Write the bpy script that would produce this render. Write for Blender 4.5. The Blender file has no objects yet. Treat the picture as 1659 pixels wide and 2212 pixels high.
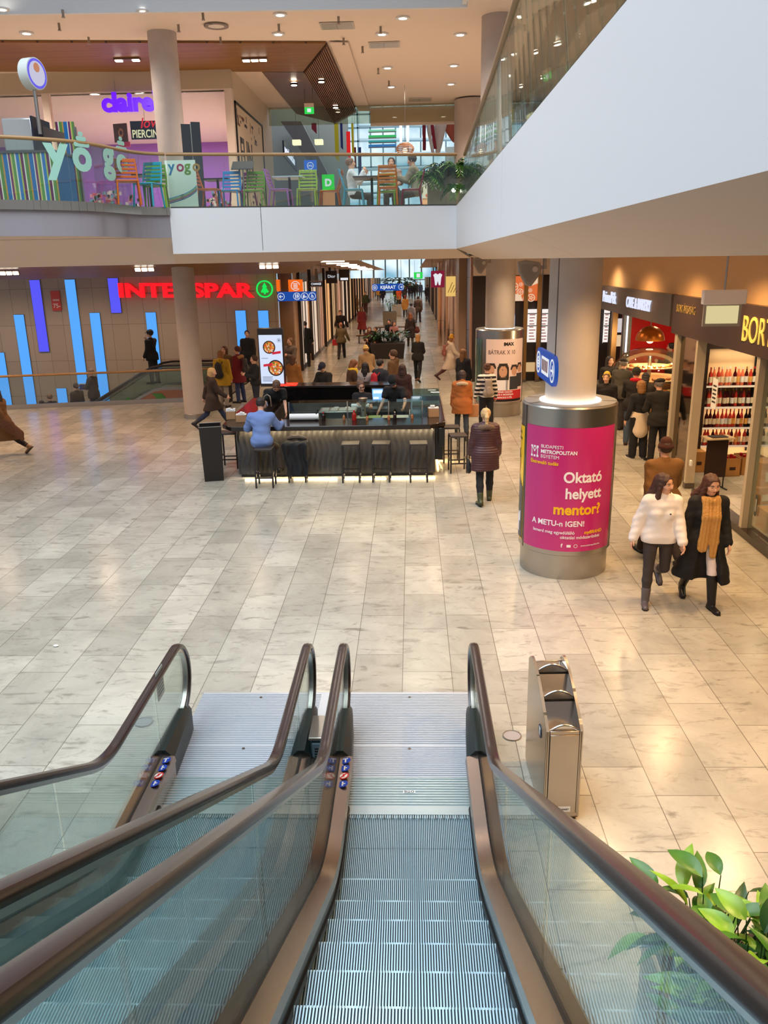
import bpy, bmesh, math, random
import numpy as np
from mathutils import Vector, Matrix
random.seed(7); np.random.seed(7)
S = bpy.context.scene
COL = S.collection
rad = math.radians
sin, cos, pi = math.sin, math.cos, math.pi

# ------------------------------------------------------------------ camera
PW, PH, FPX = 1659.0, 2212.0, 1758.06
EYE = Vector((0.0, 0.0, 4.2))
RW = ((0.9993, -0.0091, -0.0361), (0.0318, -0.2955, 0.9548), (-0.0194, -0.9553, -0.2950))
cam_d = bpy.data.cameras.new('camera'); cam = bpy.data.objects.new('camera', cam_d); COL.objects.link(cam)
cam_d.sensor_fit = 'HORIZONTAL'; cam_d.sensor_width = 36.0; cam_d.lens = FPX / PW * 36.0
cam_d.clip_start = 0.05; cam_d.clip_end = 400
_m = Matrix(((RW[0][0], -RW[0][1], -RW[0][2], EYE.x), (RW[1][0], -RW[1][1], -RW[1][2], EYE.y),
             (RW[2][0], -RW[2][1], -RW[2][2], EYE.z), (0, 0, 0, 1)))
_q = _m.to_quaternion()
cam.matrix_world = Matrix.Translation(EYE) @ _q.to_matrix().to_4x4()
S.camera = cam

def ray(px, py):
    d = (px - PW / 2, py - PH / 2, FPX)
    return Vector([sum(a * b for a, b in zip(r, d)) for r in RW])
def G(px, py, z=0.0):
    d = ray(px, py); return EYE + d * ((z - EYE.z) / d.z)
def YP(px, py, y):
    d = ray(px, py); return EYE + d * (y / d.y)
def XP(px, py, x):
    d = ray(px, py); return EYE + d * (x / d.x)

# ------------------------------------------------------------------ colour management, world, large lights
S.view_settings.view_transform = 'Standard'; S.view_settings.look = 'None'
S.view_settings.exposure = 0.0; S.view_settings.gamma = 1.0; S.view_settings.use_curve_mapping = False
S.cycles.max_bounces = 8; S.cycles.diffuse_bounces = 4; S.cycles.glossy_bounces = 4
S.cycles.transmission_bounces = 6; S.cycles.transparent_max_bounces = 32
S.cycles.caustics_reflective = False; S.cycles.caustics_refractive = False
S.cycles.sample_clamp_indirect = 6.0
wd = bpy.data.worlds.new('world'); S.world = wd; wd.use_nodes = True
wd.node_tree.nodes['Background'].inputs[0].default_value = (0.80, 0.86, 1.0, 1)
wd.node_tree.nodes['Background'].inputs[1].default_value = 0.36

def lin(c):
    out = []
    for v in c[:3]:
        v = v / 255.0
        out.append(v / 12.92 if v <= 0.04045 else ((v + 0.055) / 1.055) ** 2.4)
    return (*out, 1.0)

def area(name, loc, rot, sx, sy, power, color, spread=180):
    l = bpy.data.lights.new(name, 'AREA'); l.shape = 'RECTANGLE'; l.size = sx; l.size_y = sy
    l.energy = power; l.color = color[:3]; l.spread = rad(spread)
    o = bpy.data.objects.new(name, l); COL.objects.link(o); o.location = loc; o.rotation_euler = rot
    return o
def spot(name, loc, power, color, size=120, blend=0.8, radius=0.06, target=None):
    l = bpy.data.lights.new(name, 'SPOT'); l.energy = power; l.color = color[:3]
    l.spot_size = rad(size); l.spot_blend = blend; l.shadow_soft_size = radius
    o = bpy.data.objects.new(name, l); COL.objects.link(o); o.location = loc
    if target is not None:
        o.rotation_euler = (Vector(target) - Vector(loc)).to_track_quat('-Z', 'Y').to_euler()
    return o
COOL = (0.82, 0.92, 1.0); WARM = (1.0, 0.70, 0.42); WARM2 = (1.0, 0.82, 0.64); NEUT = (1.0, 0.93, 0.84)
# the roof glazing above the hall
area('skylight', (-4.2, 6.0, 13.5), (0, 0, 0), 9.0, 17.0, 2350, COOL, 150)
def lamps(name, xs, ys, z, power, color, size=150, radius=.12):
    for x in xs:
        for y in ys: spot(name, (x, y, z), power, color, size, .9, radius)
# rows of downlights: under the gallery, along the arcade, over the right hand shops
lamps('gallery_lamp', (-14, -11, -8.2), (20.2, 23.2), 4.12, 320, (1.0, .64, .38))
lamps('gallery_lamp', (-4.2, -1.6, .6), (20.4, 24.0, 27.5), 4.14, 170, (1.0, .74, .50))
lamps('shop_lamp', (2.6, 4.3), (3.5, 6.5, 9.5, 12.5, 15.5, 18.5), 4.12, 235, (1.0, .62, .29))
lamps('shop_lamp', (2.8, 4.6), (21.5, 24.5, 27.0), 4.12, 150, (1.0, .74, .46))
lamps('arcade_lamp', (-3.4, .6), (31, 36, 41, 46, 52, 58), 3.3, 190, (1.0, .66, .40))
lamps('arcade_lamp', (-1.4,), (66, 76, 88, 100), 6.0, 800, (1.0, .78, .60), 160, .3)
lamps('wall_fill', (-15, -12, -9), (28.6,), 4.1, 240, (1.0, .78, .58))  # fill lamps over the opening, added to brighten the stone wall
# lamps of the upper storey
lamps('upper_lamp', (-12, -8, -3.2), (22.2, 25.4), 9.6, 430, (1.0, .86, .74))
lamps('upper_lamp', (.2, 3.5), (20.5, 25, 30), 9.6, 440, (1.0, .86, .74))

# ------------------------------------------------------------------ materials
MATS = {}
def mat(key, c=(200, 200, 200), rough=0.6, metal=0.0, spec=0.5, emit=None, es=1.0, bump=0.0, bscale=60, alpha=None, vary=0.0, vscale=8):
    if key in MATS: return MATS[key]
    m = bpy.data.materials.new(key); m.use_nodes = True; MATS[key] = m
    nt = m.node_tree; b = nt.nodes['Principled BSDF']
    b.inputs['Base Color'].default_value = lin(c); b.inputs['Roughness'].default_value = rough
    b.inputs['Metallic'].default_value = metal; b.inputs['Specular IOR Level'].default_value = spec
    if emit is not None:
        b.inputs['Emission Color'].default_value = lin(emit); b.inputs['Emission Strength'].default_value = es
    if bump or vary:
        tc = nt.nodes.new('ShaderNodeTexCoord'); nz = nt.nodes.new('ShaderNodeTexNoise')
        nz.inputs['Scale'].default_value = bscale if bump else vscale; nz.inputs['Detail'].default_value = 4
        nt.links.new(tc.outputs['Object'], nz.inputs['Vector'])
        if bump:
            bp = nt.nodes.new('ShaderNodeBump'); bp.inputs['Strength'].default_value = bump; bp.inputs['Distance'].default_value = 0.02
            nt.links.new(nz.outputs['Fac'], bp.inputs['Height']); nt.links.new(bp.outputs['Normal'], b.inputs['Normal'])
        if vary:
            hs = nt.nodes.new('ShaderNodeMix'); hs.data_type = 'RGBA'; hs.blend_type = 'MULTIPLY'
            hs.inputs[0].default_value = vary; hs.inputs[6].default_value = lin(c)
            n2 = nt.nodes.new('ShaderNodeTexNoise'); n2.inputs['Scale'].default_value = vscale; n2.inputs['Detail'].default_value = 6
            nt.links.new(tc.outputs['Object'], n2.inputs['Vector'])
            rp = nt.nodes.new('ShaderNodeValToRGB'); rp.color_ramp.elements[0].position = 0.3; rp.color_ramp.elements[1].position = 0.7
            nt.links.new(n2.outputs['Fac'], rp.inputs['Fac']); nt.links.new(rp.outputs['Color'], hs.inputs[7])
            nt.links.new(hs.outputs[2], b.inputs['Base Color'])
    return m
def emis(key, c, es=1.0):
    return mat(key, (10, 10, 10), 0.4, emit=c, es=es)
def glass(key, tint=(225, 240, 235), refl=0.10, rough=0.02):
    if key in MATS: return MATS[key]
    m = bpy.data.materials.new(key); m.use_nodes = True; MATS[key] = m
    nt = m.node_tree; nt.nodes.clear()
    out = nt.nodes.new('ShaderNodeOutputMaterial'); mx = nt.nodes.new('ShaderNodeMixShader')
    tr = nt.nodes.new('ShaderNodeBsdfTransparent'); gl = nt.nodes.new('ShaderNodeBsdfGlossy'); lw = nt.nodes.new('ShaderNodeLayerWeight')
    tr.inputs[0].default_value = lin(tint); gl.inputs['Roughness'].default_value = rough
    lw.inputs['Blend'].default_value = 0.25
    mp = nt.nodes.new('ShaderNodeMath'); mp.operation = 'MULTIPLY_ADD'; mp.inputs[1].default_value = 0.42; mp.inputs[2].default_value = refl * 0.5
    nt.links.new(lw.outputs['Fresnel'], mp.inputs[0]); nt.links.new(mp.outputs[0], mx.inputs[0])
    nt.links.new(tr.outputs[0], mx.inputs[1]); nt.links.new(gl.outputs[0], mx.inputs[2]); nt.links.new(mx.outputs[0], out.inputs[0])
    return m
def brick_mat(key, c1, c2, cm, w, h, axes='XZ', offset=0.5, freq=2, mortar=0.006, rough=0.3, spec=0.5, vein=0.0, vein_c=(120, 110, 95), rot=0.0, shift=(0, 0), metal=0.0, bump=0.0):
    if key in MATS: return MATS[key]
    m = bpy.data.materials.new(key); m.use_nodes = True; MATS[key] = m
    nt = m.node_tree; L = nt.links; b = nt.nodes['Principled BSDF']
    b.inputs['Roughness'].default_value = rough; b.inputs['Specular IOR Level'].default_value = spec; b.inputs['Metallic'].default_value = metal
    tc = nt.nodes.new('ShaderNodeTexCoord'); sp = nt.nodes.new('ShaderNodeSeparateXYZ'); cb = nt.nodes.new('ShaderNodeCombineXYZ')
    L.new(tc.outputs['Object'], sp.inputs[0])
    L.new(sp.outputs[axes[0]], cb.inputs[0]); L.new(sp.outputs[axes[1]], cb.inputs[1])
    mp = nt.nodes.new('ShaderNodeMapping'); mp.inputs['Location'].default_value = (shift[0], shift[1], 0); mp.inputs['Rotation'].default_value = (0, 0, rot)
    L.new(cb.outputs[0], mp.inputs[0])
    br = nt.nodes.new('ShaderNodeTexBrick'); br.offset = offset; br.offset_frequency = freq; br.squash = 1.0
    br.inputs['Color1'].default_value = lin(c1); br.inputs['Color2'].default_value = lin(c2); br.inputs['Mortar'].default_value = lin(cm)
    br.inputs['Scale'].default_value = 1.0; br.inputs['Mortar Size'].default_value = mortar; br.inputs['Mortar Smooth'].default_value = 0.2
    br.inputs['Brick Width'].default_value = w; br.inputs['Row Height'].default_value = h; br.inputs['Bias'].default_value = 0.0
    L.new(mp.outputs[0], br.inputs['Vector'])
    src = br.outputs['Color']
    if vein:
        for sc, st, lo, hi, am in ((1.3, 1.0, 0.38, 0.75, vein * 0.6), (3.4, 2.6, 0.54, 0.72, vein), (26, 1.5, 0.62, 0.74, vein * 0.75)):
            ms = nt.nodes.new('ShaderNodeMapping'); ms.inputs['Scale'].default_value = (1, st, 1); L.new(tc.outputs['Object'], ms.inputs[0])
            n = nt.nodes.new('ShaderNodeTexNoise'); n.inputs['Scale'].default_value = sc; n.inputs['Detail'].default_value = 9; n.inputs['Roughness'].default_value = 0.68
            n.inputs['Distortion'].default_value = 0.8
            L.new(ms.outputs[0], n.inputs['Vector'])
            rp = nt.nodes.new('ShaderNodeMapRange'); rp.inputs[1].default_value = lo; rp.inputs[2].default_value = hi; rp.inputs[4].default_value = am; rp.clamp = True
            L.new(n.outputs['Fac'], rp.inputs[0])
            mx = nt.nodes.new('ShaderNodeMix'); mx.data_type = 'RGBA'; L.new(rp.outputs[0], mx.inputs[0]); L.new(src, mx.inputs[6]); mx.inputs[7].default_value = lin(vein_c)
            src = mx.outputs[2]
    L.new(src, b.inputs['Base Color'])
    if bump:
        bp = nt.nodes.new('ShaderNodeBump'); bp.invert = True; bp.inputs['Strength'].default_value = bump; bp.inputs['Distance'].default_value = 0.01
        L.new(br.outputs['Fac'], bp.inputs['Height']); L.new(bp.outputs['Normal'], b.inputs['Normal'])
    return m
def stripe_mat(key, colors, widths, axis='X', rough=0.5):
    """vertical stripes of a print: a constant ramp over one object axis, repeating"""
    if key in MATS: return MATS[key]
    m = bpy.data.materials.new(key); m.use_nodes = True; MATS[key] = m
    nt = m.node_tree; L = nt.links; b = nt.nodes['Principled BSDF']; b.inputs['Roughness'].default_value = rough
    tc = nt.nodes.new('ShaderNodeTexCoord'); sp = nt.nodes.new('ShaderNodeSeparateXYZ'); L.new(tc.outputs['Object'], sp.inputs[0])
    tot = sum(widths)
    d = nt.nodes.new('ShaderNodeMath'); d.operation = 'DIVIDE'; d.inputs[1].default_value = tot; L.new(sp.outputs[axis], d.inputs[0])
    f = nt.nodes.new('ShaderNodeMath'); f.operation = 'FRACT'; L.new(d.outputs[0], f.inputs[0])
    rp = nt.nodes.new('ShaderNodeValToRGB'); rp.color_ramp.interpolation = 'CONSTANT'; L.new(f.outputs[0], rp.inputs['Fac'])
    e = rp.color_ramp.elements; pos = 0.0
    for i, (c, w) in enumerate(zip(colors, widths)):
        el = e[i] if i < 2 else e.new(pos / tot)
        el.position = pos / tot; el.color = lin(c); pos += w
    L.new(rp.outputs['Color'], b.inputs['Base Color'])
    return m

# ------------------------------------------------------------------ objects
def tag(o, label=None, cat=None, group=None, kind=None):
    if label: o['label'] = label
    if cat: o['category'] = cat
    if group: o['group'] = group
    if kind: o['kind'] = kind
    return o
def thing(name, label, cat, loc=(0, 0, 0), rz=0.0, group=None):
    o = bpy.data.objects.new(name, None); COL.objects.link(o); o.empty_display_size = 0.1
    o.location = loc; o.rotation_euler = (0, 0, rz)
    return tag(o, label, cat, group)
def dup(o, loc=None, rz=None, label=None, parent=None):
    c = o.copy(); COL.objects.link(c)
    if parent is not None: c.parent = parent
    if loc is not None: c.location = loc
    if rz is not None: c.rotation_euler = (0, 0, rz)
    if label: c['label'] = label
    for ch in KIDS.get(o.name, []):
        k = dup(ch, parent=c); KIDS.setdefault(c.name, []).append(k)
    return c
KIDS = {}

class MB:
    def __init__(self): self.v = []; self.f = []; self.mi = []
    def add(self, vs, fs, mi=0):
        n = len(self.v); self.v += [tuple(p) for p in vs]; self.f += [tuple(n + i for i in q) for q in fs]; self.mi += [mi] * len(fs); return self
    def box(self, x0, x1, y0, y1, z0, z1, mi=0, M=None):
        vs = [Vector((x, y, z)) for z in (z0, z1) for y in (y0, y1) for x in (x0, x1)]
        if M is not None: vs = [M @ p for p in vs]
        return self.add(vs, [(0, 2, 3, 1), (4, 5, 7, 6), (0, 1, 5, 4), (1, 3, 7, 5), (3, 2, 6, 7), (2, 0, 4, 6)], mi)
    def quad(self, *ps, mi=0): return self.add(ps, [tuple(range(len(ps)))], mi)
    def prism(self, poly, z0, z1, mi=0, M=None):
        n = len(poly); vs = [Vector((p[0], p[1], z0)) for p in poly] + [Vector((p[0], p[1], z1)) for p in poly]
        if M is not None: vs = [M @ p for p in vs]
        fs = [tuple(range(n))[::-1], tuple(range(n, 2 * n))] + [(i, (i + 1) % n, n + (i + 1) % n, n + i) for i in range(n)]
        return self.add(vs, fs, mi)
    def plate(self, pts, nrm, t, mi=0):
        n = len(pts); nv = Vector(nrm).normalized() * t
        a = [Vector(p) for p in pts]; vs = a + [p + nv for p in a]
        fs = [tuple(range(n))[::-1], tuple(range(n, 2 * n))] + [(i, (i + 1) % n, n + (i + 1) % n, n + i) for i in range(n)]
        return self.add(vs, fs, mi)
    def cyl(self, p0, p1, r0, r1=None, n=20, caps=True, mi=0):
        r1 = r0 if r1 is None else r1; p0 = Vector(p0); p1 = Vector(p1); d = (p1 - p0).normalized()
        u = d.orthogonal().normalized(); w = d.cross(u)
        vs = [p0 + (u * cos(2 * pi * i / n) + w * sin(2 * pi * i / n)) * r0 for i in range(n)] + [p1 + (u * cos(2 * pi * i / n) + w * sin(2 * pi * i / n)) * r1 for i in range(n)]
        fs = [(i, (i + 1) % n, n + (i + 1) % n, n + i) for i in range(n)]
        if caps: fs += [tuple(range(n))[::-1], tuple(range(n, 2 * n))]
        return self.add(vs, fs, mi)
    def lathe(self, prof, c=(0, 0, 0), n=24, mi=0, M=None):
        vs = []; fs = []; c = Vector(c)
        for r, z in prof:
            for i in range(n):
                p = Vector((r * cos(2 * pi * i / n), r * sin(2 * pi * i / n), z))
                vs.append(c + p if M is None else c + M @ p)
        for j in range(len(prof) - 1):
            for i in range(n):
                a = j * n + i; b = j * n + (i + 1) % n
                fs.append((a, b, b + n, a + n))
        if prof[0][0] > 1e-6: fs.append(tuple(range(n))[::-1])
        if prof[-1][0] > 1e-6: fs.append(tuple((len(prof) - 1) * n + i for i in range(n)))
        return self.add(vs, fs, mi)
    def tube(self, path, r, n=10, caps=True, mi=0, closed=False):
        path = [Vector(p) for p in path]; m = len(path); vs = []; fs = []
        rs = r if isinstance(r, (list, tuple)) else [r] * m
        t0 = (path[1] - path[0]).normalized(); u = t0.orthogonal().normalized()
        for j in range(m):
            if closed: t = (path[(j + 1) % m] - path[j - 1]).normalized()
            else: t = (path[min(j + 1, m - 1)] - path[max(j - 1, 0)]).normalized()
            u = (u - t * u.dot(t)).normalized(); w = t.cross(u)
            vs += [path[j] + (u * cos(2 * pi * i / n) + w * sin(2 * pi * i / n)) * rs[j] for i in range(n)]
        for j in range(m if closed else m - 1):
            k = (j + 1) % m
            fs += [(j * n + i, j * n + (i + 1) % n, k * n + (i + 1) % n, k * n + i) for i in range(n)]
        if caps and not closed: fs += [tuple(range(n))[::-1], tuple((m - 1) * n + i for i in range(n))]
        return self.add(vs, fs, mi)
    def ball(self, c, rx, ry=None, rz=None, n=12, m=8, M=None, mi=0):
        ry = rx if ry is None else ry; rz = rx if rz is None else rz
        prof = [(sin(pi * j / m), -cos(pi * j / m)) for j in range(m + 1)]
        vs = []; fs = []; c = Vector(c)
        for a, z in prof:
            for i in range(n):
                p = Vector((a * cos(2 * pi * i / n) * rx, a * sin(2 * pi * i / n) * ry, z * rz)); vs.append(c + (p if M is None else M @ p))
        for j in range(m):
            for i in range(n):
                a = j * n + i; b = j * n + (i + 1) % n; fs.append((a, b, b + n, a + n))
        return self.add(vs, fs, mi)
    def build(self, name, m, parent=None, bevel=0.0, smooth=True, kind=None, loc=None, rz=None, seg=2, angle=38):
        me = bpy.data.meshes.new(name); me.from_pydata([tuple(p) for p in self.v], [], self.f)
        bm = bmesh.new(); bm.from_mesh(me)
        bmesh.ops.remove_doubles(bm, verts=bm.verts, dist=1e-6)
        bmesh.ops.recalc_face_normals(bm, faces=bm.faces); bm.to_mesh(me); bm.free()
        for x in (m if isinstance(m, (list, tuple)) else [m]): me.materials.append(x)
        if any(self.mi) and len(me.polygons) == len(self.mi): me.polygons.foreach_set('material_index', self.mi)
        if smooth and len(me.polygons):
            me.polygons.foreach_set('use_smooth', [True] * len(me.polygons)); me.set_sharp_from_angle(angle=rad(angle))
        o = bpy.data.objects.new(name, me); COL.objects.link(o)
        if bevel:
            bv = o.modifiers.new('bevel', 'BEVEL'); bv.width = bevel; bv.segments = seg; bv.limit_method = 'ANGLE'; bv.angle_limit = rad(40)
        if parent is not None: o.parent = parent; KIDS.setdefault(parent.name, []).append(o)
        if loc is not None: o.location = loc
        if rz is not None: o.rotation_euler = (0, 0, rz)
        if kind: o['kind'] = kind
        return o

def frame(o, r, u):
    r = Vector(r).normalized(); u = Vector(u); u = (u - r * u.dot(r)).normalized(); n = r.cross(u)
    M = Matrix.Identity(4)
    for i in range(3): M[i][0] = r[i]; M[i][1] = u[i]; M[i][2] = n[i]; M[i][3] = o[i]
    return M
TEXTC = {}
def text(name, s, m, size, M, parent=None, ext=0.004, align='LEFT', bold=0.0, xs=1.0, warp=None, shear=0.0, spacing=1.0):
    """lettering as a mesh; M maps the letters' plane (x right, y up) into the parent's space"""
    cu = bpy.data.curves.new('lettering', 'FONT'); cu.body = s; cu.size = size; cu.extrude = ext; cu.align_x = align
    cu.offset = bold * size; cu.shear = shear; cu.space_character = spacing; cu.resolution_u = 4
    t = bpy.data.objects.new('lettering', cu); COL.objects.link(t)
    me = bpy.data.meshes.new_from_object(t.evaluated_get(bpy.context.evaluated_depsgraph_get()))
    bpy.data.objects.remove(t); bpy.data.curves.remove(cu)
    me.name = name; me.materials.clear(); me.materials.append(m)
    for v in me.vertices:
        p = Vector((v.co.x * xs, v.co.y, v.co.z))
        v.co = warp(p) if warp else M @ p
    o = bpy.data.objects.new(name, me); COL.objects.link(o)
    if parent is not None: o.parent = parent; KIDS.setdefault(parent.name, []).append(o)
    return o
def disc(mb, M, r, z=0.0, n=28, r_in=0.0, t=0.003, sx=1.0, mi=0, a0=0.0, a1=2 * pi):
    """flat disc, ring or arc in the plane of M, of thickness t"""
    full = abs(a1 - a0 - 2 * pi) < 1e-6
    k = n if full else n + 1
    ang = [a0 + (a1 - a0) * i / n for i in range(k)]
    outer = [Vector((r * cos(a) * sx, r * sin(a), z)) for a in ang]
    if r_in > 0:
        inner = [Vector((r_in * cos(a) * sx, r_in * sin(a), z)) for a in ang]
        for i in range(k if full else k - 1):
            j = (i + 1) % k; q = [outer[i], outer[j], inner[j], inner[i]]
            mb.plate([M @ p for p in q], M.to_3x3() @ Vector((0, 0, 1)), t, mi)
    else:
        mb.plate([M @ p for p in outer], M.to_3x3() @ Vector((0, 0, 1)), t, mi)
    return mb
def rrect(w, h, r, n=6):
    out = []
    for cx, cy, a in ((w / 2 - r, h / 2 - r, 0), (-w / 2 + r, h / 2 - r, pi / 2), (-w / 2 + r, -h / 2 + r, pi), (w / 2 - r, -h / 2 + r, 1.5 * pi)):
        out += [(cx + r * cos(a + pi / 2 * i / n), cy + r * sin(a + pi / 2 * i / n)) for i in range(n + 1)]
    return out
# ------------------------------------------------------------------ shared materials
m_floor = brick_mat('limestone floor', (200, 193, 178), (172, 166, 152), (112, 105, 94), 1.05, 0.52, axes='YX', offset=0.37, mortar=0.004, rough=0.2, spec=0.5, vein=0.72, vein_c=(100, 94, 84), shift=(0.2, 0.13))
m_white = mat('white paint', (228, 228, 228), 0.55)
m_fascia = mat('gallery panel white', (226, 226, 228), 0.45)
m_beige = mat('beige plaster', (230, 210, 194), 0.6)
m_ceil = mat('ceiling paint', (236, 218, 202), 0.7)
m_wood = brick_mat('oak boards', (146, 98, 40), (124, 80, 30), (66, 40, 14), 3.4, 0.11, axes='XY', rough=0.45, mortar=0.004)
m_slat = mat('oak slats', (128, 84, 56), 0.45)
m_conc = mat('column plaster', (190, 178, 170), 0.7, bump=0.1, bscale=30, vary=0.12, vscale=3)
m_steel = mat('brushed steel', (186, 180, 172), 0.28, metal=1.0, bump=0.02, bscale=200)
m_steeld = mat('dark steel', (120, 112, 106), 0.3, metal=1.0)
m_rail = mat('wooden handrail', (166, 128, 84), 0.4)
m_black = mat('black', (16, 15, 15), 0.45)
m_blackg = mat('black gloss', (12, 11, 12), 0.15)
m_rubber = mat('black rubber', (34, 28, 28), 0.32)
m_glass = glass('clear glass', (242, 248, 246), 0.08)
m_glassg = glass('greenish glass', (228, 240, 236), 0.10)
m_glassr = glass('balustrade glass', (239, 247, 244), 0.16)
m_dark = mat('dark panel', (44, 38, 36), 0.4)
m_paper = mat('white paper', (236, 234, 230), 0.6)
m_panel = brick_mat('stone cladding', (178, 158, 138), (168, 148, 128), (112, 98, 84), 0.62, 1.33, axes='XZ', offset=0.0, mortar=0.006, rough=0.14, spec=0.5, shift=(0.1, 0.55))

# ------------------------------------------------------------------ floor and the opening down to the storey below
rA, rB = G(0, 885), G(395, 868)
rs_ = (rB.y - rA.y) / (rB.x - rA.x)
railY = lambda x: rA.y + rs_ * (x - rA.x)
VX = -6.1
mb = MB()
mb.quad((-17, 5.6, 0), (11, 5.6, 0), (11, railY(VX), 0), (VX, railY(VX), 0), (-17, railY(-17), 0))
mb.quad((-17, -4, 0), (-2.28, -4, 0), (-2.28, 5.6, 0), (-17, 5.6, 0)); mb.quad((.68, -4, 0), (11, -4, 0), (11, 5.6, 0), (.68, 5.6, 0))
mb.quad((VX, railY(VX), 0), (11, railY(VX), 0), (11, 31, 0), (VX, 31, 0))
mb.quad((VX, 31, 0), (11, 31, 0), (11, 125, 0), (VX, 125, 0))
floor = mb.build('floor', m_floor, kind='structure', smooth=False)
mb = MB(); mb.plate([(-17, railY(-17) + .02, 0), (VX, railY(VX) + .02, 0), (VX, railY(VX) + .02, -.6), (-17, railY(-17) + .02, -.6)], (0, 1, 0), .05)
mb.plate([(VX, railY(VX), 0), (VX, 31, 0), (VX, 31, -4.5), (VX, railY(VX), -4.5)], (1, 0, 0), .05)
mb.build('trim_1', m_beige, kind='structure')
mb = MB(); mb.quad((-17, 24, -4.5), (VX, 24, -4.5), (VX, 31, -4.5), (-17, 31, -4.5)); mb.build('floor_lower', m_beige, kind='structure')

# far left wall with the supermarket sign
wx = YP(600, 680, 31).x; XL_ = -4.5
mb = MB(); mb.box(-19, wx, 31, 31.2, -4.5, 4.24); mb.build('wall_back', m_panel, kind='structure')
MB().box(wx - .02, XL_ + .02, 31.6, 31.8, 0, 4.24).build('wall_link', mat('brown glazing', (120, 92, 68), .12), kind='structure')
# gallery slab outline: straight front, curved terrace at the left
CV = [G(*p, 5.35) for p in ((365, 452), (300, 445), (200, 436), (100, 432), (0, 430))]
CV = [Vector((p.x, p.y, 0)) for p in CV]
CURVE = [Vector((-4.98, 17.75, 0))] + CV[1:] + [Vector((-8.2, 14.0, 0)), Vector((-10.5, 13.4, 0)), Vector((-14, 13.0, 0)), Vector((-17, 12.9, 0))]
def catmull(pts, n=6):
    out = []
    for i in range(len(pts) - 1):
        p0, p1, p2, p3 = pts[max(i - 1, 0)], pts[i], pts[i + 1], pts[min(i + 2, len(pts) - 1)]
        for k in range(n):
            t = k / n
            out.append(0.5 * ((2 * p1) + (p2 - p0) * t + (2 * p0 - 5 * p1 + 4 * p2 - p3) * t * t + (3 * p1 - p0 - 3 * p2 + p3) * t ** 3))
    return out + [pts[-1]]
CURVE = catmull(CURVE)
FX = 1.0; FL = Vector((-4.98, 17.75, 0)); FR = Vector((FX, 19.0, 0))
ZT, ZB, ZC, ZS = 5.32, 4.42, 4.74, 4.22
# upper floor and its underside
out = [(FX + .02, -4), (12, -4), (12, 34), (-17, 34)] + [(p.x, p.y) for p in reversed(CURVE)] + [(FR.x, FR.y)]
mb = MB(); mb.quad(*[(x, y, ZT - .02) for x, y in out]); mb.build('floor_upper', mat('upper floor', (190, 172, 150), 0.3), kind='structure', smooth=False)
# right fascia and its lower return
def seam(mb, p, q, w=.012): pass
mb = MB()
for a, b in ((-4, 9.62), (9.635, 19.02)): mb.plate([(FX, a, ZB), (FX, b, ZB), (FX, b, ZT), (FX, a, ZT)], (1, 0, 0), .08)
mb.build('trim_2', m_fascia, kind='structure', smooth=False)
mb = MB()
for a, b in ((-4, 7.9), (7.915, 18.6)): mb.plate([(FX, a, ZB), (FX, b, ZB), (FX + .55, b, ZS - .03), (FX + .55, a, ZS - .03)], (.4, 0, 1), .05)
mb.build('trim_3', m_beige, kind='structure', smooth=False)
# front fascia and its return, carried on under the terrace
d = (FR - FL).normalized(); n_in = Vector((-d.y, d.x, 0))
def fl(t, z, inn=0.0): p = FL + d * t + n_in * inn; return (p.x, p.y, z)
LEN = (FR - FL).length
mb = MB()
for a, b in ((0, 1.86), (1.872, LEN)): mb.plate([fl(a, ZB), fl(b, ZB), fl(b, ZT), fl(a, ZT)], n_in, .08)
mb.build('trim_4', m_fascia, kind='structure', smooth=False)
mb = MB(); mb.plate([fl(0, ZB), fl(LEN, ZB), fl(LEN + .5, ZS, .6), fl(0, ZS, .6)], (0, .4, 1), .05)
mb.plate([fl(-12, ZC), fl(0, ZC), fl(0, ZS, .6), fl(-12, ZS - .02, .6)], (0, .4, 1), .05)
mb.build('trim_5', m_beige, kind='structure', smooth=False)
# curved terrace: steel shoe, grey fascia, soffit
mb = MB()
for a, b in zip(CURVE, CURVE[1:]): mb.plate([(a.x, a.y, ZC), (b.x, b.y, ZC), (b.x, b.y, ZT - .12), (a.x, a.y, ZT - .12)], (0, 1, 0), .05)
mb.build('trim_6', mat('terrace fascia grey', (150, 144, 150), 0.4), kind='structure')
mb = MB(); mb.quad(*[(p.x, p.y, ZC + .01) for p in CURVE], fl(-12.2, ZC + .01)); mb.build('ceiling_terrace', m_beige, kind='structure')
# ceiling under the gallery
mb = MB()
mb.quad(fl(-12.5, ZS + .04, .6), fl(LEN + .5, ZS + .04, .6), (FX + .55, -4, ZS + .04), (12, -4, ZS + .04), (12, 31.5, ZS + .04), (-17, 31.5, ZS + .04))
mb.build('ceiling_lower', m_ceil, kind='structure')
# sloping oak bulkhead along the lower shopfronts
a0, a1, a2, a3 = YP(-60, 574, 21.6), YP(706, 560, 21.6), YP(640, 590, 25.4), YP(-60, 606, 25.4)
mb = MB(); mb.plate([a0, a1, a2, a3], (0, .3, 1), .05); mb.build('ceiling_oak', m_wood, kind='structure')

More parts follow.
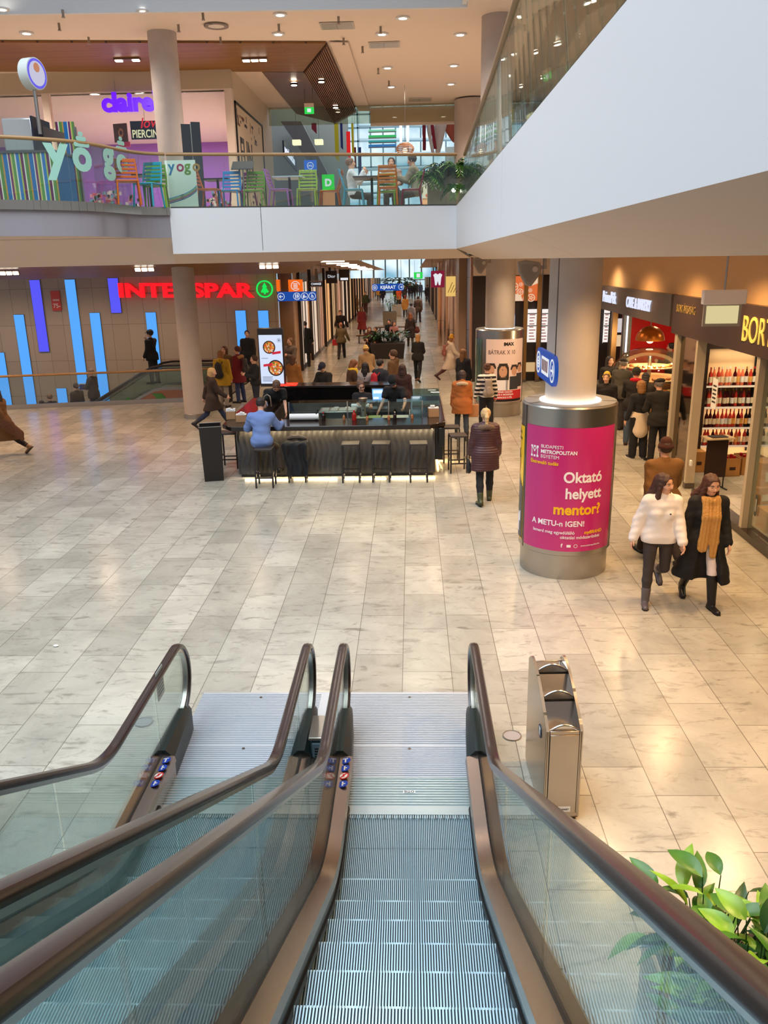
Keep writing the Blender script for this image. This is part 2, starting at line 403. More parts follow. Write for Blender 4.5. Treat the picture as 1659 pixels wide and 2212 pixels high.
# ------------------------------------------------------------------ arcade
XL, XR = -4.5, 1.85
m_store = mat('shopfront plaster', (186, 150, 116), 0.5)
mb = MB(); mb.box(XL - .3, XL, 32.0, 118, 0, 4.3); mb.build('wall_left', m_store, kind='structure')
mb = MB(); mb.box(XR, XR + .3, 33.0, 118, 0, 4.6); mb.build('wall_right', mat('arcade wall', (176, 146, 124), 0.35), kind='structure')
mb = MB(); mb.quad((XL - .5, 24.5, 4.38), (-1.9, 24.5, 4.38), (-1.9, 78, 3.2), (XL - .5, 78, 3.2)); mb.build('ceiling_arcade', mat('arcade ceiling', (170, 140, 112), 0.6), kind='structure')
mb = MB(); mb.quad((.6, 30, 4.36), (6, 30, 4.36), (6, 78, 3.3), (.6, 78, 3.3)); mb.build('ceiling_arcade', mat('arcade ceiling', (170, 140, 112)), kind='structure')
mb = MB(); mb.box(XL, XR, 116, 116.2, 0, 10)
mb.build('wall_end', mat('far hall', (140, 150, 150), 0.4), kind='structure')
mb = MB()
for i in range(9):
    for j in range(3): mb.box(XL + .3 + i * .68, XL + .3 + i * .68 + .6, 115.9, 116.0, .2 + j * 1.5, 1.55 + j * 1.5)
mb.build('window_1', emis('daylight panes', (196, 222, 232), 1.1), kind='structure')

# ------------------------------------------------------------------ upper storey
ZU = 9.8
mb = MB()
mb.quad((-17, 20.5, ZU), (1.35, 21.5, ZU), (1.35, -4, ZU), (12, -4, ZU), (12, 34.1, ZU), (-17, 34.1, ZU)); mb.build('ceiling', m_ceil, kind='structure', smooth=False)
mb = MB(); mb.plate([(-17, 20.5, ZU - .06), (1.35, 21.5, ZU - .06), (1.35, 21.5, ZU + 1.2), (-17, 20.5, ZU + 1.2)], (0, -1, 0), .1)
mb.plate([(1.33, 21.5, ZU - .0), (1.33, -4, ZU - .0), (1.33, -4, ZU + 1.2), (1.33, 21.5, ZU + 1.2)], (-1, 0, 0), .1)
mb.build('trim_7', m_white, kind='structure', smooth=False)
zw = 9.74
w_ = lambda *p: G(p[0], p[1], zw)
mb = MB(); mb.plate([w_(-30, 92), w_(704, 94), w_(655, 155), w_(-30, 155)], (0, 0, 1), .05); mb.build('ceiling_oak', m_wood, kind='structure')
mb = MB(); mb.plate([w_(566, 156), w_(655, 156), w_(722, 266), w_(640, 246)], (0, 0, 1), .05); mb.build('ceiling_oak', mat('bronze board', (116, 84, 60), 0.35), kind='structure')
sl = thing('ceiling_slats', 'angled panel of oak slats on the upper ceiling', 'ceiling panel', (0, 0, 0)); sl['kind'] = 'structure'
mb = MB(); mb.plate([w_(706, 94), w_(770, 240), w_(722, 266), w_(656, 156)], (0, 0, 1), .02); mb.build('ceiling_board', mat('slat board', (66, 36, 20), 0.6), sl)
mb = MB(); A, B, C_, D_ = w_(706, 94), w_(770, 240), w_(722, 266), w_(656, 156); A.z = B.z = C_.z = D_.z = zw - .06
for i in range(17):
    t0, t1 = (i + .15) / 17, (i + .7) / 17
    mb.plate([A.lerp(D_, t0), B.lerp(C_, t0), B.lerp(C_, t1), A.lerp(D_, t1)], (0, 0, 1), .06)
mb.build('slat', m_slat, sl)
# trim strip at the right of the slats
mb = MB(); mb.plate([w_(712, 93), w_(752, 93), w_(800, 240), w_(774, 240)], (0, 0, 1), .03); mb.build('trim_8', m_beige, kind='structure')
# shopfront wall of the upper shop
YS = 26.9
xs = lambda px: YP(px, 300, YS).x
zz = lambda py: YP(300, py, YS).z
zt, zb_ = zz(161), zz(196); XC = xs(507)
mb = MB(); mb.box(-17, XC, YS, YS + .25, zb_, ZU); mb.build('wall_upper', mat('shop band', (196, 178, 150), 0.6), kind='structure')
mb = MB(); mb.box(xs(491), XC, YS, YS + .25, ZT, zb_); mb.box(xs(101), xs(116), YS, YS + .2, ZT, zb_); mb.build('trim_9', m_beige, kind='structure')
# side wall with the poster of words
XW = XC
yw1 = XP(577, 300, XW).y
mb = MB(); mb.box(XW - .2, XW, YS + .25, yw1 + 1.2, ZT, ZU); mb.build('wall_side', mat('side wall', (208, 188, 160), 0.6), kind='structure')
# shop interior
ZP = YP(450, 284, 33.2).z
mb = MB(); mb.box(-17, XW - .2, 33.2, 33.4, ZT, ZP); mb.build('wall_shop', mat('purple wall', (150, 84, 190), 0.5), kind='structure')
mb = MB(); mb.box(-17, XW - .2, 33.15, 33.4, ZP, 9.9); mb.build('wall_shop', mat('shop white', (236, 216, 204), 0.5), kind='structure')
mb = MB(); mb.quad((-17, YS + .3, 9.2), (XW - .2, YS + .3, 9.2), (XW - .2, 33.2, 8.6), (-17, 33.2, 8.6)); mb.build('ceiling_shop', mat('shop white', ()), kind='structure')
mb = MB(); mb.quad((-17, YS, ZT + .01), (XW - .2, YS, ZT + .01), (XW - .2, 33.2, ZT + .01), (-17, 33.2, ZT + .01)); mb.build('floor_shop', m_beige, kind='structure')
area('shop_lamp', (-9, 30, 8.5), (0, 0, 0), 6, 3, 420, (1.0, .86, .84))
mb = MB(); mb.box(-17, xs(98), YS + .1, YS + .12, ZT, zb_); mb.box(xs(118), xs(489), YS + .1, YS + .12, ZT, zb_); mb.build('window_2', m_glass, kind='structure')
# bulkhead at the back of the upper hall, glass smoke curtain
yb = 34.2
mb = MB(); mb.box(YP(800, 240, yb).x, 12, yb, yb + .3, YP(900, 268, yb).z, ZU); mb.build('wall_bulkhead', m_ceil, kind='structure')
mb = MB(); mb.box(YP(580, 240, 33.4).x, 12, 33.38, 33.42, YP(700, 266, 33.4).z - .05, ZU - .05); mb.build('window_3', glass('smoke glass', (226, 226, 212), .08), kind='structure')
# glazed hall beyond
YF = 62
zf = lambda py: YP(850, py, YF).z
fx0, fx1 = YP(560, 330, YF).x, YP(1180, 330, YF).x
mb = MB(); mb.quad((fx0, YF, 3), (fx1, YF, 3), (fx1, YF, zf(225)), (fx0, YF, zf(225)))
mk = bpy.data.materials.new('daylight facade'); mk.use_nodes = True; nt = mk.node_tree; b = nt.nodes['Principled BSDF']
tc = nt.nodes.new('ShaderNodeTexCoord'); nz = nt.nodes.new('ShaderNodeTexNoise'); nz.inputs['Scale'].default_value = .35; nz.inputs['Detail'].default_value = 3
rp = nt.nodes.new('ShaderNodeValToRGB'); rp.color_ramp.elements[0].color = lin((112, 170, 196)); rp.color_ramp.elements[1].color = lin((226, 244, 252)); rp.color_ramp.elements[0].position = .38; rp.color_ramp.elements[1].position = .62
nt.links.new(tc.outputs['Object'], nz.inputs['Vector']); nt.links.new(nz.outputs['Fac'], rp.inputs['Fac']); nt.links.new(rp.outputs['Color'], b.inputs['Emission Color'])
b.inputs['Base Color'].default_value = (0, 0, 0, 1); b.inputs['Emission Strength'].default_value = 1.15
mb.build('window_4', mk, kind='structure')
mb = MB()
for i in range(24):
    x = fx0 + (fx1 - fx0) * i / 23; mb.box(x - .05, x + .05, YF - .2, YF - .1, 3, zf(225))
for i in range(13):
    z = 5.4 + i * .85; mb.box(fx0, fx1, YF - .2, YF - .1, z - .05, z + .05)
mb.build('trim_10', mat('facade frame', (120, 150, 160), .5), kind='structure')
mb = MB()
for i in range(8):
    z = 6.0 + i * .9 + .35; mb.plate([(YP(775, 300, 58).x, 58, z), (YP(1000, 300, 58).x, 58, z + .5 - i * .1), (YP(1000, 300, 58).x, 58, z + .62 - i * .1), (YP(775, 300, 58).x, 58, z + .12)], (0, 1, 0), .8)
mb.build('trim_11', mat('ramp rails', (190, 214, 222), .4), kind='structure')
# grey stair flight on the left of the upper hall
mb = MB(); ps = [YP(*p, 46) for p in ((606, 262), (650, 262), (716, 392), (742, 450), (700, 450), (690, 388), (668, 352))]
mb.plate(ps, (0, 1, 0), 1.6); mb.build('trim_12', mat('grey stair', (112, 112, 112), .5), kind='structure')
mb = MB(); mb.box(YP(576, 300, 48).x - 3, YP(752, 300, 48).x, 48, 48.2, 4, YP(600, 235, 48).z); mb.build('wall_upper_back', mat('upper back', (170, 178, 172), .5), kind='structure')
mb = MB(); mb.box(YP(986, 300, 40).x, 9, 52, 52.2, 4, 10.5); mb.build('wall_upper_right', mat('upper back', ()), kind='structure')
MB().quad((-17, 34.6, 16.5), (12, 34.6, 16.5), (12, 62.5, 16.5), (-17, 62.5, 16.5)).build('ceiling_hall', m_white, kind='structure')
area('upper_hall_light', (0, 50, 16.2), (0, 0, 0), 12, 16, 1900, COOL)
# ------------------------------------------------------------------ escalators
EY0, ERB, EYT = 4.55, 1.9, 4.55 + 1.9 * math.tan(rad(15))
def prof(h, far, near, n=9):
    """side path at perpendicular offset h from the step line: from y=far (level) round the bend and up the slope to y=near"""
    r = ERB - h; pts = [(far, h)]
    for i in range(n + 1):
        a = rad(30) * i / n; pts.append((EYT - r * sin(a), ERB - r * cos(a)))
    y, z = pts[-1]; pts.append((near, z + (y - near) * math.tan(rad(30))))
    return pts
def sweep(mb, sec, x0, far, near, mx=1, far_of=None):
    """section points (dx, h) swept along prof"""
    cols = [prof(h, far if far_of is None else far_of(h), near - .27 * h) for dx, h in sec]
    n = len(sec); m = len(cols[0]); vs = []
    for j in range(m):
        for i in range(n): vs.append((x0 + mx * sec[i][0], cols[i][j][0], cols[i][j][1]))
    fs = [(j * n + i, j * n + (i + 1) % n, (j + 1) * n + (i + 1) % n, (j + 1) * n + i) for j in range(m - 1) for i in range(n)]
    fs += [tuple(range(n)), tuple((m - 1) * n + i for i in range(n))[::-1]]
    return mb.add(vs, fs)
m_tread = mat('grooved aluminium', (176, 204, 216), 0.34, metal=0.55)  # teal light from under the steps is put into this base colour
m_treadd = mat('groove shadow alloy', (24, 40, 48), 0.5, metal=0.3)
m_comb = mat('comb aluminium', (206, 222, 224), 0.3, metal=0.85)
m_deck = mat('bronze steel', (176, 158, 146), 0.26, metal=1.0)
m_skirt = mat('dark skirt', (52, 64, 70), 0.35)
m_cap = mat('newel plastic', (30, 42, 42), 0.4)
m_hand = mat('handrail rubber', (52, 40, 38), 0.22)
m_blue = mat('sign blue', (24, 64, 176), 0.4)
m_red = mat('sign red', (206, 30, 34), 0.4)
def ribs(mb, x0, x1, y0, y1, z, d=.014, p=.0140, flip=False):
    """grooved plate: ridges along y between x0 and x1"""
    n = int((x1 - x0) / p)
    for i in range(n):
        a = x0 + i * p; mb.box(a, a + p * .5, y0, y1, z - d, z)
    return mb
RUN = .40
TH = 2.25
def step_levels():
    out = []; y = 5.47; k = 0
    while y > -1.2:
        # height of the step line at the tread's rear
        yy = y - RUN * .5
        pts = prof(0, 9, -3)
        for (a, za), (b, zb) in zip(pts, pts[1:]):
            if b <= yy <= a: z = za + (zb - za) * (a - yy) / (a - b); break
        out.append((y, max(z - .02, .0))); y -= RUN
    return out
LEV = step_levels()
def balustrade(root, xg, side, label, cap=True, far_end=6.86, sticker=False, panels=((5.9, 4.1), (4.08, 2.75), (2.73, 1.4), (1.38, -1.3))):
    """side=+1: steps lie at -x of the glass; -1: at +x"""
    b = bpy.data.objects.new('balustrade', None); COL.objects.link(b); b.parent = root; b['label'] = label
    # handrail
    zc, r = .58, .34
    path = [(6.5 + r * cos(rad(a)), zc + r * sin(rad(a))) for a in range(-90, 91, 12)]
    nrm = [(cos(rad(a)), sin(rad(a))) for a in range(-90, 91, 12)]
    pr = prof(.92, 6.3, -1.2)
    path += pr; nrm += [(0, 1)] + [(sin(rad(30 * i / 9)), cos(rad(30 * i / 9))) for i in range(10)] + [(.5, .866)]
    sec = [(-.038, -.018), (-.04, .004), (-.03, .02), (0, .026), (.03, .02), (.04, .004), (.038, -.018), (.022, -.024), (-.022, -.024)]
    mb = MB(); n = len(sec); vs = [(xg + dx, y + ny * dn, z + nz * dn) for (y, z), (ny, nz) in zip(path, nrm) for dx, dn in sec]
    m = len(path)
    fs = [(j * n + i, j * n + (i + 1) % n, (j + 1) * n + (i + 1) % n, (j + 1) * n + i) for j in range(m - 1) for i in range(n)] + [tuple(range(n)), tuple((m - 1) * n + i for i in range(n))]
    mb.add(vs, fs).build('handrail', m_hand, b)
    # steel guide under the handrail
    mb = MB(); sec2 = [(-.02, -.024), (.02, -.024), (.018, -.05), (-.018, -.05)]; n = 4
    vs = [(xg + dx, y + ny * dn, z + nz * dn) for (y, z), (ny, nz) in zip(path, nrm) for dx, dn in sec2]
    fs = [(j * n + i, j * n + (i + 1) % n, (j + 1) * n + (i + 1) % n, (j + 1) * n + i) for j in range(m - 1) for i in range(n)]
    mb.add(vs, fs).build('handrail_guide', m_steel, b)
    # glass
    lo, hi = prof(.2, 6.5, -1.3), prof(.87, 6.5, -1.3)
    def at(pl, y):
        for (a, za), (c, zc_) in zip(pl, pl[1:]):
            if c <= y <= a: return za + (zc_ - za) * (a - y) / (a - c)
        return pl[-1][1]
    def ys(a, c):
        k = max(2, int(abs(a - c) / .12)); return [a + (c - a) * i / k for i in range(k + 1)]
    mb = MB(); ring = [(6.5 + .3 * cos(rad(a)), zc + .3 * sin(rad(a))) for a in range(-90, 91, 15)]
    top = [(y, at(hi, y)) for y in ys(6.4, 5.92)]; bot = [(y, at(lo, y)) for y in ys(5.92, 6.4)]
    poly = ring + top + bot
    mb.plate([(xg - .006, y, z) for y, z in poly], (1, 0, 0), .012).build('glass_panel', m_glassr, b)
    for a, c in panels:
        mb = MB(); poly = [(y, at(hi, y)) for y in ys(a, c)] + [(y, at(lo, y)) for y in ys(c, a)]
        mb.plate([(xg - .006, y, z) for y, z in poly], (1, 0, 0), .012).build('glass_panel', m_glassr, b)
    # decks on both sides of the glass, gasket, skirt, cap
    s = side
    mb = MB(); sweep(mb, [(-.012 * s, .235), (-.105 * s, .215), (-.115 * s, .17), (-.012 * s, .17)], xg, 5.93, -1.2); mb.build('inner_deck', m_deck, b)
    mb = MB(); sweep(mb, [(.012 * s, .235), (.085 * s, .215), (.095 * s, .17), (.012 * s, .17)], xg, 5.93, -1.2); mb.build('outer_deck', m_deck, b)
    mb = MB(); sweep(mb, [(-.012, .242), (.012, .242), (.012, .2), (-.012, .2)], xg, 5.93, -1.2); mb.build('gasket', m_rubber, b)
    mb = MB(); sweep(mb, [(-.1 * s, .2), (-.092 * s, .2), (-.085 * s, -.12), (-.095 * s, -.12)], xg, 5.6, -1.2); mb.build('skirt', m_skirt, b)
    mb = MB(); sweep(mb, [(-.112 * s, .085), (-.09 * s, .085), (-.09 * s, .06), (-.118 * s, .06)], xg, 5.45, -1.2); mb.build('skirt_brush', m_black, b)
    if cap:
        mb = MB(); h = .10
        pl = [(-.105, 0), (.1, 0), (.1, .2), (.03, .27), (-.03, .27), (-.105, .2)]
        pe = [(-.07, 0), (.07, 0), (.07, .24), (.03, .3), (-.03, .3), (-.07, .24)]
        vs = [(xg - s * dx, 5.93, z) for dx, z in pl] + [(xg - s * dx, 6.55, z) for dx, z in pe] + [(xg - s * dx * .8, 6.68, z * .93) for dx, z in pe]
        fs = [(j * 6 + i, j * 6 + (i + 1) % 6, (j + 1) * 6 + (i + 1) % 6, (j + 1) * 6 + i) for j in range(2) for i in range(6)] + [tuple(range(6)), tuple(range(12, 18))]
        mb.add(vs, fs).build('newel_cap', m_cap, b)
        mb = MB(); mb.box(xg - .1, xg + .1, 5.3, 5.94, 0, .17); mb.build('plinth', m_deck, b)
    if sticker:
        st = bpy.data.objects.new('warning_sticker', None); COL.objects.link(st); st.parent = root
        zmid = lambda y: at(prof(.228, 6.5, -1.3), y)
        o2 = None
        for i, (y, c) in enumerate(((5.84, 'b'), (5.735, 'b'), (5.63, 'r'), (5.525, 'b'))):
            M = frame(Vector((xg - s * .058, y, zmid(y) + .006)), (-1, 0, 0.2 * s), (0, -1, 0))
            mb = MB(); disc(mb, M, .043, n=22, t=.002)
            if o2 is None: o2 = mb.build('pictogram_disc', m_blue if c == 'b' else m_red, b)
            else: mb.build('pictogram_disc', m_blue if c == 'b' else m_red, b)
            mb = MB()
            if c == 'r':
                disc(mb, M, .033, z=.002, n=20, t=.002); mb.build('pictogram', m_paper, b)
                mb = MB(); mb.prism([(-.03, -.022), (-.022, -.03), (.03, .022), (.022, .03)], .004, .006, M=M); mb.box(-.008, .008, -.02, .016, .004, .0055, M=M); mb.build('pictogram_bar', m_red, b)
            else:
                mb.ball(M @ Vector((0, .02, .003)), .008, .008, .003, 8, 5); mb.box(-.006, .006, -.026, .012, .002, .004, M=M)
                mb.box(-.022, .006, -.004, .006, .002, .004, M=M) if i else mb.box(-.02, .024, -.028, -.018, .002, .004, M=M)
                mb.build('pictogram', m_paper, b)
        bpy.data.objects.remove(st)
    return b
def escalator(name, label, xc, sl, sr, st_l=False, st_r=False):
    root = thing(name, label, 'escalator', (0, 0, 0), group='pair of escalators going down to the hall')
    xl, xr = xc - .505, xc + .505
    for i, (y, z) in enumerate(LEV):
        zp = LEV[i - 1][1] if i else z
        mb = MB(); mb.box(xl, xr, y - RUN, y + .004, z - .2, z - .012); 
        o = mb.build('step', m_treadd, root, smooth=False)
        mb = MB(); ribs(mb, xl + .004, xr, y - RUN - .004, y, z)
        # grooved riser down to the step in front, bright worn nosing
        d = z - zp
        if d > .015:
            n = int((xr - xl) / .0140)
            for k in range(n):
                a = xl + .004 + k * .0140; mb.box(a, a + .0070, y - .004, y + .008, zp - .01, z - .004)
        mb.build('tread', m_tread, o, smooth=False)
    # comb and landing
    mb = MB(); mb.box(xl - .0, xr + .0, 5.44, 5.92, -.03, .016)
    for k in range(11): mb.box(xl, xr, 5.56 + k * .034, 5.572 + k * .034, .012, .022)
    cp = mb.build('comb_plate', m_comb, root, smooth=False)
    mb = MB(); n = int((xr - xl) / .0184)
    for k in range(n): mb.box(xl + k * .0184, xl + k * .0184 + .008, 5.4, 5.45, 0, .013)
    mb.build('comb_teeth', m_comb, cp, smooth=False)
    mb = MB(); mb.box(xc - .05, xc + .05, 5.70, 5.735, .02, .024); mb.build('maker_plate', m_paper, cp)
    text('maker_lettering', 'OTIS', m_black, .036, frame(Vector((xc, 5.731, .0245)), (-1, 0, 0), (0, -1, 0)), cp, ext=.0008, align='CENTER', bold=.02, xs=1.1)
    mb = MB(); mb.box(xl - .1, xr + .1, 5.92, 7.36, -.03, .008)
    k = 5.93
    while k < 7.34:
        if abs(k - 6.42) > .01: mb.box(xl - .1, xr + .1, k, k + .013, .006, .014)
        k += .03
    lp = mb.build('landing_plate', mat('ribbed landing', (206, 212, 220), .34, metal=.6), root, smooth=False)
    for yy in (6.35, 7.25):
        mb = MB(); mb.cyl((xc, yy, .012), (xc, yy, .016), .014, n=12); mb.build('screw_cover', m_steeld, lp)
    balustrade(root, sl, -1, 'balustrade on the %s' % ('wall side' if xc < -1 else 'shared side'), sticker=st_l)
    balustrade(root, sr, 1, 'balustrade on the %s' % ('shared side' if xc < -1 else 'shop side'), sticker=st_r)
    # truss cladding under the slope
    mb = MB(); m2 = prof(.17, 5.9, -1.2)
    for x0, x1 in ((sl - .1, sl - .085), (sr + .085, sr + .1)):
        poly = [(x0, y, z) for y, z in m2] + [(x0, -1.2, m2[-1][1] - 1.0), (x0, 2.6, .0), (x0, 5.9, 0)]
        mb.plate(poly, (1, 0, 0), .015)
    mb.build('truss_cladding', m_steel, root, smooth=False)
    return root
escalator('escalator', 'escalator the photographer rides down, with the rubbish bin beside its foot', -.055, -.64, .53, st_l=True)
escalator('escalator', 'other escalator, whose outer newel has a paper notice on its glass', -1.555, -2.15, -.965, st_l=True)
# floor between the two escalators
mb = MB(); mb.box(-.95, -.65, 5.92, 7.36, 0, .009); mb.build('landing_infill', mat('ribbed landing', ()), bevel=0); tag(bpy.data.objects['landing_infill'], 'ribbed metal strip between the two escalator landings', 'floor plate')
mb = MB(); sweep(mb, [(-.8, .2), (-.5, .2), (-.5, .15), (-.8, .15)], -.155, 5.93, -1.2); o = mb.build('deck_infill', m_steeld); tag(o, 'dark metal cover filling the gap between the escalators', 'cover plate')
# stop-button stand between the newels
t = thing('emergency_stand', 'small glazed steel stand with a printed notice between the inner handrails', 'stand', (-.80, 6.12, 0))
mb = MB(); mb.prism([(-.085, -.16), (.085, -.16), (.085, .16), (-.085, .16)], .009, .36); mb.build('body', mat('stand slate', (78, 96, 108), .25), t, bevel=.01)
mb = MB(); mb.box(-.1, .1, -.18, .18, .36, .385); mb.build('lid', m_steel, t, bevel=.006)
mb = MB(); mb.box(-.07, .07, -.185, -.165, .06, .33); mb.build('notice', mat('notice blue', (120, 150, 170), .3), t)
mb = MB()
for i in range(4): mb.box(-.05, .05 - .01 * (i % 2), -.188, -.184, .28 - i * .025, .29 - i * .025)
mb.build('notice_text', m_black, t)
# paper notice on the outer glass
p0 = XP(345, 1475, -2.145)
t = thing('glass_notice', 'paper notice stuck inside the outer escalator glass near its newel', 'notice', (-2.143, p0.y, p0.z))
mb = MB(); mb.box(0, .003, -.09, .09, -.13, .13); mb.build('sheet', mat('notice paper', (170, 190, 196), .5), t)
mb = MB()
for i in range(7): mb.box(.003, .004, -.07, .07, .09 - i * .03, .1 - i * .03)
mb.build('printed_lines', mat('notice ink', (70, 110, 130)), t)
# round floor covers
for (px, py), lb in (((311, 1561), 'round steel floor cover beside the outer escalator newel'), ((1106, 1590), 'round steel floor cover between the handrail and the rubbish bin')):
    p = G(px, py); t = thing('floor_cover', lb, 'floor cover', (p.x, p.y, 0))
    mb = MB(); mb.cyl((0, 0, 0), (0, 0, .006), .078, n=32); mb.build('lid', mat('cover steel', (214, 214, 216), .35, metal=.8), t)
    mb = MB(); disc(mb, Matrix.Translation((0, 0, .006)), .086, r_in=.078, n=32, t=.004); mb.build('rim', m_steel, t)
# litter
p = G(121, 1397); mb = MB(); mb.ball((p.x, p.y, .012), .035, .02, .014, 7, 5); o = mb.build('paper_scrap', m_paper); tag(o, 'crumpled white scrap of paper lying on the pale floor', 'litter')

# ------------------------------------------------------------------ recycling bin beside the escalator
bp = G(1192, 1752); bc = G(1195, 1700)
t = thing('recycling_bin', 'tall brushed steel recycling bin with three stepped openings beside the escalator', 'rubbish bin', (1.11, 5.80, 0), rad(2))
W2, L2 = .14, .40
# side profile arch: low at the front (towards the escalator), high at the back
def topz(y): # y from -L2 (front) to L2 (back)
    u = (y + L2) / (2 * L2); return .80 + .27 * sin(min(1, u * 1.15) * pi / 2) - (.08 * max(0, (u - .82) / .18) ** 2)
N = 14
mb = MB()
for sx in (-1, 1):
    x0 = sx * W2; x1 = sx * (W2 - .012)
    ys_ = [-L2 + 2 * L2 * i / N for i in range(N + 1)]
    poly = [(x0, y, topz(y)) for y in ys_] + [(x0, L2, .03), (x0, -L2, .03)]
    mb.plate(poly, (-sx, 0, 0), .012)
mb.box(-W2 + .012, W2 - .012, L2 - .015, L2, .03, topz(L2) - .02)
mb.box(-W2 + .012, W2 - .012, -L2, -L2 + .02, .03, .79)
mb.box(-W2 + .012, W2 - .012, -L2 + .02, L2 - .015, .03, .06)
m_bin = mat('bin steel', (186, 172, 156), .27, metal=1.0, bump=.02, bscale=160)
mb.build('body', m_bin, t, bevel=.004)
mb = MB()
for i in range(40):
    y0, y1 = -L2 + 2 * L2 * i / 40, -L2 + 2 * L2 * (i + 1) / 40
    for sx in (-1, 1):
        mb.plate([(sx * W2, y0, topz(y0) - .012), (sx * W2, y1, topz(y1) - .012), (sx * W2, y1, topz(y1)), (sx * W2, y0, topz(y0))], (-sx, 0, 0), .022)
mb.build('rim', mat('bin rim', (220, 214, 206), .22, metal=1.0), t)
# three hopper compartments: slanted back wall, arched lip
for k in range(3):
    y0 = -L2 + .02 + k * .255; y1 = y0 + .235
    z0, z1 = topz(y0) - .01, topz(y1) - .05
    mb = MB(); mb.quad((-W2 + .014, y1, z1), (W2 - .014, y1, z1), (.09, y0 + .14, z0 - .1), (-.09, y0 + .14, z0 - .1))
    mb.quad((-W2 + .014, y1, z1), (-.09, y0 + .14, z0 - .1), (-.09, y0 + .02, z0 - .1), (-W2 + .014, y0, z0 - .02))
    mb.quad((W2 - .014, y1, z1), (.09, y0 + .14, z0 - .1), (.09, y0 + .02, z0 - .1), (W2 - .014, y0, z0 - .02))
    h = mb.build('hopper', mat('hopper steel', (196, 186, 176), .24, metal=1.0), t)
    mb = MB(); mb.quad((-.09, y0 + .02, z0 - .11), (.09, y0 + .02, z0 - .11), (.09, y0 + .14, z0 - .105), (-.09, y0 + .14, z0 - .105)); mb.build('opening', m_black, h)
    mb = MB(); mb.tube([(-W2 + .014 + (2 * W2 - .028) * i / 10, y0, z0 - .03 + .06 * sin(pi * i / 10)) for i in range(11)], .008, 8)
    mb.plate([(-W2 + .014 + (2 * W2 - .028) * i / 10, y0, z0 - .03 + .06 * sin(pi * i / 10)) for i in range(11)] + [(W2 - .014, y0, z0 - .2), (-W2 + .014, y0, z0 - .2)], (0, 1, 0), .004)
    mb.build('lip', mat('bin rim', ()), h)
mb = MB(); mb.box(-.11, .11, -L2 - .008, -L2,   .07, .76); d_ = mb.build('door', m_bin, t, bevel=.003)
mb = MB(); mb.box(-.115, -.11, -L2 - .004, -L2 + .002, .07, .8); mb.box(.11, .115, -L2 - .004, -L2 + .002, .07, .8); mb.build('door_gap', m_black, d_)
mb = MB(); mb.box(-.05, .07, -L2 - .011, -L2 - .008, .085, .13); mb.build('label_plate', m_paper, d_)
text('label_lettering', 'BUDAPART', m_black, .02, frame(Vector((-.044, -L2 - .012, .1)), (1, 0, 0), (0, 0, 1)), d_, ext=.0006, bold=.02)
M = frame(Vector((-W2 - .001, -.18, .66)), (0, -1, 0), (0, 0, 1)); mb = MB(); disc(mb, M, .055, n=28, t=.003); lg = mb.build('pictogram_disc', mat('navy', (24, 52, 78), .4), t)
mb = MB(); mb.box(-.02, .02, -.03, .022, .003, .005, M=M); mb.box(-.026, .026, .024, .032, .003, .005, M=M); mb.build('pictogram', m_paper, lg)
mb = MB(); mb.box(-W2 + .02, W2 - .02, -L2 + .02, L2 - .02, 0, .03); mb.build('foot', m_black, t)

# ------------------------------------------------------------------ leafy plants in a trough beside the escalator
def leaf_mesh(L=.26, Wd=.10):
    mb = MB(); n = 7; vs = []; 
    for i in range(n + 1):
        u = i / n; w = Wd * (sin(pi * min(1, u * 1.02)) ** .75) * (1 - .25 * u) * .5 + .001
        y = L * u; z = -.42 * L * u * u
        vs += [(-w, y, z + w * .35), (0, y, z), (w, y, z + w * .35)]
    fs = []
    for i in range(n):
        a = i * 3; fs += [(a, a + 1, a + 4, a + 3), (a + 1, a + 2, a + 5, a + 4)]
    return vs, fs
def leaf_mat(key, c, c2):
    if key in MATS: return MATS[key]
    m = mat(key, c, .35, vary=.35, vscale=9); b = m.node_tree.nodes['Principled BSDF']; b.inputs['Subsurface Weight'].default_value = .0
    b.inputs['Transmission Weight'].default_value = 0
    return m
m_leaf1 = leaf_mat('leaf green', (74, 128, 34), 0); m_leaf2 = leaf_mat('leaf light', (140, 186, 44), 0); m_leaf3 = leaf_mat('leaf dark', (40, 84, 34), 0)
def leafy(name, label, loc, n, spread, h, L=.26, group=None, pot=None, seed=1, mats=(m_leaf1, m_leaf2, m_leaf3)):
    rnd = random.Random(seed); t = thing(name, label, 'plant', loc, 0, group)
    mbs = [MB() for _ in mats]; st = MB()
    for i in range(n):
        a = rnd.uniform(0, 2 * pi); rr = spread * math.sqrt(rnd.random()); hh = h * rnd.uniform(.45, 1) * (1 - .25 * rr / spread)
        base = Vector((rr * .35 * cos(a), rr * .35 * sin(a), 0)); tip = Vector((rr * cos(a), rr * sin(a), hh))
        st.tube([base, base.lerp(tip, .5) + Vector((0, 0, .12 * hh)), tip], [.006, .005, .003], 5, caps=False)
        vs, fs = leaf_mesh(L * rnd.uniform(.75, 1.15), L * .42 * rnd.uniform(.8, 1.15))
        M = Matrix.Translation(tip) @ Matrix.Rotation(a - pi / 2 + rnd.uniform(-.7, .7), 4, 'Z') @ Matrix.Rotation(rnd.uniform(-.2, .95), 4, 'X') @ Matrix.Rotation(rnd.uniform(-.5, .5), 4, 'Y')
        mbs[rnd.choices(range(len(mats)), [5, 3, 3][:len(mats)])[0]].add([M @ Vector(p) for p in vs], fs)
    st.build('stem', m_leaf3, t)
    for b, m in zip(mbs, mats):
        if b.v: b.build('leaves', m, t)
    return t
t = thing('planter_trough', 'long pale planter trough standing beside the escalator', 'planter', (1.62, 2.6, 0))
mb = MB(); mb.box(-.33, .33, -1.5, 1.2, 0, .5); mb.build('box', mat('planter cream', (190, 170, 140), .5), t, bevel=.02)
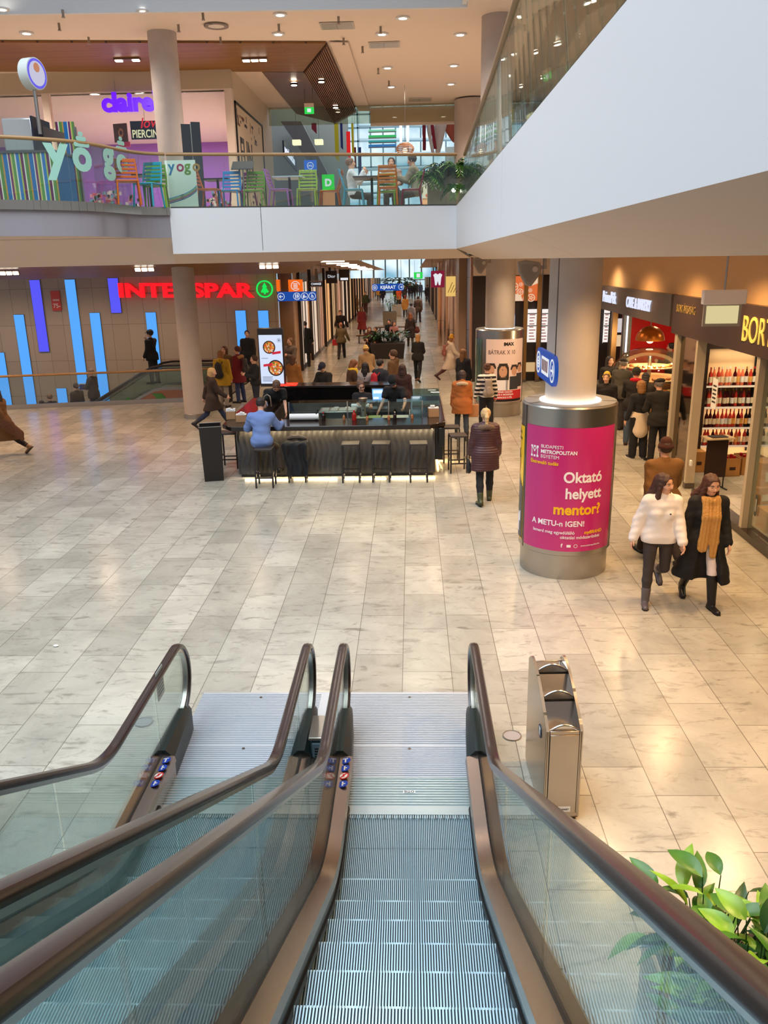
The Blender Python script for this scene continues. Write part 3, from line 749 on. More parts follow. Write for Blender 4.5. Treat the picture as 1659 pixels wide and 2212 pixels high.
mb = MB(); mb.box(-.3, .3, -1.47, 1.17, .5, .51); mb.build('soil', mat('soil', (60, 44, 32), .9), t)
for i, (x, y, n, h, sp, lb) in enumerate(((1.50, 3.40, 52, .70, .30, 'leafy green plant in the trough, farthest from the camera'), (1.58, 3.02, 66, .78, .34, 'leafy green plant in the middle of the trough by the handrail'), (1.68, 2.62, 70, .80, .36, 'leafy yellow-green plant in the trough at the picture corner'), (1.46, 2.66, 56, .74, .32, 'leafy plant low beside the handrail at the picture bottom'))):
    leafy('leafy_plant', lb, (x, y, .5), n, sp, h, .23, 'leafy plants beside the escalator', seed=20 + i)
# ------------------------------------------------------------------ columns and poster drums
def column(loc, r, z0, z1, label, n=40, base=True, slim=0.0):
    t = thing('column', label, 'column', (loc[0], loc[1], 0))
    mb = MB(); mb.lathe([(r, z0 + (.12 if base else 0)), (r + slim, z1)], n=n); mb.build('shaft', m_conc, t)
    if base:
        mb = MB(); mb.lathe([(r + .012, z0), (r + .012, z0 + .13), (r, z0 + .14)], n=n); mb.build('base_ring', m_steel, t)
    return t
cl = G(418, 905); column((cl.x, cl.y + .25), .30, 0, 4.24, 'round plaster column standing by the escalator opening, left of the bar')
cu = (cl.x, cl.y + .25)
column(cu, .36, ZT, 9.8, 'round plaster column on the upper storey in front of the purple shop', base=False)
c2 = G(1078, 30, 9.8); column((c2.x, c2.y + .2), .40, ZT, 9.8, 'round upper storey column behind the glass balustrade by the picture top', base=False)
c3 = YP(1018, 230, 33.0); column((c3.x, c3.y), .62, ZT, 9.75, 'wide upper storey column rising behind the hanging plants', base=False)
D1 = (2.12, 10.98); D2 = (2.42, 23.0)
column(D1, .335, 0, 4.24, 'thick plaster column rising from the magenta poster drum', base=False)
column(D2, .40, 0, 4.24, 'plaster column rising from the drum with the film poster', base=False)
def drum(loc, R, h, label, yaw):
    t = thing('poster_drum', label, 'advertising drum', (loc[0], loc[1], 0), yaw)
    n = 72
    mb = MB(); mb.lathe([(R - .03, 0), (R - .03, .34), (R, .36), (R, h - .02), (R - .02, h)], n=n); mb.build('steel_jacket', m_steel, t)
    mb = MB(); disc(mb, Matrix.Translation((0, 0, h - .005)), R - .02, r_in=.34, n=48, t=.012); mb.build('top_plate', mat('drum top', (120, 120, 124), .5), t)
    mb = MB(); disc(mb, Matrix.Translation((0, 0, h + .008)), .405, r_in=.335, n=48, t=.012); mb.build('light_ring', emis('ring light', (255, 244, 226), 6), t)
    for a in (-162, -22, 98): MB().box(-.012, .012, R - .006, R + .004, .36, h - .02, M=Matrix.Rotation(rad(a) - pi / 2, 4, 'Z')).build('seam_strip', m_steeld, t)
    return t
def curved(mb, R, a0, a1, z0, z1, n=24, mi=0):
    vs = [(R * cos(a0 + (a1 - a0) * i / n), R * sin(a0 + (a1 - a0) * i / n), z) for i in range(n + 1) for z in (z0, z1)]
    return mb.add(vs, [(2 * i, 2 * i + 2, 2 * i + 3, 2 * i + 1) for i in range(n)], mi)
def wrap(R, ac, zc):
    """plane x,y -> cylinder (x along the circumference, y up)"""
    return lambda p: Vector(((R + p.z) * cos(ac + p.x / R), (R + p.z) * sin(ac + p.x / R), zc + p.y))
R1, H1 = .63, 2.36
d1 = drum(D1, R1, H1, 'steel poster drum with a magenta university poster in the foreground', 0)
# the direction towards the camera
ac = math.atan2(-D1[1], -D1[0])
m_mag = mat('poster magenta', (196, 44, 120), .22, spec=.6)
aL, aR = ac - rad(58), ac + rad(68)
mb = MB(); curved(mb, R1 + .004, aL, aR, .42, 2.10, 40); po = mb.build('magenta_poster', m_mag, d1)
mW = mat('poster white', (246, 240, 244), .4); mY = mat('poster yellow', (246, 190, 24), .4)
def dt(s, m, size, x, z, bold=.0, xs=1.0, al='LEFT', shear=0.0, par=po, nm='lettering'):
    a = ac + x / R1
    return text(nm, s, m, size, None, par, ext=.001, align=al, bold=bold, xs=xs, warp=wrap(R1 + .0065, a, z), shear=shear)
dt('BUDAPESTI', mW, .062, -.36, 1.82); dt('METROPOLITAN', mW, .066, -.36, 1.75, .03); dt('EGYETEM', mW, .062, -.36, 1.685)
dt('Életrevaló tudás', mY, .066, -.53, 1.60, .025)
mb = MB(); w = wrap(R1 + .006, ac, 1.75)
def wq(mb, x0, x1, y0, y1, w, t=.002):
    n = max(1, int((x1 - x0) / .03))
    for i in range(n):
        xa, xb = x0 + (x1 - x0) * i / n, x0 + (x1 - x0) * (i + 1) / n
        mb.add([w(Vector((x, y, z))) for z in (0, t) for y in (y0, y1) for x in (xa, xb)], [(0, 2, 3, 1), (4, 5, 7, 6), (0, 1, 5, 4), (1, 3, 7, 5), (3, 2, 6, 7), (2, 0, 4, 6)])
for gx in (-.515, -.465, -.415):
    for gy in (-.055, .07): wq(mb, gx - .016, gx + .016, gy - .014, gy + .014, w)
for gx in (-.518, -.418): wq(mb, gx - .003, gx + .009, -.05, .07, w)
for k in range(5):
    wq(mb, -.515 + k * .011, -.498 + k * .011, .058 - k * .014, .07 - k * .014, w); wq(mb, -.434 - k * .011, -.417 - k * .011, .058 - k * .014, .07 - k * .014, w)
mb.build('emblem', mW, po)
dt('Oktató', mW, .20, .50, 1.38, .025, .92, 'RIGHT'); dt('helyett', mW, .20, .50, 1.16, .025, .92, 'RIGHT'); dt('mentor?', mY, .20, .50, .94, .03, .98, 'RIGHT')
dt('A METU-n IGEN!', mW, .105, -.46, .775, .02, .98)
dt('Ismerd meg egyedülálló', mW, .062, -.44, .665, .008); dt('myBRAND', mY, .062, .27, .665, .03, shear=.2)
dt('oktatási módszerünket', mW, .062, .52, .60, .008, 1.0, 'RIGHT')
dt('f', mW, .07, -.03, .482, .04)
mb = MB(); w = wrap(R1 + .006, ac, .5); wq(mb, .045, .1, -.018, .018, w)
for k in range(16):
    a, b = 2 * pi * k / 16, 2 * pi * (k + 1) / 16
    mb.add([w(Vector((.165 + r * cos(q), r * sin(q), 0))) for q in (a, b) for r in (.02, .026)], [(0, 1, 3, 2)])
mb.build('icons', mW, po)
dt('www.metropolitan.hu', mW, .034, .23, .49)
# yellow poster on the left hand side of the drum
yl0, yl1 = ac - rad(114), ac - rad(64.5)
mb = MB(); curved(mb, R1 + .004, yl0, yl1, .44, 2.04, 24); yp_ = mb.build('yellow_poster', mat('poster amber', (246, 190, 30), .3), d1)
mb = MB(); wy = wrap(R1 + .006, ac - rad(86), 0)
pts = [(-.28, .52), (.2, .52), (.2, 1.2), (.12, 1.28), (.06, 1.36), (-.28, 1.36)]
for (xa, za), (xb, zb2) in zip(pts[1:4], pts[2:5]): pass
for k in range(14):
    x0, x1 = -.26 + k * .035, -.26 + (k + 1) * .035
    zt_ = 1.34 if x0 < .05 else 1.34 - (x0 - .05) * .9
    wq(mb, x0, x1, .46, zt_, wy)
mb.build('printed_suit', mat('poster grey', (58, 60, 66), .35), yp_)
mb = MB()
for k in range(10):
    z0 = 1.34 + k * .03; hw = .1 * math.sqrt(max(.05, 1 - ((k - 4.5) / 5.2) ** 2)); wq(mb, -.02 - hw, -.02 + hw, z0, z0 + .031, wrap(R1 + .007, ac - rad(86), 0))
mb.build('printed_face', mat('poster skin', (214, 162, 130), .4), yp_)
mb = MB()
for k in range(5):
    z0 = 1.58 + k * .022; hw = .115 - k * .012; wq(mb, -.02 - hw, -.02 + hw, z0, z0 + .023, wrap(R1 + .008, ac - rad(86), 0))
mb.build('printed_hair', mat('poster hair', (50, 40, 34)), yp_)
text('lettering', 'vai', mW, .2, None, yp_, ext=.001, bold=.05, warp=wrap(R1 + .009, ac - rad(90), .70)); text('lettering', 'sál', mW, .2, None, yp_, ext=.001, bold=.05, warp=wrap(R1 + .009, ac - rad(94), .54))
text('lettering', 'SZÍNHÁZ', m_black, .06, None, yp_, ext=.001, warp=wrap(R1 + .008, ac - rad(97), 1.92)); text('lettering', 'ÉVADBÉRLET', m_black, .05, None, yp_, ext=.001, warp=wrap(R1 + .008, ac - rad(97), 1.84))
# second drum
R2, H2 = .66, 2.36
d2 = drum(D2, R2, H2, 'steel poster drum with a pale film poster, beside the steel pillars', 0)
ac2 = math.atan2(-D2[1], -D2[0])
mb = MB(); curved(mb, R2 + .004, ac2 - rad(32), ac2 + rad(72), .42, 2.12, 30); p2 = mb.build('film_poster', mat('poster blush', (236, 206, 192), .3, emit=(236, 206, 192), es=.1), d2)
def d2t(s, m, size, x, z, bold=0.0, xs=1.0, al='LEFT'): return text('lettering', s, m, size, None, p2, ext=.001, align=al, bold=bold, xs=xs, warp=wrap(R2 + .007, ac2 + x / R2, z))
mBr = mat('poster brown', (96, 60, 50)); mSk = mat('poster skin', ()); mHr = mat('poster hair', ())
d2t('BÁTRAK X 10', mBr, .16, -.3, 1.72, .0, .8); d2t('IMAX', m_black, .12, .12, 1.95, .05)
for x, z, sc, wmn in ((-.2, 1.3, 1, 0), (.12, 1.25, 1.25, 1), (.45, 1.26, .95, 0), (.66, 1.32, .85, 0)):
    w = wrap(R2 + .006, ac2 + x / R2, z)
    mb = MB()
    for k in range(8):
        hw = .09 * sc * math.sqrt(max(.04, 1 - ((k - 3.5) / 4.2) ** 2)); wq(mb, -hw, hw, (-.12 + k * .03) * sc, (-.09 + k * .03) * sc, w)
    mb.build('printed_face', mSk, p2)
    mb = MB(); w = wrap(R2 + .005, ac2 + x / R2, z)
    for k in range(10):
        if wmn or k > 5:
            hw = .13 * sc * (1 if k < 7 else (1.2 - .12 * (k - 5))); wq(mb, -hw, hw, (-.2 + k * .036 + .02) * sc, (-.164 + k * .036 + .02) * sc, w)
    mb.build('printed_hair', mHr, p2)
    mb = MB(); w = wrap(R2 + .0045, ac2 + x / R2, z); wq(mb, -.15 * sc, .15 * sc, -.5, -.15 * sc, w); mb.build('printed_clothes', [mat('poster white', ()), mat('poster grey', ())][wmn == 0 and x > .3], p2)
mb = MB(); curved(mb, R2 + .007, ac2 - rad(28), ac2 + rad(66), .50, .74, 24); rb = mb.build('red_band', mat('poster red', (206, 40, 48), .3), p2)
for z, s_ in ((.68, 'SZÍNES CSALÁDI'), (.61, 'FILM A MOZIKBAN'), (.53, 'MÁRCIUS 5-TŐL')): text('lettering', s_, mW, .06, None, rb, ext=.001, align='CENTER', bold=.03, warp=wrap(R2 + .009, ac2 + rad(16), z))
mb = MB(); curved(mb, R2 + .007, ac2 - rad(28), ac2 + rad(66), .43, .5, 24); mb.build('black_band', m_black, p2)
# green mirror panel on the drum's left side
mb = MB(); curved(mb, R2 + .004, ac2 - rad(88), ac2 - rad(44), .42, 2.12, 12); mb.build('mirror_panel', mat('green mirror', (150, 186, 170), .12, metal=.9), d2)

# steel clad pillars at the arcade's right hand corner
for (px, py), r, lb in (((994, 776), .62, 'large polished steel pillar with rosy reflections at the arcade corner'), ((968, 748), .52, 'second polished steel pillar, behind the first, on the arcade side')):
    p = G(px, py); t = thing('steel_pillar', lb, 'pillar', (p.x, p.y + r, 0))
    mb = MB(); mb.lathe([(r, 0), (r, 4.25)], n=40); mb.build('cladding', mat('rosy steel', (196, 166, 146), .22, metal=1.0), t)
    mb = MB()
    for z in (1.25, 3.45): mb.lathe([(r + .004, z), (r + .004, z + .015)], n=40)
    mb.build('joint', m_steeld, t)

# ------------------------------------------------------------------ snack bar
m_bar = mat('bar front charcoal', (64, 62, 62), .5); m_top = mat('bar top', (36, 28, 26), .12)
K0, K1 = -3.57, .45; KY = 16.12
t = thing('snack_bar', 'dark snack bar with a wavy charcoal front in the middle of the hall', 'bar', (0, KY, 0))
# wavy front: diamond waves modelled in the sheet
nx, nz = 150, 26; vs = []; fs = []
for j in range(nz + 1):
    for i in range(nx + 1):
        u, v = i / nx, j / nz
        d_ = .018 * sin(u * 2 * pi * 34 + 1.6 * sin(v * 2 * pi * 1.5)) * (.35 + .65 * abs(sin(v * pi * 1.5 + .3)))
        vs.append((K0 + (K1 - K0) * u, -.02 + d_, .06 + .90 * v))
for j in range(nz):
    for i in range(nx): a = j * (nx + 1) + i; fs.append((a, a + 1, a + nx + 2, a + nx + 1))
MB().add(vs, fs).build('wavy_front', m_bar, t)
mb = MB(); mb.box(K0, K1, 0, .5, .06, .98); mb.box(K0, K0 + .5, .5, 3.6, .06, .98); mb.box(K1 - .5, K1, .5, 3.2, .06, .98); mb.box(K0 + .04, K1 - .04, .03, .4, 0, .06)
mb.build('carcass', mat('bar carcass', (52, 48, 48), .5), t)
mb = MB()
mb.prism([(-3.86, .08), (-3.62, -.24), (.36, -.24), (.66, .05), (.66, 3.3), (-.05, 3.3), (-.05, .55), (-3.1, .55), (-3.1, 3.4), (-3.86, 3.4)], 1.0, 1.09)
mb.build('counter_top', m_top, t, bevel=.012)
mb = MB(); mb.box(.52, .64, -.14, .25, .62, 1.0); mb.box(.46, .62, .3, 3.2, .25, 1.0); mb.build('end_panel', m_blackg, t, bevel=.01)
mb = MB(); mb.box(K0 + .05, K1 - .05, -.1, -.06, .975, .99); mb.build('light_strip', emis('warm strip', (255, 214, 150), 6), t)
mb = MB(); mb.box(K0 + .1, K1 - .1, .06, .1, .012, .03); mb.box(.5, .54, .4, 2.6, .012, .03); mb.build('foot_light', emis('warm strip', ()), t)
for x in (-3, -2, -1, 0): 
    l = area('bar_strip_light', (x, -.1, .96), (rad(12), 0, 0), .9, .05, 4.5, (1, .78, .46)); l.parent = t
    l = area('bar_foot_light', (x, -.05, .05), (rad(-60), 0, 0), .9, .03, 2.6, (1, .76, .42)); l.parent = t
l = area('bar_foot_light', (.6, 1.2, .1), (0, rad(-60), 0), 1.6, .05, 14, (1, .74, .36)); l.parent = t
# back counter
BY = 4.05
t2 = thing('back_counter', 'black glossy back wall of the snack bar behind the staff', 'counter', (0, KY, 0))
mb = MB(); mb.box(-3.35, -.55, BY, BY + .5, 0, 1.22); mb.build('carcass', m_blackg, t2, bevel=.01)
mb = MB(); mb.box(-3.42, -.5, BY - .04, BY + .56, 1.22, 1.27); mb.build('top', m_top, t2, bevel=.008)
mb = MB(); mb.box(-3.36, -2.9, BY + .05, BY + .45, 1.27, 1.285); mb.build('red_lamp_strip', emis('red glow', (255, 40, 20), 2.5), t2)
# menu totem
p = YP(590, 820, KY + BY + .3)
t3 = thing('menu_screen', 'tall lit menu screen with two food bowls on the back counter', 'screen', (p.x, KY + BY + .3, 1.27), rad(-6))
sw, sh = .66, 1.40
mb = MB(); mb.box(-sw / 2, sw / 2, -.05, .05, -.05, sh); mb.build('casing', mat('screen casing', (50, 38, 38), .3), t3, bevel=.02)
mb = MB(); mb.box(-sw / 2 + .035, sw / 2 - .035, -.054, -.05, .03, sh - .17); sc_ = mb.build('display', emis('screen white', (214, 226, 250), 1.0), t3)
fM = lambda x, z: frame(Vector((x, -.055, z)), (1, 0, 0), (0, 0, 1))
em = lambda k, c, s=.8: emis('print ' + k, c, s)
for x, z, r, c1 in ((-.04, .93, .16, (236, 122, 40)), (.1, .42, .2, (226, 110, 40))):
    mb = MB(); disc(mb, fM(x, z), r, n=30, t=.002); bw = mb.build('bowl_picture', em('bowl', (40, 26, 24)), sc_)
    mb = MB(); disc(mb, fM(x, z), r * .84, z=.002, n=26, t=.002); mb.build('food_picture', em('food', c1), bw)
    rnd = random.Random(3)
    for c in ((250, 200, 90), (206, 60, 30), (250, 236, 220), (90, 130, 50)):
        mb = MB()
        for i in range(12):
            a, q = rnd.uniform(0, 6.28), r * .74 * math.sqrt(rnd.random()); disc(mb, fM(x + q * cos(a), z + q * sin(a)), r * .11, z=.004, n=7, t=.001)
        mb.build('food_picture', em('food %d' % c[2], c), bw)
mb = MB(); mb.prism([(-.02, -.03), (.2, .0), (.2, .06), (-.02, .03)], 0, .004, M=fM(.05, .78)); mb.prism([(-.26, -.03), (-.03, .0), (-.03, .06), (-.26, .03)], 0, .006, M=fM(.05, .48)); mb.build('price_tag', em('tag red', (224, 36, 60)), sc_)
mb = MB(); disc(mb, fM(.22, 1.1), .05, r_in=.042, n=20, t=.002); disc(mb, fM(.22, 1.1), .024, n=12, t=.002)
for i in range(5): mb.box(-.25, .02 - .03 * (i % 2), 0, .002, -.006, .006, M=Matrix.Translation((0, -.056, .2 - i * .028)))
mb.box(-.25, -.08, 0, .002, -.006, .006, M=Matrix.Translation((0, -.056, .66))); mb.build('printed_lines', em('grey', (120, 130, 160)), sc_)

# stools
def stool(loc, label, rz=0.0):
    t = thing('bar_stool', label, 'stool', (loc.x, loc.y, 0), rz, 'slim dark bar stools around the snack bar')
    w = .165; H_ = .78
    mb = MB(); mb.box(-w - .01, w + .01, -w - .01, w + .01, H_ - .04, H_); mb.build('seat', mat('stool seat', (58, 50, 46), .4), t, bevel=.008)
    for sx in (-1, 1):
        for sy in (-1, 1): MB().box(sx * w - .016, sx * w + .016, sy * w - .016, sy * w + .016, 0, H_ - .04).build('leg', mat('stool metal', (40, 34, 34), .4), t)
    for z, s_ in ((.25, 'x'), (.18, 'y'), (.25, 'z')):
        pass
    for a, b in (((-w, -w), (w, -w)), ((-w, w), (w, w))): MB().box(a[0], b[0], a[1] - .01, a[1] + .01, .19, .215).build('footrest', mat('stool metal', ()), t)
    for x in (-w, w): MB().box(x - .01, x + .01, -w, w, .26, .285).build('crossbar', mat('stool metal', ()), t)
    return t
for (px, py), lb, rz in (((570, 966), 'bar stool under the man in the blue shirt', 0), ((640, 956), 'bar stool with a black coat thrown over it', .05), ((757, 956), 'empty front bar stool nearest the one with the coat', .02),
        ((823, 955), 'middle one of the three empty stools at the bar front', -.03), ((904, 955), 'empty bar stool at the right end of the bar front', .02), ((974, 920), 'bar stool pushed against the bar\'s right end, behind the other', .05),
        ((989, 938), 'bar stool standing free at the right end of the bar', .1), ((494, 932), 'bar stool at the left end of the bar beside the black bin', .05)):
    stool(G(px, py, .78), lb, rz)

# things on the counter
CT = 1.091
def cpt(px, py, z=CT): return G(px, py, z)
def bottle(name, label, loc, r, h, m, mc, cat='bottle', group=None, lab=None, name2='cap'):
    t = thing(name, label, cat, loc, 0, group)
    mb = MB(); mb.lathe([(0, 0), (r, 0), (r, h * .58), (r * .85, h * .66), (r * .38, h * .78), (r * .36, h * .9)], n=12); mb.build('body', m, t)
    mb = MB(); mb.lathe([(r * .4, h * .88), (r * .38, h), (0, h)], n=10); mb.build(name2, mc, t)
    if lab:
        mb = MB(); mb.lathe([(r * 1.02, h * .16), (r * 1.02, h * .48)], n=12); mb.build('label', lab, t)
    return t
m_soy = mat('soy bottle', (30, 16, 12), .15); m_chili = mat('chili sauce', (160, 24, 18), .2); m_jar = mat('amber jar', (170, 110, 70), .2)
for px, py, r, h, m, mc, lb in ((684, 908, .04, .17, m_soy, m_black, 'dark soy bottle on the bar, first from the paper roll'), (699, 908, .04, .17, m_soy, m_red, 'dark soy bottle with a red cap, second from the paper roll'),
        (765, 908, .045, .21, m_chili, m_red, 'tall red sauce bottle in front of the glass screen'), (853, 907, .035, .17, m_soy, mat('cream cap', (230, 220, 190)), 'dark sauce bottle with a pale cap near the bar\'s right corner'),
        (743, 907, .028, .12, m_jar, m_steel, 'small pepper mill left of the red sauce bottle'), (793, 908, .026, .11, m_jar, m_steel, 'small pepper mill right of the red sauce bottle'), (840, 907, .028, .12, m_jar, m_steel, 'small pepper mill beside the pale-capped bottle'), (890, 904, .028, .11, m_jar, m_steel, 'small pepper mill at the end of the glass screen')):
    p = cpt(px, py); bottle('sauce_bottle' if h > .15 else 'pepper_mill', lb, p, r, h, m, mc, 'bottle' if h > .15 else 'mill')
def tray_box(px, py, lb, s=.2, h=.17, z=CT):
    p = cpt(px, py, z); t = thing('cutlery_crate', lb, 'crate', p, .1)
    mb = MB(); w = s / 2; mb.box(-w, w, -w * .8, w * .8, 0, .012)
    for a in ((-w, w, -w * .8, -w * .8 + .01), (-w, w, w * .8 - .01, w * .8), (-w, -w + .01, -w * .8, w * .8), (w - .01, w, -w * .8, w * .8)): mb.box(*a, 0, h)
    mb.build('box', mat('light wood', (176, 132, 92), .5), t)
    mb = MB(); rnd = random.Random(px)
    for i in range(5): 
        x = -w + .03 + i * (s - .06) / 4; mb.prism([(x - .025, -.05), (x + .025, -.05), (x + .03, .05), (x - .02, .05)], h * .6, h + rnd.uniform(.01, .06))
    mb.build('napkins', m_paper, t)
    return t
tray_box(500, 905, 'wooden crate of white napkins on the bar\'s left corner'); tray_box(522, 911, 'wooden napkin crate next to the man in blue', .22, .15); tray_box(936, 900, 'wooden napkin box on the bar\'s right corner', .22, .18)
# glass sneeze screen
t = thing('glass_screen', 'low glass screen standing on the bar in front of the staff', 'glass screen', (0, KY + .5, CT))
for a, b in ((-2.55, -1.35), (-1.33, -.5), (-.48, .2)):
    MB().box(a, b, 0, .01, 0, .34).build('pane', m_glassg, t)
MB().box(.19, .2, 0, 1.6, 0, .34).build('pane', m_glassg, t)
MB().box(-2.55, .2, .01, .35, .33, .34).build('shelf_pane', m_glassg, t)
for x in (-2.55, -1.34, -.49, .2): MB().box(x - .012, x + .012, -.004, .02, 0, .36).build('post', m_steel, t)
# kitchen worktop behind the screen with pans and wells
t = thing('prep_counter', 'steel preparation counter with a row of food wells behind the glass', 'counter', (0, KY + .75, 0))
MB().box(-2.5, .1, 0, .75, 0, .92).build('cabinet', m_steeld, t, bevel=.01)
MB().box(-2.52, .12, -.02, .77, .92, .95).build('worktop', m_steel, t, bevel=.005)
for i in range(4):
    for j in range(2):
        x = -2.3 + i * .22; MB().box(x, x + .19, .12 + j * .27, .35 + j * .27, .95, .965).build('food_well', mat('well lid', (206, 214, 216), .3, metal=.6), t, bevel=.006)
for i in range(4):
    x = -1.25 + i * .3; MB().box(x, x + .27, .1, .5, .95, 1.02).build('food_tray', mat('tray %d' % i, [(214, 206, 180), (150, 170, 90), (206, 190, 150), (226, 222, 212)][i], .5), t, bevel=.006)
t = thing('griddle', 'steel griddle box with slotted lid behind the soy bottles', 'griddle', (-1.55, KY + 1.05, .951))
MB().box(-.45, .35, -.05, .5, 0, .2).build('body', m_steel, t, bevel=.01)
for i in range(4): MB().box(-.4 + i * .19, -.25 + i * .19, .02, .42, .2, .212).build('lid', mat('well lid', ()), t)
for px, py, lb, s in ((727, 881, 'white paper cup upside down behind the glass', 1.0), (751, 879, 'white paper cup beside the coffee machine', .9)):
    p = G(px, py, 1.1); t = thing('paper_cup', lb, 'cup', (p.x, p.y, 1.1 - .14)); mb = MB(); mb.lathe([(0, 0), (.045 * s, 0), (.055 * s, .15 * s), (.05 * s, .15 * s), (.04 * s, .01)], n=16); mb.build('wall', m_paper, t)
    mb = MB(); mb.lathe([(.056 * s, .148 * s), (.06 * s, .152 * s), (.056 * s, .156 * s)], n=16); mb.build('rim', m_paper, t)
# paper roll
p = cpt(655, 909); t = thing('paper_roll', 'thick white paper roll lying on the bar', 'paper roll', (p.x, p.y + .05, CT + .07)); mb = MB(); mb.cyl((-.28, 0, 0), (.32, 0, 0), .07, n=20); mb.build('roll', m_paper, t); mb = MB(); mb.cyl((.318, 0, 0), (.323, 0, 0), .025, n=14); mb.build('core', mat('card', (150, 110, 80)), t)
# tap
p = G(574, 900, 1.0); t = thing('spring_tap', 'curved steel kitchen tap behind the man in blue', 'tap', (p.x, 17.3, .95))
mb = MB(); mb.tube([(0, 0, 0), (0, 0, .42), (.03, 0, .52), (.09, 0, .56), (.15, 0, .52), (.17, 0, .4), (.17, 0, .3)], .014, 8); mb.build('spout', m_steel, t); MB().cyl((0, 0, 0), (0, 0, .06), .03).build('base', m_steel, t)
# till screen
p = G(818, 868, 1.15); t = thing('till_screen', 'blue lit till screen between the two bar workers', 'till', (p.x, p.y + .1, 1.0))
MB().box(-.17, .17, -.02, .02, .15, .45).build('casing', m_black, t, bevel=.01); MB().box(-.145, .145, -.024, -.02, .17, .43).build('display', emis('till blue', (120, 170, 250), 1.6), t); MB().box(-.03, .03, -.02, .05, 0, .15).build('stand', m_black, t)
mb = MB(); mb.box(-.12, .0, -.026, -.024, .2, .25); mb.box(-.12, .12, -.026, -.024, .33, .4); mb.build('window', emis('till pale', (214, 230, 255), 1.4), bpy.data.objects['display.001'] if 'display.001' in bpy.data.objects else t)
MB().box(-.2, .2, -.15, .2, -.3, .0).build('cabinet', m_blackg, t)
# curved glass display case at the right end
p = cpt(903, 876); t = thing('display_case', 'small curved glass display case at the bar\'s right end', 'display case', (.3, KY + 2.2, CT))
mb = MB(); pr = [(-.3, 0), (-.3, .1), (-.24, .22), (-.1, .3), (.3, .3), (.3, 0)]
mb.prism([(a, b) for a, b in pr], -.3, .3, M=Matrix(((0, 0, 1, 0), (1, 0, 0, 0), (0, 1, 0, 0), (0, 0, 0, 1)))); mb.build('case_glass', glass('case glass', (170, 200, 204), .2), t)
MB().box(-.31, .31, -.31, .31, 0, .02).build('base', m_steel, t)
# coffee machine
t = thing('coffee_grinder', 'small chrome coffee grinder beside the woman behind the bar', 'grinder', (-1.05, KY + 1.15, .951))
MB().lathe([(.0, 0), (.09, 0), (.08, .1), (.05, .16), (.05, .3), (.09, .34), (.1, .46), (.0, .48)], n=16).build('body', m_steel, t); MB().box(-.02, .02, -.14, -.06, .2, .24).build('spout', m_black, t)
# black litter bin left of the bar
p = G(458, 1040); t = thing('litter_bin', 'black square litter bin standing at the left end of the bar', 'rubbish bin', (p.x, p.y + .2, 0), rad(14))
mb = MB(); w = .22
mb.prism([(-w + .03, -w + .03), (w - .03, -w + .03), (w - .03, w - .03), (-w + .03, w - .03)], 0, .04)
vs = [(sx * (w - .03), sy * (w - .03), .04) for sx, sy in ((-1, -1), (1, -1), (1, 1), (-1, 1))] + [(sx * w, sy * w, 1.12) for sx, sy in ((-1, -1), (1, -1), (1, 1), (-1, 1))] + [(sx * (w - .02), sy * (w - .02), 1.12) for sx, sy in ((-1, -1), (1, -1), (1, 1), (-1, 1))] + [(sx * (w - .04), sy * (w - .04), .7) for sx, sy in ((-1, -1), (1, -1), (1, 1), (-1, 1))]
fs = [(j * 4 + i, j * 4 + (i + 1) % 4, (j + 1) * 4 + (i + 1) % 4, (j + 1) * 4 + i) for j in range(3) for i in range(4)] + [(0, 1, 2, 3), (12, 13, 14, 15)]
mb.add(vs, fs).build('body', mat('bin black', (34, 28, 26), .3), t)
MB().box(-.1, .02, -w - .004, -w + .012, .72, .96, M=Matrix.Rotation(rad(-3.2), 4, 'X')).build('notice', m_paper, t)
mb = MB(); mb.tube([(sx * w, sy * w, 1.12) for sx, sy in ((-1, -1), (1, -1), (1, 1), (-1, 1))], .008, 6, closed=True); mb.build('rim', m_steel, t)

# coat thrown over the stool
p = G(640, 956, .78); t = thing('black_coat', 'black quilted coat hanging over a bar stool with its lining showing', 'coat', (p.x, p.y, .78))
rnd = random.Random(4); nxx, nyy = 14, 18; vs = []; 
for j in range(nyy + 1):
    for i in range(nxx + 1):
        u, v = i / nxx - .5, j / nyy
        L = v * 1.05
        if L < .14: x, y, z = u * .46, .16 - L - .02, .03
        elif L < .4: x, y, z = u * .48, .16 - L, .035
        else: x, y, z = u * (.5 - .12 * (v - .4)) + .03 * sin(v * 9), -.235 - .03 * sin(u * 16) - .02 * sin(v * 7), .03 - (L - .4)
        vs.append((x + .01 * sin(v * 21 + u * 9), y + .012 * sin(u * 23), z + .01 * sin(u * 17 + v * 5)))
fs = [(j * (nxx + 1) + i, j * (nxx + 1) + i + 1, (j + 1) * (nxx + 1) + i + 1, (j + 1) * (nxx + 1) + i) for j in range(nyy) for i in range(nxx)]
o = MB().add(vs, fs).build('shell', mat('coat black', (18, 18, 22), .75), t); sm = o.modifiers.new('t', 'SOLIDIFY'); sm.thickness = .03; o.modifiers.new('s', 'SUBSURF').levels = 1
MB().tube([(-.2, .1, .06), (-.1, .14, .075), (.05, .13, .08), (.2, .1, .06)], [.03, .045, .045, .03], 10).build('collar', mat('coat collar', (88, 70, 54), .7), t)
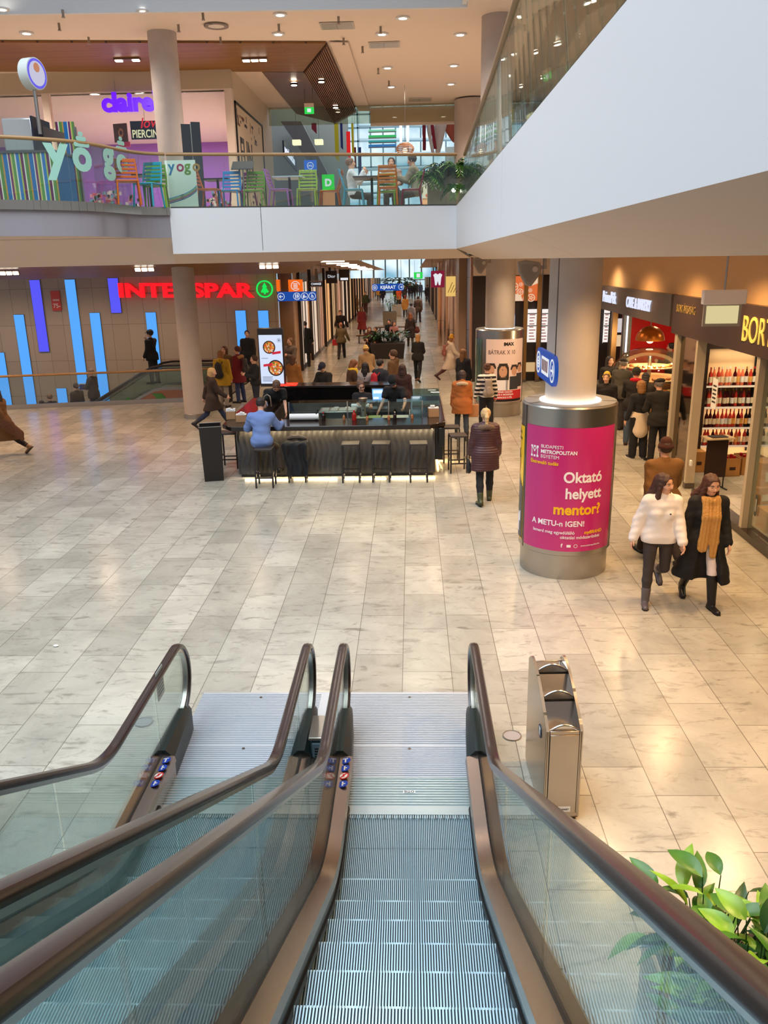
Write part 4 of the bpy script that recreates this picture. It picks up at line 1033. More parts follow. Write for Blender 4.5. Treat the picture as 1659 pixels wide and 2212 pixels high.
# ------------------------------------------------------------------ supermarket wall: sign, lit strips
WYF = 30.96
def wallpt(px, py, y=WYF): return YP(px, py, y)
m_sred = emis('sign red light', (255, 16, 30), 1.25)
a, b = wallpt(258, 641), wallpt(551, 641); hz = wallpt(300, 612).z - wallpt(300, 641).z
t = thing('wall_sign', 'red lit supermarket name sign on the stone wall', 'sign', (0, WYF, 0))
o = text('lettering', 'INTERSPAR', m_sred, hz / .70, frame(Vector((a.x, -.12, (a.z + b.z) / 2)), (1, 0, 0), (0, 0, 1)), t, ext=.05, bold=.035)
w0 = max(v.co.x for v in o.data.vertices) - a.x; k = (b.x - a.x) / w0
for v in o.data.vertices: v.co.x = a.x + (v.co.x - a.x) * k; v.co.z += (b.z - a.z) * ((v.co.x - a.x) / (b.x - a.x) - .5)
MB().box(a.x, b.x, -.07, -.05, a.z + .1, a.z + .13).build('rail', m_steeld, t)
c = wallpt(573, 624); r = wallpt(591, 624).x - c.x
t = thing('tree_emblem', 'green round fir tree emblem lit at the end of the wall sign', 'sign', (c.x, WYF, c.z))
M = frame(Vector((0, -.12, 0)), (1, 0, 0), (0, 0, 1)); gm = emis('sign green light', (10, 226, 84), 1.1)
mb = MB(); disc(mb, M, r, r_in=r * .84, n=36, t=.06); mb.build('ring', gm, t)
mb = MB(); mb.prism([(0, r * .72), (r * .3, r * .22), (-r * .3, r * .22)], 0, .05, M=M); mb.prism([(0, r * .45), (r * .46, -r * .3), (-r * .46, -r * .3)], 0, .05, M=M); mb.box(-r * .1, r * .1, -r * .6, -r * .25, 0, .05, M=M); mb.prism([(-r * .5, -r * .3), (r * .5, -r * .3), (r * .36, -r * .42), (-r * .36, -r * .42)], 0, .05, M=M); mb.build('tree', gm, t)
sb, sp = emis('strip blue', (84, 168, 255), 1.0), emis('strip violet', (86, 84, 246), 1.0)
for i, (px, p0, p1, m, lb) in enumerate(((-2, 762, 884, sb, 'short pale blue light strip at the picture\'s left edge'), (40, 680, 884, sb, 'pale blue light strip, second along the wall from the left edge'), (74, 605, 760, sp, 'tall violet light strip near the left end of the wall'), (150, 604, 838, sb, 'tallest pale blue light strip on the stone wall'),
        (204, 676, 880, sb, 'pale blue light strip ending behind the moving stairs'), (243, 601, 676, sp, 'short violet light strip just left of the red sign'), (325, 675, 800, sb, 'pale blue light strip behind the man with the cap'), (132, 839, 884, sb, 'low square blue light strip near the floor edge'), (519, 671, 770, sb, 'pale blue light strip right of the column'), (568, 671, 716, sb, 'short pale blue light strip below the fir emblem'))):
    q0, q1 = wallpt(px, p0), wallpt(px, p1)
    t = thing('light_strip', lb, 'light', (q0.x, WYF, 0), 0, 'blue light strips on the stone wall')
    MB().box(-.19, .19, -.01, .03, q1.z, q0.z).build('diffuser', m, t); MB().box(-.2, .2, 0, .03, q1.z - .01, q0.z + .01).build('frame', m_steeld, t)
# reflection of a price board in the wall, put in as a coloured panel
q = wallpt(121, 650); t = thing('board_reflection', 'reflection of a small red board with white figures in the stone wall', 'board', (q.x, WYF, q.z)); MB().box(-.17, .17, -.02, .02, -.36, .36).build('panel', mat('board red', (206, 70, 56), .3), t)
mb = MB()
for k in range(5): mb.box(-.1 + k * .05, -.075 + k * .05, -.024, -.02, .0, .06)
mb.build('figures', m_paper, t); text('lettering', '75-', m_paper, .22, frame(Vector((-.13, -.022, -.25)), (1, 0, 0), (0, 0, 1)), t, ext=.002)
# railing in front of the opening
t = thing('glass_railing', 'glass railing with a wooden handrail along the opening in the floor', 'railing', (0, 0, 0))
xr0, xr1 = -17, -6.15
rp_ = lambda x, z, d=0: (x, railY(x) + d, z)
mb = MB(); mb.tube([rp_(xr0, 1.02), rp_(xr1, 1.02)], .035, 10); mb.build('handrail', m_rail, t)
mb = MB(); mb.plate([rp_(xr0, 0, -.03), rp_(xr1, 0, -.03), rp_(xr1, .13, -.03), rp_(xr0, .13, -.03)], (0, 1, 0), .06); mb.build('base_channel', m_steel, t)
x = xr0
while x < xr1 - .2:
    x2 = min(x + 1.8, xr1); mb = MB(); mb.plate([rp_(x + .01, .1), rp_(x2 - .01, .1), rp_(x2 - .01, .99), rp_(x + .01, .99)], (0, 1, 0), .012); mb.build('glass_panel', m_glass, t); x = x2
yv = railY(xr1)
t = thing('glass_railing', 'short glass railing running back from the column beside the moving stairs', 'railing', (0, 0, 0))
mb = MB(); mb.tube([(xr1, yv + .05, 1.02), (xr1, 27.2, 1.02)], .035, 10); mb.build('handrail', m_rail, t)
MB().box(xr1 - .006, xr1 + .006, yv + .05, 27.2, .02, .99).build('glass_panel', m_glass, t)
for y in (yv + .08, 27.15): MB().box(xr1 - .02, xr1 + .02, y - .03, y + .03, 0, 1.0).build('post', m_black, t)

# second pair of moving stairs, going down behind the railing
t = thing('moving_stairs', 'moving stairs going down to the left behind the glass railing', 'escalator', (0, 0, 0))
kx = YP(338, 757, 28.2).x; P28 = lambda px, py: YP(px, py, 28.2)
pr = [(-6.3, .95), (kx + .35, .95), (kx, .9), (kx - .5, .66), (kx - 9.0, .66 - 8.5 * math.tan(rad(29.5)))]
sl = lambda o: [(x, z - o) for x, z in pr]
for y in (27.55, 28.75):
    mb = MB(); mb.tube([(x, y, z) for x, z in pr], .04, 8); mb.build('handrail', m_rubber, t)
    mb = MB(); mb.tube([(x, y, z - .1) for x, z in pr], .02, 6); mb.build('handrail_guide', m_steeld, t)
    top, bot = sl(.06), sl(.72)
    mb = MB()
    for i in range(4): mb.plate([(top[i][0], y, top[i][1]), (top[i + 1][0], y, top[i + 1][1]), (bot[i + 1][0], y, bot[i + 1][1]), (bot[i][0], y, bot[i][1])], (0, 1, 0), .01)
    mb.build('glass_panel', m_glassg, t)
    mb = MB()
    for i in range(4): mb.plate([(bot[i][0], y - .06, bot[i][1]), (bot[i + 1][0], y - .06, bot[i + 1][1]), (bot[i + 1][0], y - .06, bot[i + 1][1] - .1), (bot[i][0], y - .06, bot[i][1] - .1)], (0, 1, 0), .14)
    mb.build('deck', m_steel, t)
bot = sl(.80)
mb = MB(); mb.plate([(x, 27.5, z) for x, z in bot] + [(bot[-1][0], 27.5, -4.4), (-6.3, 27.5, -4.4)], (0, 1, 0), .03); mb.build('side_cladding', mat('copper steel', (196, 120, 84), .3, metal=.9), t)
mb = MB(); g0 = P28(278, 820); mb.plate([(kx - .1, 27.48, .02), (kx + .25, 27.48, .02), (kx + .75, 27.48, -.6), (kx + .5, 27.48, -.6)], (0, 1, 0), .02); mb.plate([(kx - 1.9, 27.48, -.6), (kx - .9, 27.48, -.1), (kx - .5, 27.48, -.6)], (0, 1, 0), .02); mb.build('green_reflection', mat('green reflection', (70, 150, 40), .3, metal=.6), t)  # green wedges of reflected light on the cladding, put in as coloured plates
mb = MB(); k = 0
for i in range(20):
    x1 = kx - .2 - i * .4; z1 = .0 - i * .226; mb.box(x1 - .4, x1, 27.62, 28.7, z1 - .3, z1 - .02)
mb.build('steps', m_steeld, t)
MB().box(kx - .2, -6.3, 27.62, 28.7, -.1, .004).build('landing_plate', m_steel, t)

# ------------------------------------------------------------------ signs hanging over the arcade
def hang_sign(name, label, px0, px1, py0, py1, y, m, top=4.22, th=.06, cat='sign', hang=True, face=None):
    p, q = YP(px0, (py0 + py1) / 2, y), YP(px1, (py0 + py1) / 2, y); z0, z1 = YP((px0 + px1) / 2, py1, y).z, YP((px0 + px1) / 2, py0, y).z
    cx = (p.x + q.x) / 2; w = q.x - p.x; h = z1 - z0
    t = thing(name, label, cat, (cx, y, (z0 + z1) / 2))
    MB().box(-w / 2, w / 2, -th / 2, th / 2, -h / 2, h / 2).build('board', m, t)
    if hang and top > z1 + .02:
        for s in (-.42, .42): MB().cyl((s * w, 0, h / 2), (s * w, 0, top - (z0 + z1) / 2), .008, n=6).build('hanger', m_steeld, t)
    return t, w, h, frame(Vector((0, -th / 2 - .002, 0)), (1, 0, 0), (0, 0, 1))
m_sblue = emis('way sign blue', (10, 78, 176), .8); m_sw = emis('way sign white', (236, 240, 246), .9)
def picto(t, M, x, r, kind):
    Mx = M @ Matrix.Translation((x, 0, 0)); mb = MB(); disc(mb, Mx, r, r_in=r * .86, n=24, t=.004); mb.build('ring', m_sw, t)
    mb = MB()
    if kind in '<>':
        s = -1 if kind == '<' else 1
        mb.box(-r * .5, r * .5, -r * .09, r * .09, 0, .004, M=Mx); mb.prism([(s * r * .6, 0), (s * r * .1, r * .5), (s * r * .0, r * .36), (s * r * .34, 0)], 0, .004, M=Mx); mb.prism([(s * r * .6, 0), (s * r * .34, 0), (s * r * .0, -r * .36), (s * r * .1, -r * .5)], 0, .004, M=Mx)
    elif kind == 'wc':
        for s in (-.32, .32):
            disc(mb, Mx @ Matrix.Translation((s * r, r * .5, 0)), r * .13, n=10, t=.004); mb.prism([(s * r - r * .16, r * .34), (s * r + r * .16, r * .34), (s * r + r * (.24 if s > 0 else .12), -r * .15), (s * r - r * (.24 if s > 0 else .12), -r * .15)], 0, .004, M=Mx); mb.box(s * r - r * .1, s * r + r * .1, -r * .62, -r * .1, 0, .004, M=Mx)
        mb.box(-r * .03, r * .03, -r * .6, r * .6, 0, .004, M=Mx)
    elif kind == 'baby':
        disc(mb, Mx @ Matrix.Translation((-.2 * r, r * .45, 0)), r * .15, n=10, t=.004); mb.prism([(-r * .5, r * .2), (-r * .1, r * .3), (r * .2, -r * .1), (-r * .1, -r * .1), (-r * .1, -r * .55), (-r * .5, -r * .55)], 0, .004, M=Mx); mb.box(0, r * .55, -r * .35, -r * .22, 0, .004, M=Mx); disc(mb, Mx @ Matrix.Translation((.35 * r, -r * .08, 0)), r * .12, n=10, t=.004)
    elif kind == 'wheel':
        disc(mb, Mx @ Matrix.Translation((.02 * r, -r * .2, 0)), r * .36, r_in=r * .26, n=16, t=.004); disc(mb, Mx @ Matrix.Translation((-.12 * r, r * .58, 0)), r * .12, n=10, t=.004); mb.box(-r * .2, -r * .06, -r * .15, r * .42, 0, .004, M=Mx); mb.box(-r * .2, r * .3, -r * .15, -r * .03, 0, .004, M=Mx); mb.box(r * .2, r * .32, -r * .5, -r * .05, 0, .004, M=Mx); mb.box(-r * .1, r * .25, r * .12, r * .22, 0, .004, M=Mx)
    else:
        disc(mb, Mx, r * .55, r_in=r * .42, n=16, t=.004); mb.box(-r * .3, r * .3, -r * .2, -r * .06, 0, .004, M=Mx); mb.box(-r * .3, r * .3, r * .04, r * .16, 0, .004, M=Mx)
    mb.build('pictogram', m_sw, t)
t, w, h, M = hang_sign('way_sign', 'long blue hanging sign with arrow and washroom symbols', 600, 683, 630, 650, 24.0, m_sblue)
for x, k in ((-.41, '<'), (.0, 'wc'), (.205, 'baby'), (.40, 'wheel')): picto(t, M, x * w, h * .4, k)
t, w, h, M = hang_sign('way_sign', 'blue hanging exit sign above the middle of the arcade', 804, 872, 613, 628, 33.0, m_sblue)
picto(t, M, -.42 * w, h * .42, 'x'); picto(t, M, .42 * w, h * .42, '>'); text('lettering', 'KIJÁRAT', m_sw, h * .62, M @ Matrix.Translation((0, -h * .2, 0)), t, ext=.003, align='CENTER', bold=.03)
m_or = emis('sign orange', (250, 108, 16), .95)
t, w, h, M = hang_sign('square_sign', 'bright orange square sign with a white ring hanging over the arcade entrance', 623, 654, 604, 631, 30.5, m_or)
mb = MB(); disc(mb, M, h * .38, r_in=h * .33, n=28, t=.004, a0=.2, a1=5.6); mb.build('ring', m_sw, t)
mb = MB()
for i in range(4): mb.box(-h * .18, h * .18, h * (.14 - .12 * i), h * (.2 - .12 * i), 0, .004, M=M)
mb.build('lines', m_sw, t)
hang_sign('square_sign', 'narrow orange sign seen beside the end of the stone wall', 597, 606, 604, 629, 30.6, m_or)
t, w, h, M = hang_sign('shop_sign', 'small black sign reading CHANGE above the arcade\'s left shops', 670, 696, 607, 620, 34.0, m_black)
text('lettering', 'CHANGE', m_sw, h * .5, M @ Matrix.Translation((0, -h * .15, 0)), t, ext=.003, align='CENTER', bold=.03, xs=.85); mb = MB()
for z in (-h / 2, h / 2 - .03): mb.box(-w / 2, w / 2, z, z + .03, 0, .01, M=M)
mb.build('border', m_steel, t)
t, w, h, M = hang_sign('shop_sign', 'dark hanging shop sign with pale script, left side of the arcade', 704, 728, 585, 612, 42.0, mat('sign brown', (40, 22, 20), .4))
text('lettering', 'Dior', m_sw, h * .34, M @ Matrix.Translation((0, -h * .05, 0)), t, ext=.003, align='CENTER')
t, w, h, M = hang_sign('shop_sign', 'dark hanging shop sign with a white bar, behind the script one', 732, 755, 582, 607, 47.0, mat('sign brown', ())); MB().box(-w * .35, w * .35, -h * .42, -h * .22, 0, .01, M=M).build('light_bar', m_sw, t)
t, w, h, M = hang_sign('shop_sign', 'burgundy hanging sign with a white tooth, right of the arcade', 931, 960, 585, 621, 30.0, mat('sign burgundy', (136, 20, 64), .4, emit=(136, 20, 64), es=.5))
mb = MB(); mb.prism([(-.13 * w / .5, h * .1), (-.17 * w / .5, h * .26), (-.08 * w / .5, h * .36), (0, h * .28), (.08 * w / .5, h * .36), (.17 * w / .5, h * .26), (.13 * w / .5, h * .1), (.1 * w / .5, -h * .36), (.04 * w / .5, -h * .36), (0, -h * .1), (-.04 * w / .5, -h * .36), (-.1 * w / .5, -h * .36)], 0, .01, M=M); mb.build('tooth', m_sw, t)
t, w, h, M = hang_sign('picture_board', 'yellow picture board on the steel corner beyond the tooth sign', 963, 984, 597, 640, 31.0, emis('board yellow', (240, 196, 110), .9), hang=False)
mb = MB(); 
for i in range(4): mb.prism([(-w * .3 + i * .1, -h * .3), (-w * .26 + i * .1, -h * .32), (w * .2 + i * .06, h * .2 - i * .1), (w * .16 + i * .06, h * .22 - i * .1)], 0, .004, M=M)
mb.build('picture', mat('picture brown', (150, 90, 40)), t)
t, w, h, M = hang_sign('exit_sign', 'green running man exit sign far down the arcade', 894, 913, 588, 602, 60.0, emis('exit green', (30, 190, 70), 1.3)); MB().box(-w * .2, w * .2, -h * .3, h * .3, 0, .01, M=M).build('pictogram', m_sw, t)
t, w, h, M = hang_sign('shop_sign', 'small pink lit sign far away at the arcade end', 820, 830, 577, 586, 80.0, emis('pink light', (240, 130, 200), 1.2)); MB().box(-w * .3, w * .3, -h * .2, h * .2, 0, .02, M=M).build('figure', m_sw, t)
# storefronts along the arcade
sw_i = 5
rnd = random.Random(11)
tones = [(255, 206, 150), (255, 186, 120), (250, 220, 190), (236, 160, 96), (255, 226, 200), (210, 150, 120)]
for side, X in ((1, XL), (-1, XR)):
    y = 33.2
    while y < 112:
        wlen = rnd.uniform(2.2, 3.6); c = rnd.choice(tones); zt2 = rnd.uniform(3.0, 3.5)
        if not (side == -1 and y < 37):
            MB().box(X + side * .0, X + side * .02, y, y + wlen, .15, zt2).build('window_%d' % sw_i, emis('shop glow %d' % tones.index(c), c, .75 if side == 1 else .6), kind='structure'); sw_i += 1
            n_ = rnd.randint(1, 2)
            mb = MB(); mb.box(X, X + side * .12, y - .12, y, 0, 3.9); 
            for k in range(n_): yy = y + wlen * (k + 1) / (n_ + 1); mb.box(X, X + side * .05, yy - .04, yy + .04, .15, zt2)
            mb.box(X, X + side * .06, y, y + wlen, zt2, zt2 + .35); mb.box(X, X + side * .05, y, y + wlen, 0, .15)
            mb.build('trim_%d' % (sw_i + 20), m_dark if rnd.random() < .6 else m_steel, kind='structure')
        y += wlen + rnd.uniform(.3, .9)
# recessed fluorescent lamps of the sloping arcade ceiling
for i in range(9):
    y = 27.5 + i * 3.6; z = 4.38 - (y - 24.5) * (4.38 - 3.2) / 53.5 - .02
    t = thing('strip_lamp', 'short slanted strip lamp in the arcade ceiling', 'lamp', (-3.0 + .1 * (i % 2), y, z), rad(35), 'slanted strip lamps of the arcade ceiling'); MB().box(-.5, .5, -.06, .06, -.02, .02).build('tube', emis('lamp white', (255, 240, 220), 5), t)
# shop front at the left end of the arcade: dark pillar, violet screen
p = G(676, 752); t = thing('dark_pillar', 'black shop pillar at the arcade\'s left hand corner', 'pillar', (p.x, p.y + .3, 0)); MB().box(-.22, .16, -.2, .3, 0, 3.9).build('body', m_black, t); MB().box(.16, .19, -.2, .3, 0, 3.9).build('edge', m_steel, t)
p = G(690, 717); t = thing('lit_pillar', 'dark pillar with a violet sale screen behind the black pillar', 'pillar', (p.x, p.y + .4, 0))
MB().box(-.42, .42, 0, .5, 0, 4.1).build('body', mat('pillar brown', (42, 26, 30), .3), t); z0, z1 = YP(688, 690, p.y + .4).z, YP(688, 620, p.y + .4).z
MB().box(-.33, .3, -.02, 0, z0, z1).build('screen', emis('screen violet', (84, 50, 168), .9), t)
M = frame(Vector((0, -.025, z0)), (1, 0, 0), (0, 0, 1)); em2 = emis('screen lilac', (206, 160, 255), 1.3)
mb = MB(); disc(mb, M @ Matrix.Translation((0, 1.3, 0)), .27, r_in=.2, n=20, t=.004, a0=0, a1=pi); mb.prism([(-.27, 1.3), (-.2, 1.3), (0, .86), (0, .74)], 0, .004, M=M); mb.prism([(.27, 1.3), (0, .74), (0, .86), (.2, 1.3)], 0, .004, M=M); mb.box(-.25, .2, .12, .17, 0, .004, M=M); mb.box(-.25, .2, .02, .07, 0, .004, M=M); mb.build('heart_lines', em2, t)
text('lettering', '70%', em2, .38, M @ Matrix.Translation((-.3, .26, 0)), t, ext=.003, bold=.02, xs=.8)

# planters and trees in the arcade
def planter(name, label, px, py, wpx, hh, m, taper=.9):
    p = G(px, py); w = wpx * p.y / FPX * .5; p.y += w * .5
    t = thing(name, label, 'planter', (p.x, p.y, 0)); a = w; b = w * taper
    vs = [(sx * b, sy * b * .7, 0) for sx, sy in ((-1, -1), (1, -1), (1, 1), (-1, 1))] + [(sx * a, sy * a * .7, hh) for sx, sy in ((-1, -1), (1, -1), (1, 1), (-1, 1))]
    MB().add(vs, [(0, 1, 2, 3), (4, 5, 6, 7), (0, 1, 5, 4), (1, 2, 6, 5), (2, 3, 7, 6), (3, 0, 4, 7)]).build('box', m, t, bevel=.02); MB().box(-a * .92, a * .92, -a * .64, a * .64, hh, hh + .012).build('soil', mat('soil', ()), t)
    return p, w
p, w = planter('planter', 'large charcoal planter with leafy plants at the mouth of the arcade', 838, 775, 74, .68, mat('planter charcoal', (50, 46, 46), .5))
for i in range(4): leafy('leafy_plant', ['dark leafy plant at the left end of the charcoal planter', 'dark leafy plant left of the middle of the charcoal planter', 'dark leafy plant right of the middle of the charcoal planter', 'dark leafy plant at the right end of the charcoal planter'][i], (p.x - w * .68 + i * w * .45, p.y, .70), 34, .42, .5, .26, 'plants in the charcoal planter', seed=40 + i, mats=(m_leaf3, m_leaf1, m_leaf3))
p, w = planter('planter', 'tan square planter standing farther down the arcade', 842, 705, 30, .95, mat('planter tan', (120, 104, 80), .5)); leafy('leafy_plant', 'thin plant growing from the tan planter', (p.x, p.y, .97), 26, .3, .9, .2, seed=50, mats=(m_leaf1, m_leaf3, m_leaf2))
p, w = planter('planter', 'pale round-looking planter right behind the tan one', 857, 683, 20, .9, mat('planter pale', (206, 196, 180), .5)); leafy('leafy_plant', 'bushy bright plant in the pale planter', (p.x, p.y, .93), 30, .4, .9, .22, seed=51)
# big fir-like tree at the far end
def conifer(name, label, loc, h, r, n, seed):
    rnd = random.Random(seed); t = thing(name, label, 'tree', loc); mb = MB()
    MB().cyl((0, 0, 0), (0, 0, h * .9), .14, .03, n=8).build('trunk', mat('bark', (70, 50, 36), .9), t)
    for i in range(n):
        u = rnd.random() ** .7; z = h * (1 - u) * .92 + 1.7; rr = r * (u * .9 + .12); a = rnd.uniform(0, 6.283); c = Vector((rr * cos(a) * rnd.uniform(.6, 1), rr * sin(a) * rnd.uniform(.6, 1), z))
        s = .30 * h / 4; d = Vector((cos(a), sin(a), -.35)).normalized(); k = d.cross(Vector((0, 0, 1))).normalized()
        mb.quad(c - k * s * .35, c + d * s * .4 - k * s * .5, c + d * s * 1.3, c + k * s * .35)
    mb.build('needles', mat('fir green', (44, 84, 54), .7, vary=.35, vscale=3), t); return t
p = YP(862, 600, 84); conifer('fir_tree', 'big dark fir tree beyond the blue exit sign', (p.x, 84, 0), 5.0, 2.0, 620, 3)

# ------------------------------------------------------------------ shops at the right
XS = 5.2
m_tan = mat('tan plaster', (206, 164, 116), .6)
yA = 24.2
mb = MB()
for a, b in ((-4, 11.2), (11.215, 17.0), (17.0, yA)): mb.box(XS, XS + .2, a, b, 3.42, 4.26)
mb.build('wall_right', m_tan, kind='structure', smooth=False)
mb = MB(); mb.box(XS + .2, 11, -4, -3.8, 0, 4.3); mb.box(10.8, 11, -4, 31, 0, 4.3); mb.build('wall_shops', m_tan, kind='structure')
mb = MB(); mb.quad((XS + .1, -4, 3.40), (11, -4, 3.40), (11, 26, 3.40), (XS + .1, 26, 3.40)); mb.build('ceiling_shops', mat('shop ceiling', (120, 96, 76), .6), kind='structure')
for x, y, e in ((6.6, 14.6, 60), (7.6, 12.2, 70), (6.6, 10, 60), (6.7, 18.4, 70), (8.2, 20.5, 80), (6.9, 22.4, 80)): spot('shop_lamp', (x, y, 3.35), e * 2.2, (1, .76, .46), 150, .9, .1)
# baseboard step of the shop row
MB().box(XS - .12, XS + .12, 3, 14.5, 0, .11).build('baseboard_right', mat('dark stone', (48, 38, 34), .2), kind='structure')
# wine shop fascia
zf0, zf1 = 2.74, 3.46
t = thing('shop_fascia', 'dark brown fascia of the wine shop with golden letters', 'fascia', (XS, 0, 0)); YW = XP(1466, 680, XS).y
MB().box(-.12, 0, 5, YW, zf0, zf1).build('board', mat('fascia brown', (60, 42, 34), .35), t)
m_gold = mat('gold letters', (226, 190, 90), .3, emit=(226, 190, 90), es=.35)
yb0 = XP(1620, 720, XS).y
text('lettering', 'BORTÁRSASÁG', m_gold, .55, frame(Vector((-.125, yb0, 2.92)), (0, -1, 0), (0, 0, 1)), t, ext=.01, xs=.8)
y_s = XP(1476, 660, XS).y; text('lettering', 'BORTÁRSASÁG', mat('gold dull', (150, 126, 70), .4), .2, frame(Vector((-.124, y_s, 3.16)), (0, -1, 0), (0, 0, 1)), t, ext=.006, xs=.8)
# posts and panels of the shop line
def post(y, label, w=.1, z1=zf0, m=None):
    t = thing('shop_post', label, 'post', (XS, y, 0)); MB().box(-.1, .06, -w / 2, w / 2, .0, z1).build('profile', m or mat('post alu', (196, 182, 158), .35, metal=.2), t); MB().box(-.11, .07, -w / 2 - .01, w / 2 + .01, 0, .1).build('shoe', m_steeld, t)
yp1 = XP(1457, 900, XS).y; yp2 = G(1497, 1040).y; yp2 = XP(1508, 850, XS).y; yp3 = XP(1634, 950, XS).y
post(yp1, 'metal post between the bakery and the mirrored panel', .16, 3.4); post(yp2, 'metal post at the wine shop entrance beside the mirrored panel', .1); post(yp3, 'metal post at the glass front of the wine shop', .1)
MB().box(XS - .02, XS + .02, yp2 + .05, yp1 - .08, .05, zf0).build('window_mirror', mat('bronze mirror', (120, 100, 76), .06, metal=1.0), kind='structure')
MB().box(XS - .006, XS + .006, 4, yp3 - .05, .12, zf0).build('window_wine', m_glass, kind='structure')
p = XP(1506, 1000, XS); t = thing('wall_socket', 'small white socket box low on the metal entrance post', 'socket', (XS - .13, p.y, p.z)); MB().box(0, .03, -.04, .04, -.05, .05).build('box', m_paper, t); MB().box(-.004, 0, -.02, .02, -.03, .02).build('cover', m_white, t)
p = XP(1508, 830, XS); 
# wine shelf
YSH = 16.4
zsh = [YP(1580, r_, YSH).z for r_ in (833, 878.5, 923, 962)]
xa, xb = YP(1524, 880, YSH).x, 9.4
t = thing('wine_shelf', 'lit wooden wine shelf with four white-edged boards in the wine shop', 'shelf', (0, YSH, 0))
MB().box(xa - .05, xb, .34, .38, 0, 3.1).build('back_panel', mat('shelf back', (236, 200, 150), .6), t); MB().box(xa - .08, xa - .03, -.02, .38, 0, 3.1).build('side_panel', mat('shelf dark', (48, 30, 22), .5), t)
for z in zsh:
    o = MB().box(xa - .03, xb, 0, .34, z - .03, z).build('shelf_board', mat('shelf dark', ()), t); MB().box(xa - .03, xb, -.012, 0, z - .035, z + .002).build('price_strip', mat('price strip', (240, 226, 206), .5, emit=(240, 226, 206), es=.25), o)
for x in (xa, xa + 1.02, xa + 2.04): MB().box(x - .015, x + .015, .3, .34, .3, 3.1).build('upright', m_black, t)
MB().box(xa - .03, xb, .0, .34, 2.42, 2.56).build('header', mat('shelf dark', ()), t)
MB().box(xa - .03, xb, .28, .32, 2.60, 3.0).build('picture', emis('rose picture', (246, 140, 150), .6), t)
for x in (xa + .3, xa + .8, xa + 1.3): spot('shelf_lamp', (x, YSH - .5, 2.9), 26, (1, .8, .5), 110, .9, .05, (x, YSH + .1, 1.4))
for i, z in enumerate(zsh):
    l = area('shelf_strip_light', (xa + 1.2, YSH + .16, z - .05 if i else 2.40), (0, 0, 0), 2.2, .06, 8, (1, .8, .55)); l.parent = None
bm_ = [mat('rose wine', (206, 62, 50), .12), mat('rose pale', (236, 120, 84), .12), mat('red wine', (70, 10, 16), .12), mat('dark wine', (20, 14, 14), .12), mat('clear wine', (206, 196, 150), .12)]
bc_ = [mat('foil pink', (236, 140, 140), .4), mat('foil white', (236, 226, 216), .4), mat('foil red', (176, 20, 30), .4), mat('foil black', (24, 20, 20), .4), mat('foil gold', (196, 150, 60), .3, metal=.6)]
bl_ = [mat('label cream', (244, 226, 196), .6), mat('label white', (246, 244, 240), .6), mat('label amber', (240, 180, 90), .6)]
protos = {}
rnd = random.Random(5); rown = ['top', 'second', 'third', 'lowest']
cname = {0: 'rosé', 1: 'pale rosé', 2: 'red', 3: 'dark', 4: 'clear'}
for i, z in enumerate(zsh):
    nb = 19; 
    for k in range(nb):
        x = xa + .06 + k * .079 + rnd.uniform(-.008, .008)
        u = k / nb; bi = (rnd.choice([0, 1, 0, 1, 2]) if u < .55 else rnd.choice([2, 3, 2, 3])) if i == 0 else rnd.choice([0, 2, 0, 1] if u < .5 else [2, 3, 3, 0, 4])
        ci = {0: rnd.choice([0, 1, 2]), 1: 1, 2: rnd.choice([2, 4]), 3: rnd.choice([2, 3, 3]), 4: 1}[bi]; li = rnd.choice([0, 0, 1, 2])
        lb = '%s wine bottle on the %s shelf board, number %d from its left end' % (cname[bi], rown[i], k + 1)
        gp = 'wine bottles on the %s shelf board' % rown[i]; loc = (x, YSH + .07 + .03 * (k % 2), z)
        key = (bi, ci, li)
        if key not in protos: protos[key] = bottle('wine_bottle', lb, loc, 0.036, .36, bm_[bi], bc_[ci], 'bottle', gp, bl_[li], 'foil_cap')
        else:
            o = dup(protos[key], loc, 0, lb); o['group'] = gp
# cartons on the floor
m_card = mat('carton', (190, 134, 72), .7, vary=.15, vscale=4)
def carton(x, y, w, d_, h, label, rz=0, z=0, open_=False, mark=True):
    t = thing('carton', label, 'box', (x, y, z), rz, 'cardboard cartons in the wine shop')
    if open_:
        mb = MB(); mb.box(-w / 2, w / 2, -d_ / 2, -d_ / 2 + .01, 0, h); mb.box(-w / 2, w / 2, d_ / 2 - .01, d_ / 2, 0, h); mb.box(-w / 2, -w / 2 + .01, -d_ / 2, d_ / 2, 0, h); mb.box(w / 2 - .01, w / 2, -d_ / 2, d_ / 2, 0, h); mb.box(-w / 2, w / 2, -d_ / 2, d_ / 2, 0, .01); mb.build('box', m_card, t)
        mb = MB()
        for i in range(3):
            for j in range(2): mb.cyl((-w * .3 + i * w * .3, -d_ * .2 + j * d_ * .4, .1), (-w * .3 + i * w * .3, -d_ * .2 + j * d_ * .4, h + .03), .03, n=8)
        mb.build('bottle_necks', bc_[2], t)['kind'] = 'stuff'
    else: MB().box(-w / 2, w / 2, -d_ / 2, d_ / 2, 0, h).build('box', m_card, t, bevel=.006)
    if mark: MB().box(w * .05, w * .3, -d_ / 2 - .003, -d_ / 2, h * .35, h * .52).build('printed_mark', mat('print brown', (60, 34, 26)), t)
    else: MB().box(-w * .3, w * .1, -d_ / 2 - .003, -d_ / 2, h * .2, h * .6).build('shipping_label', m_paper, t)
    return t
c0 = G(1560, 1030); carton(c0.x + .1, c0.y + .2, .48, .36, .36, 'open carton of bottles on the floor in front of the shelf', .05, 0, True)
carton(c0.x - .42, c0.y + .55, .4, .36, .42, 'closed carton standing behind the black board stand', .05)
carton(c0.x + .62, c0.y + .32, .46, .4, .36, 'open carton to the right of the first one', .04, 0, True)
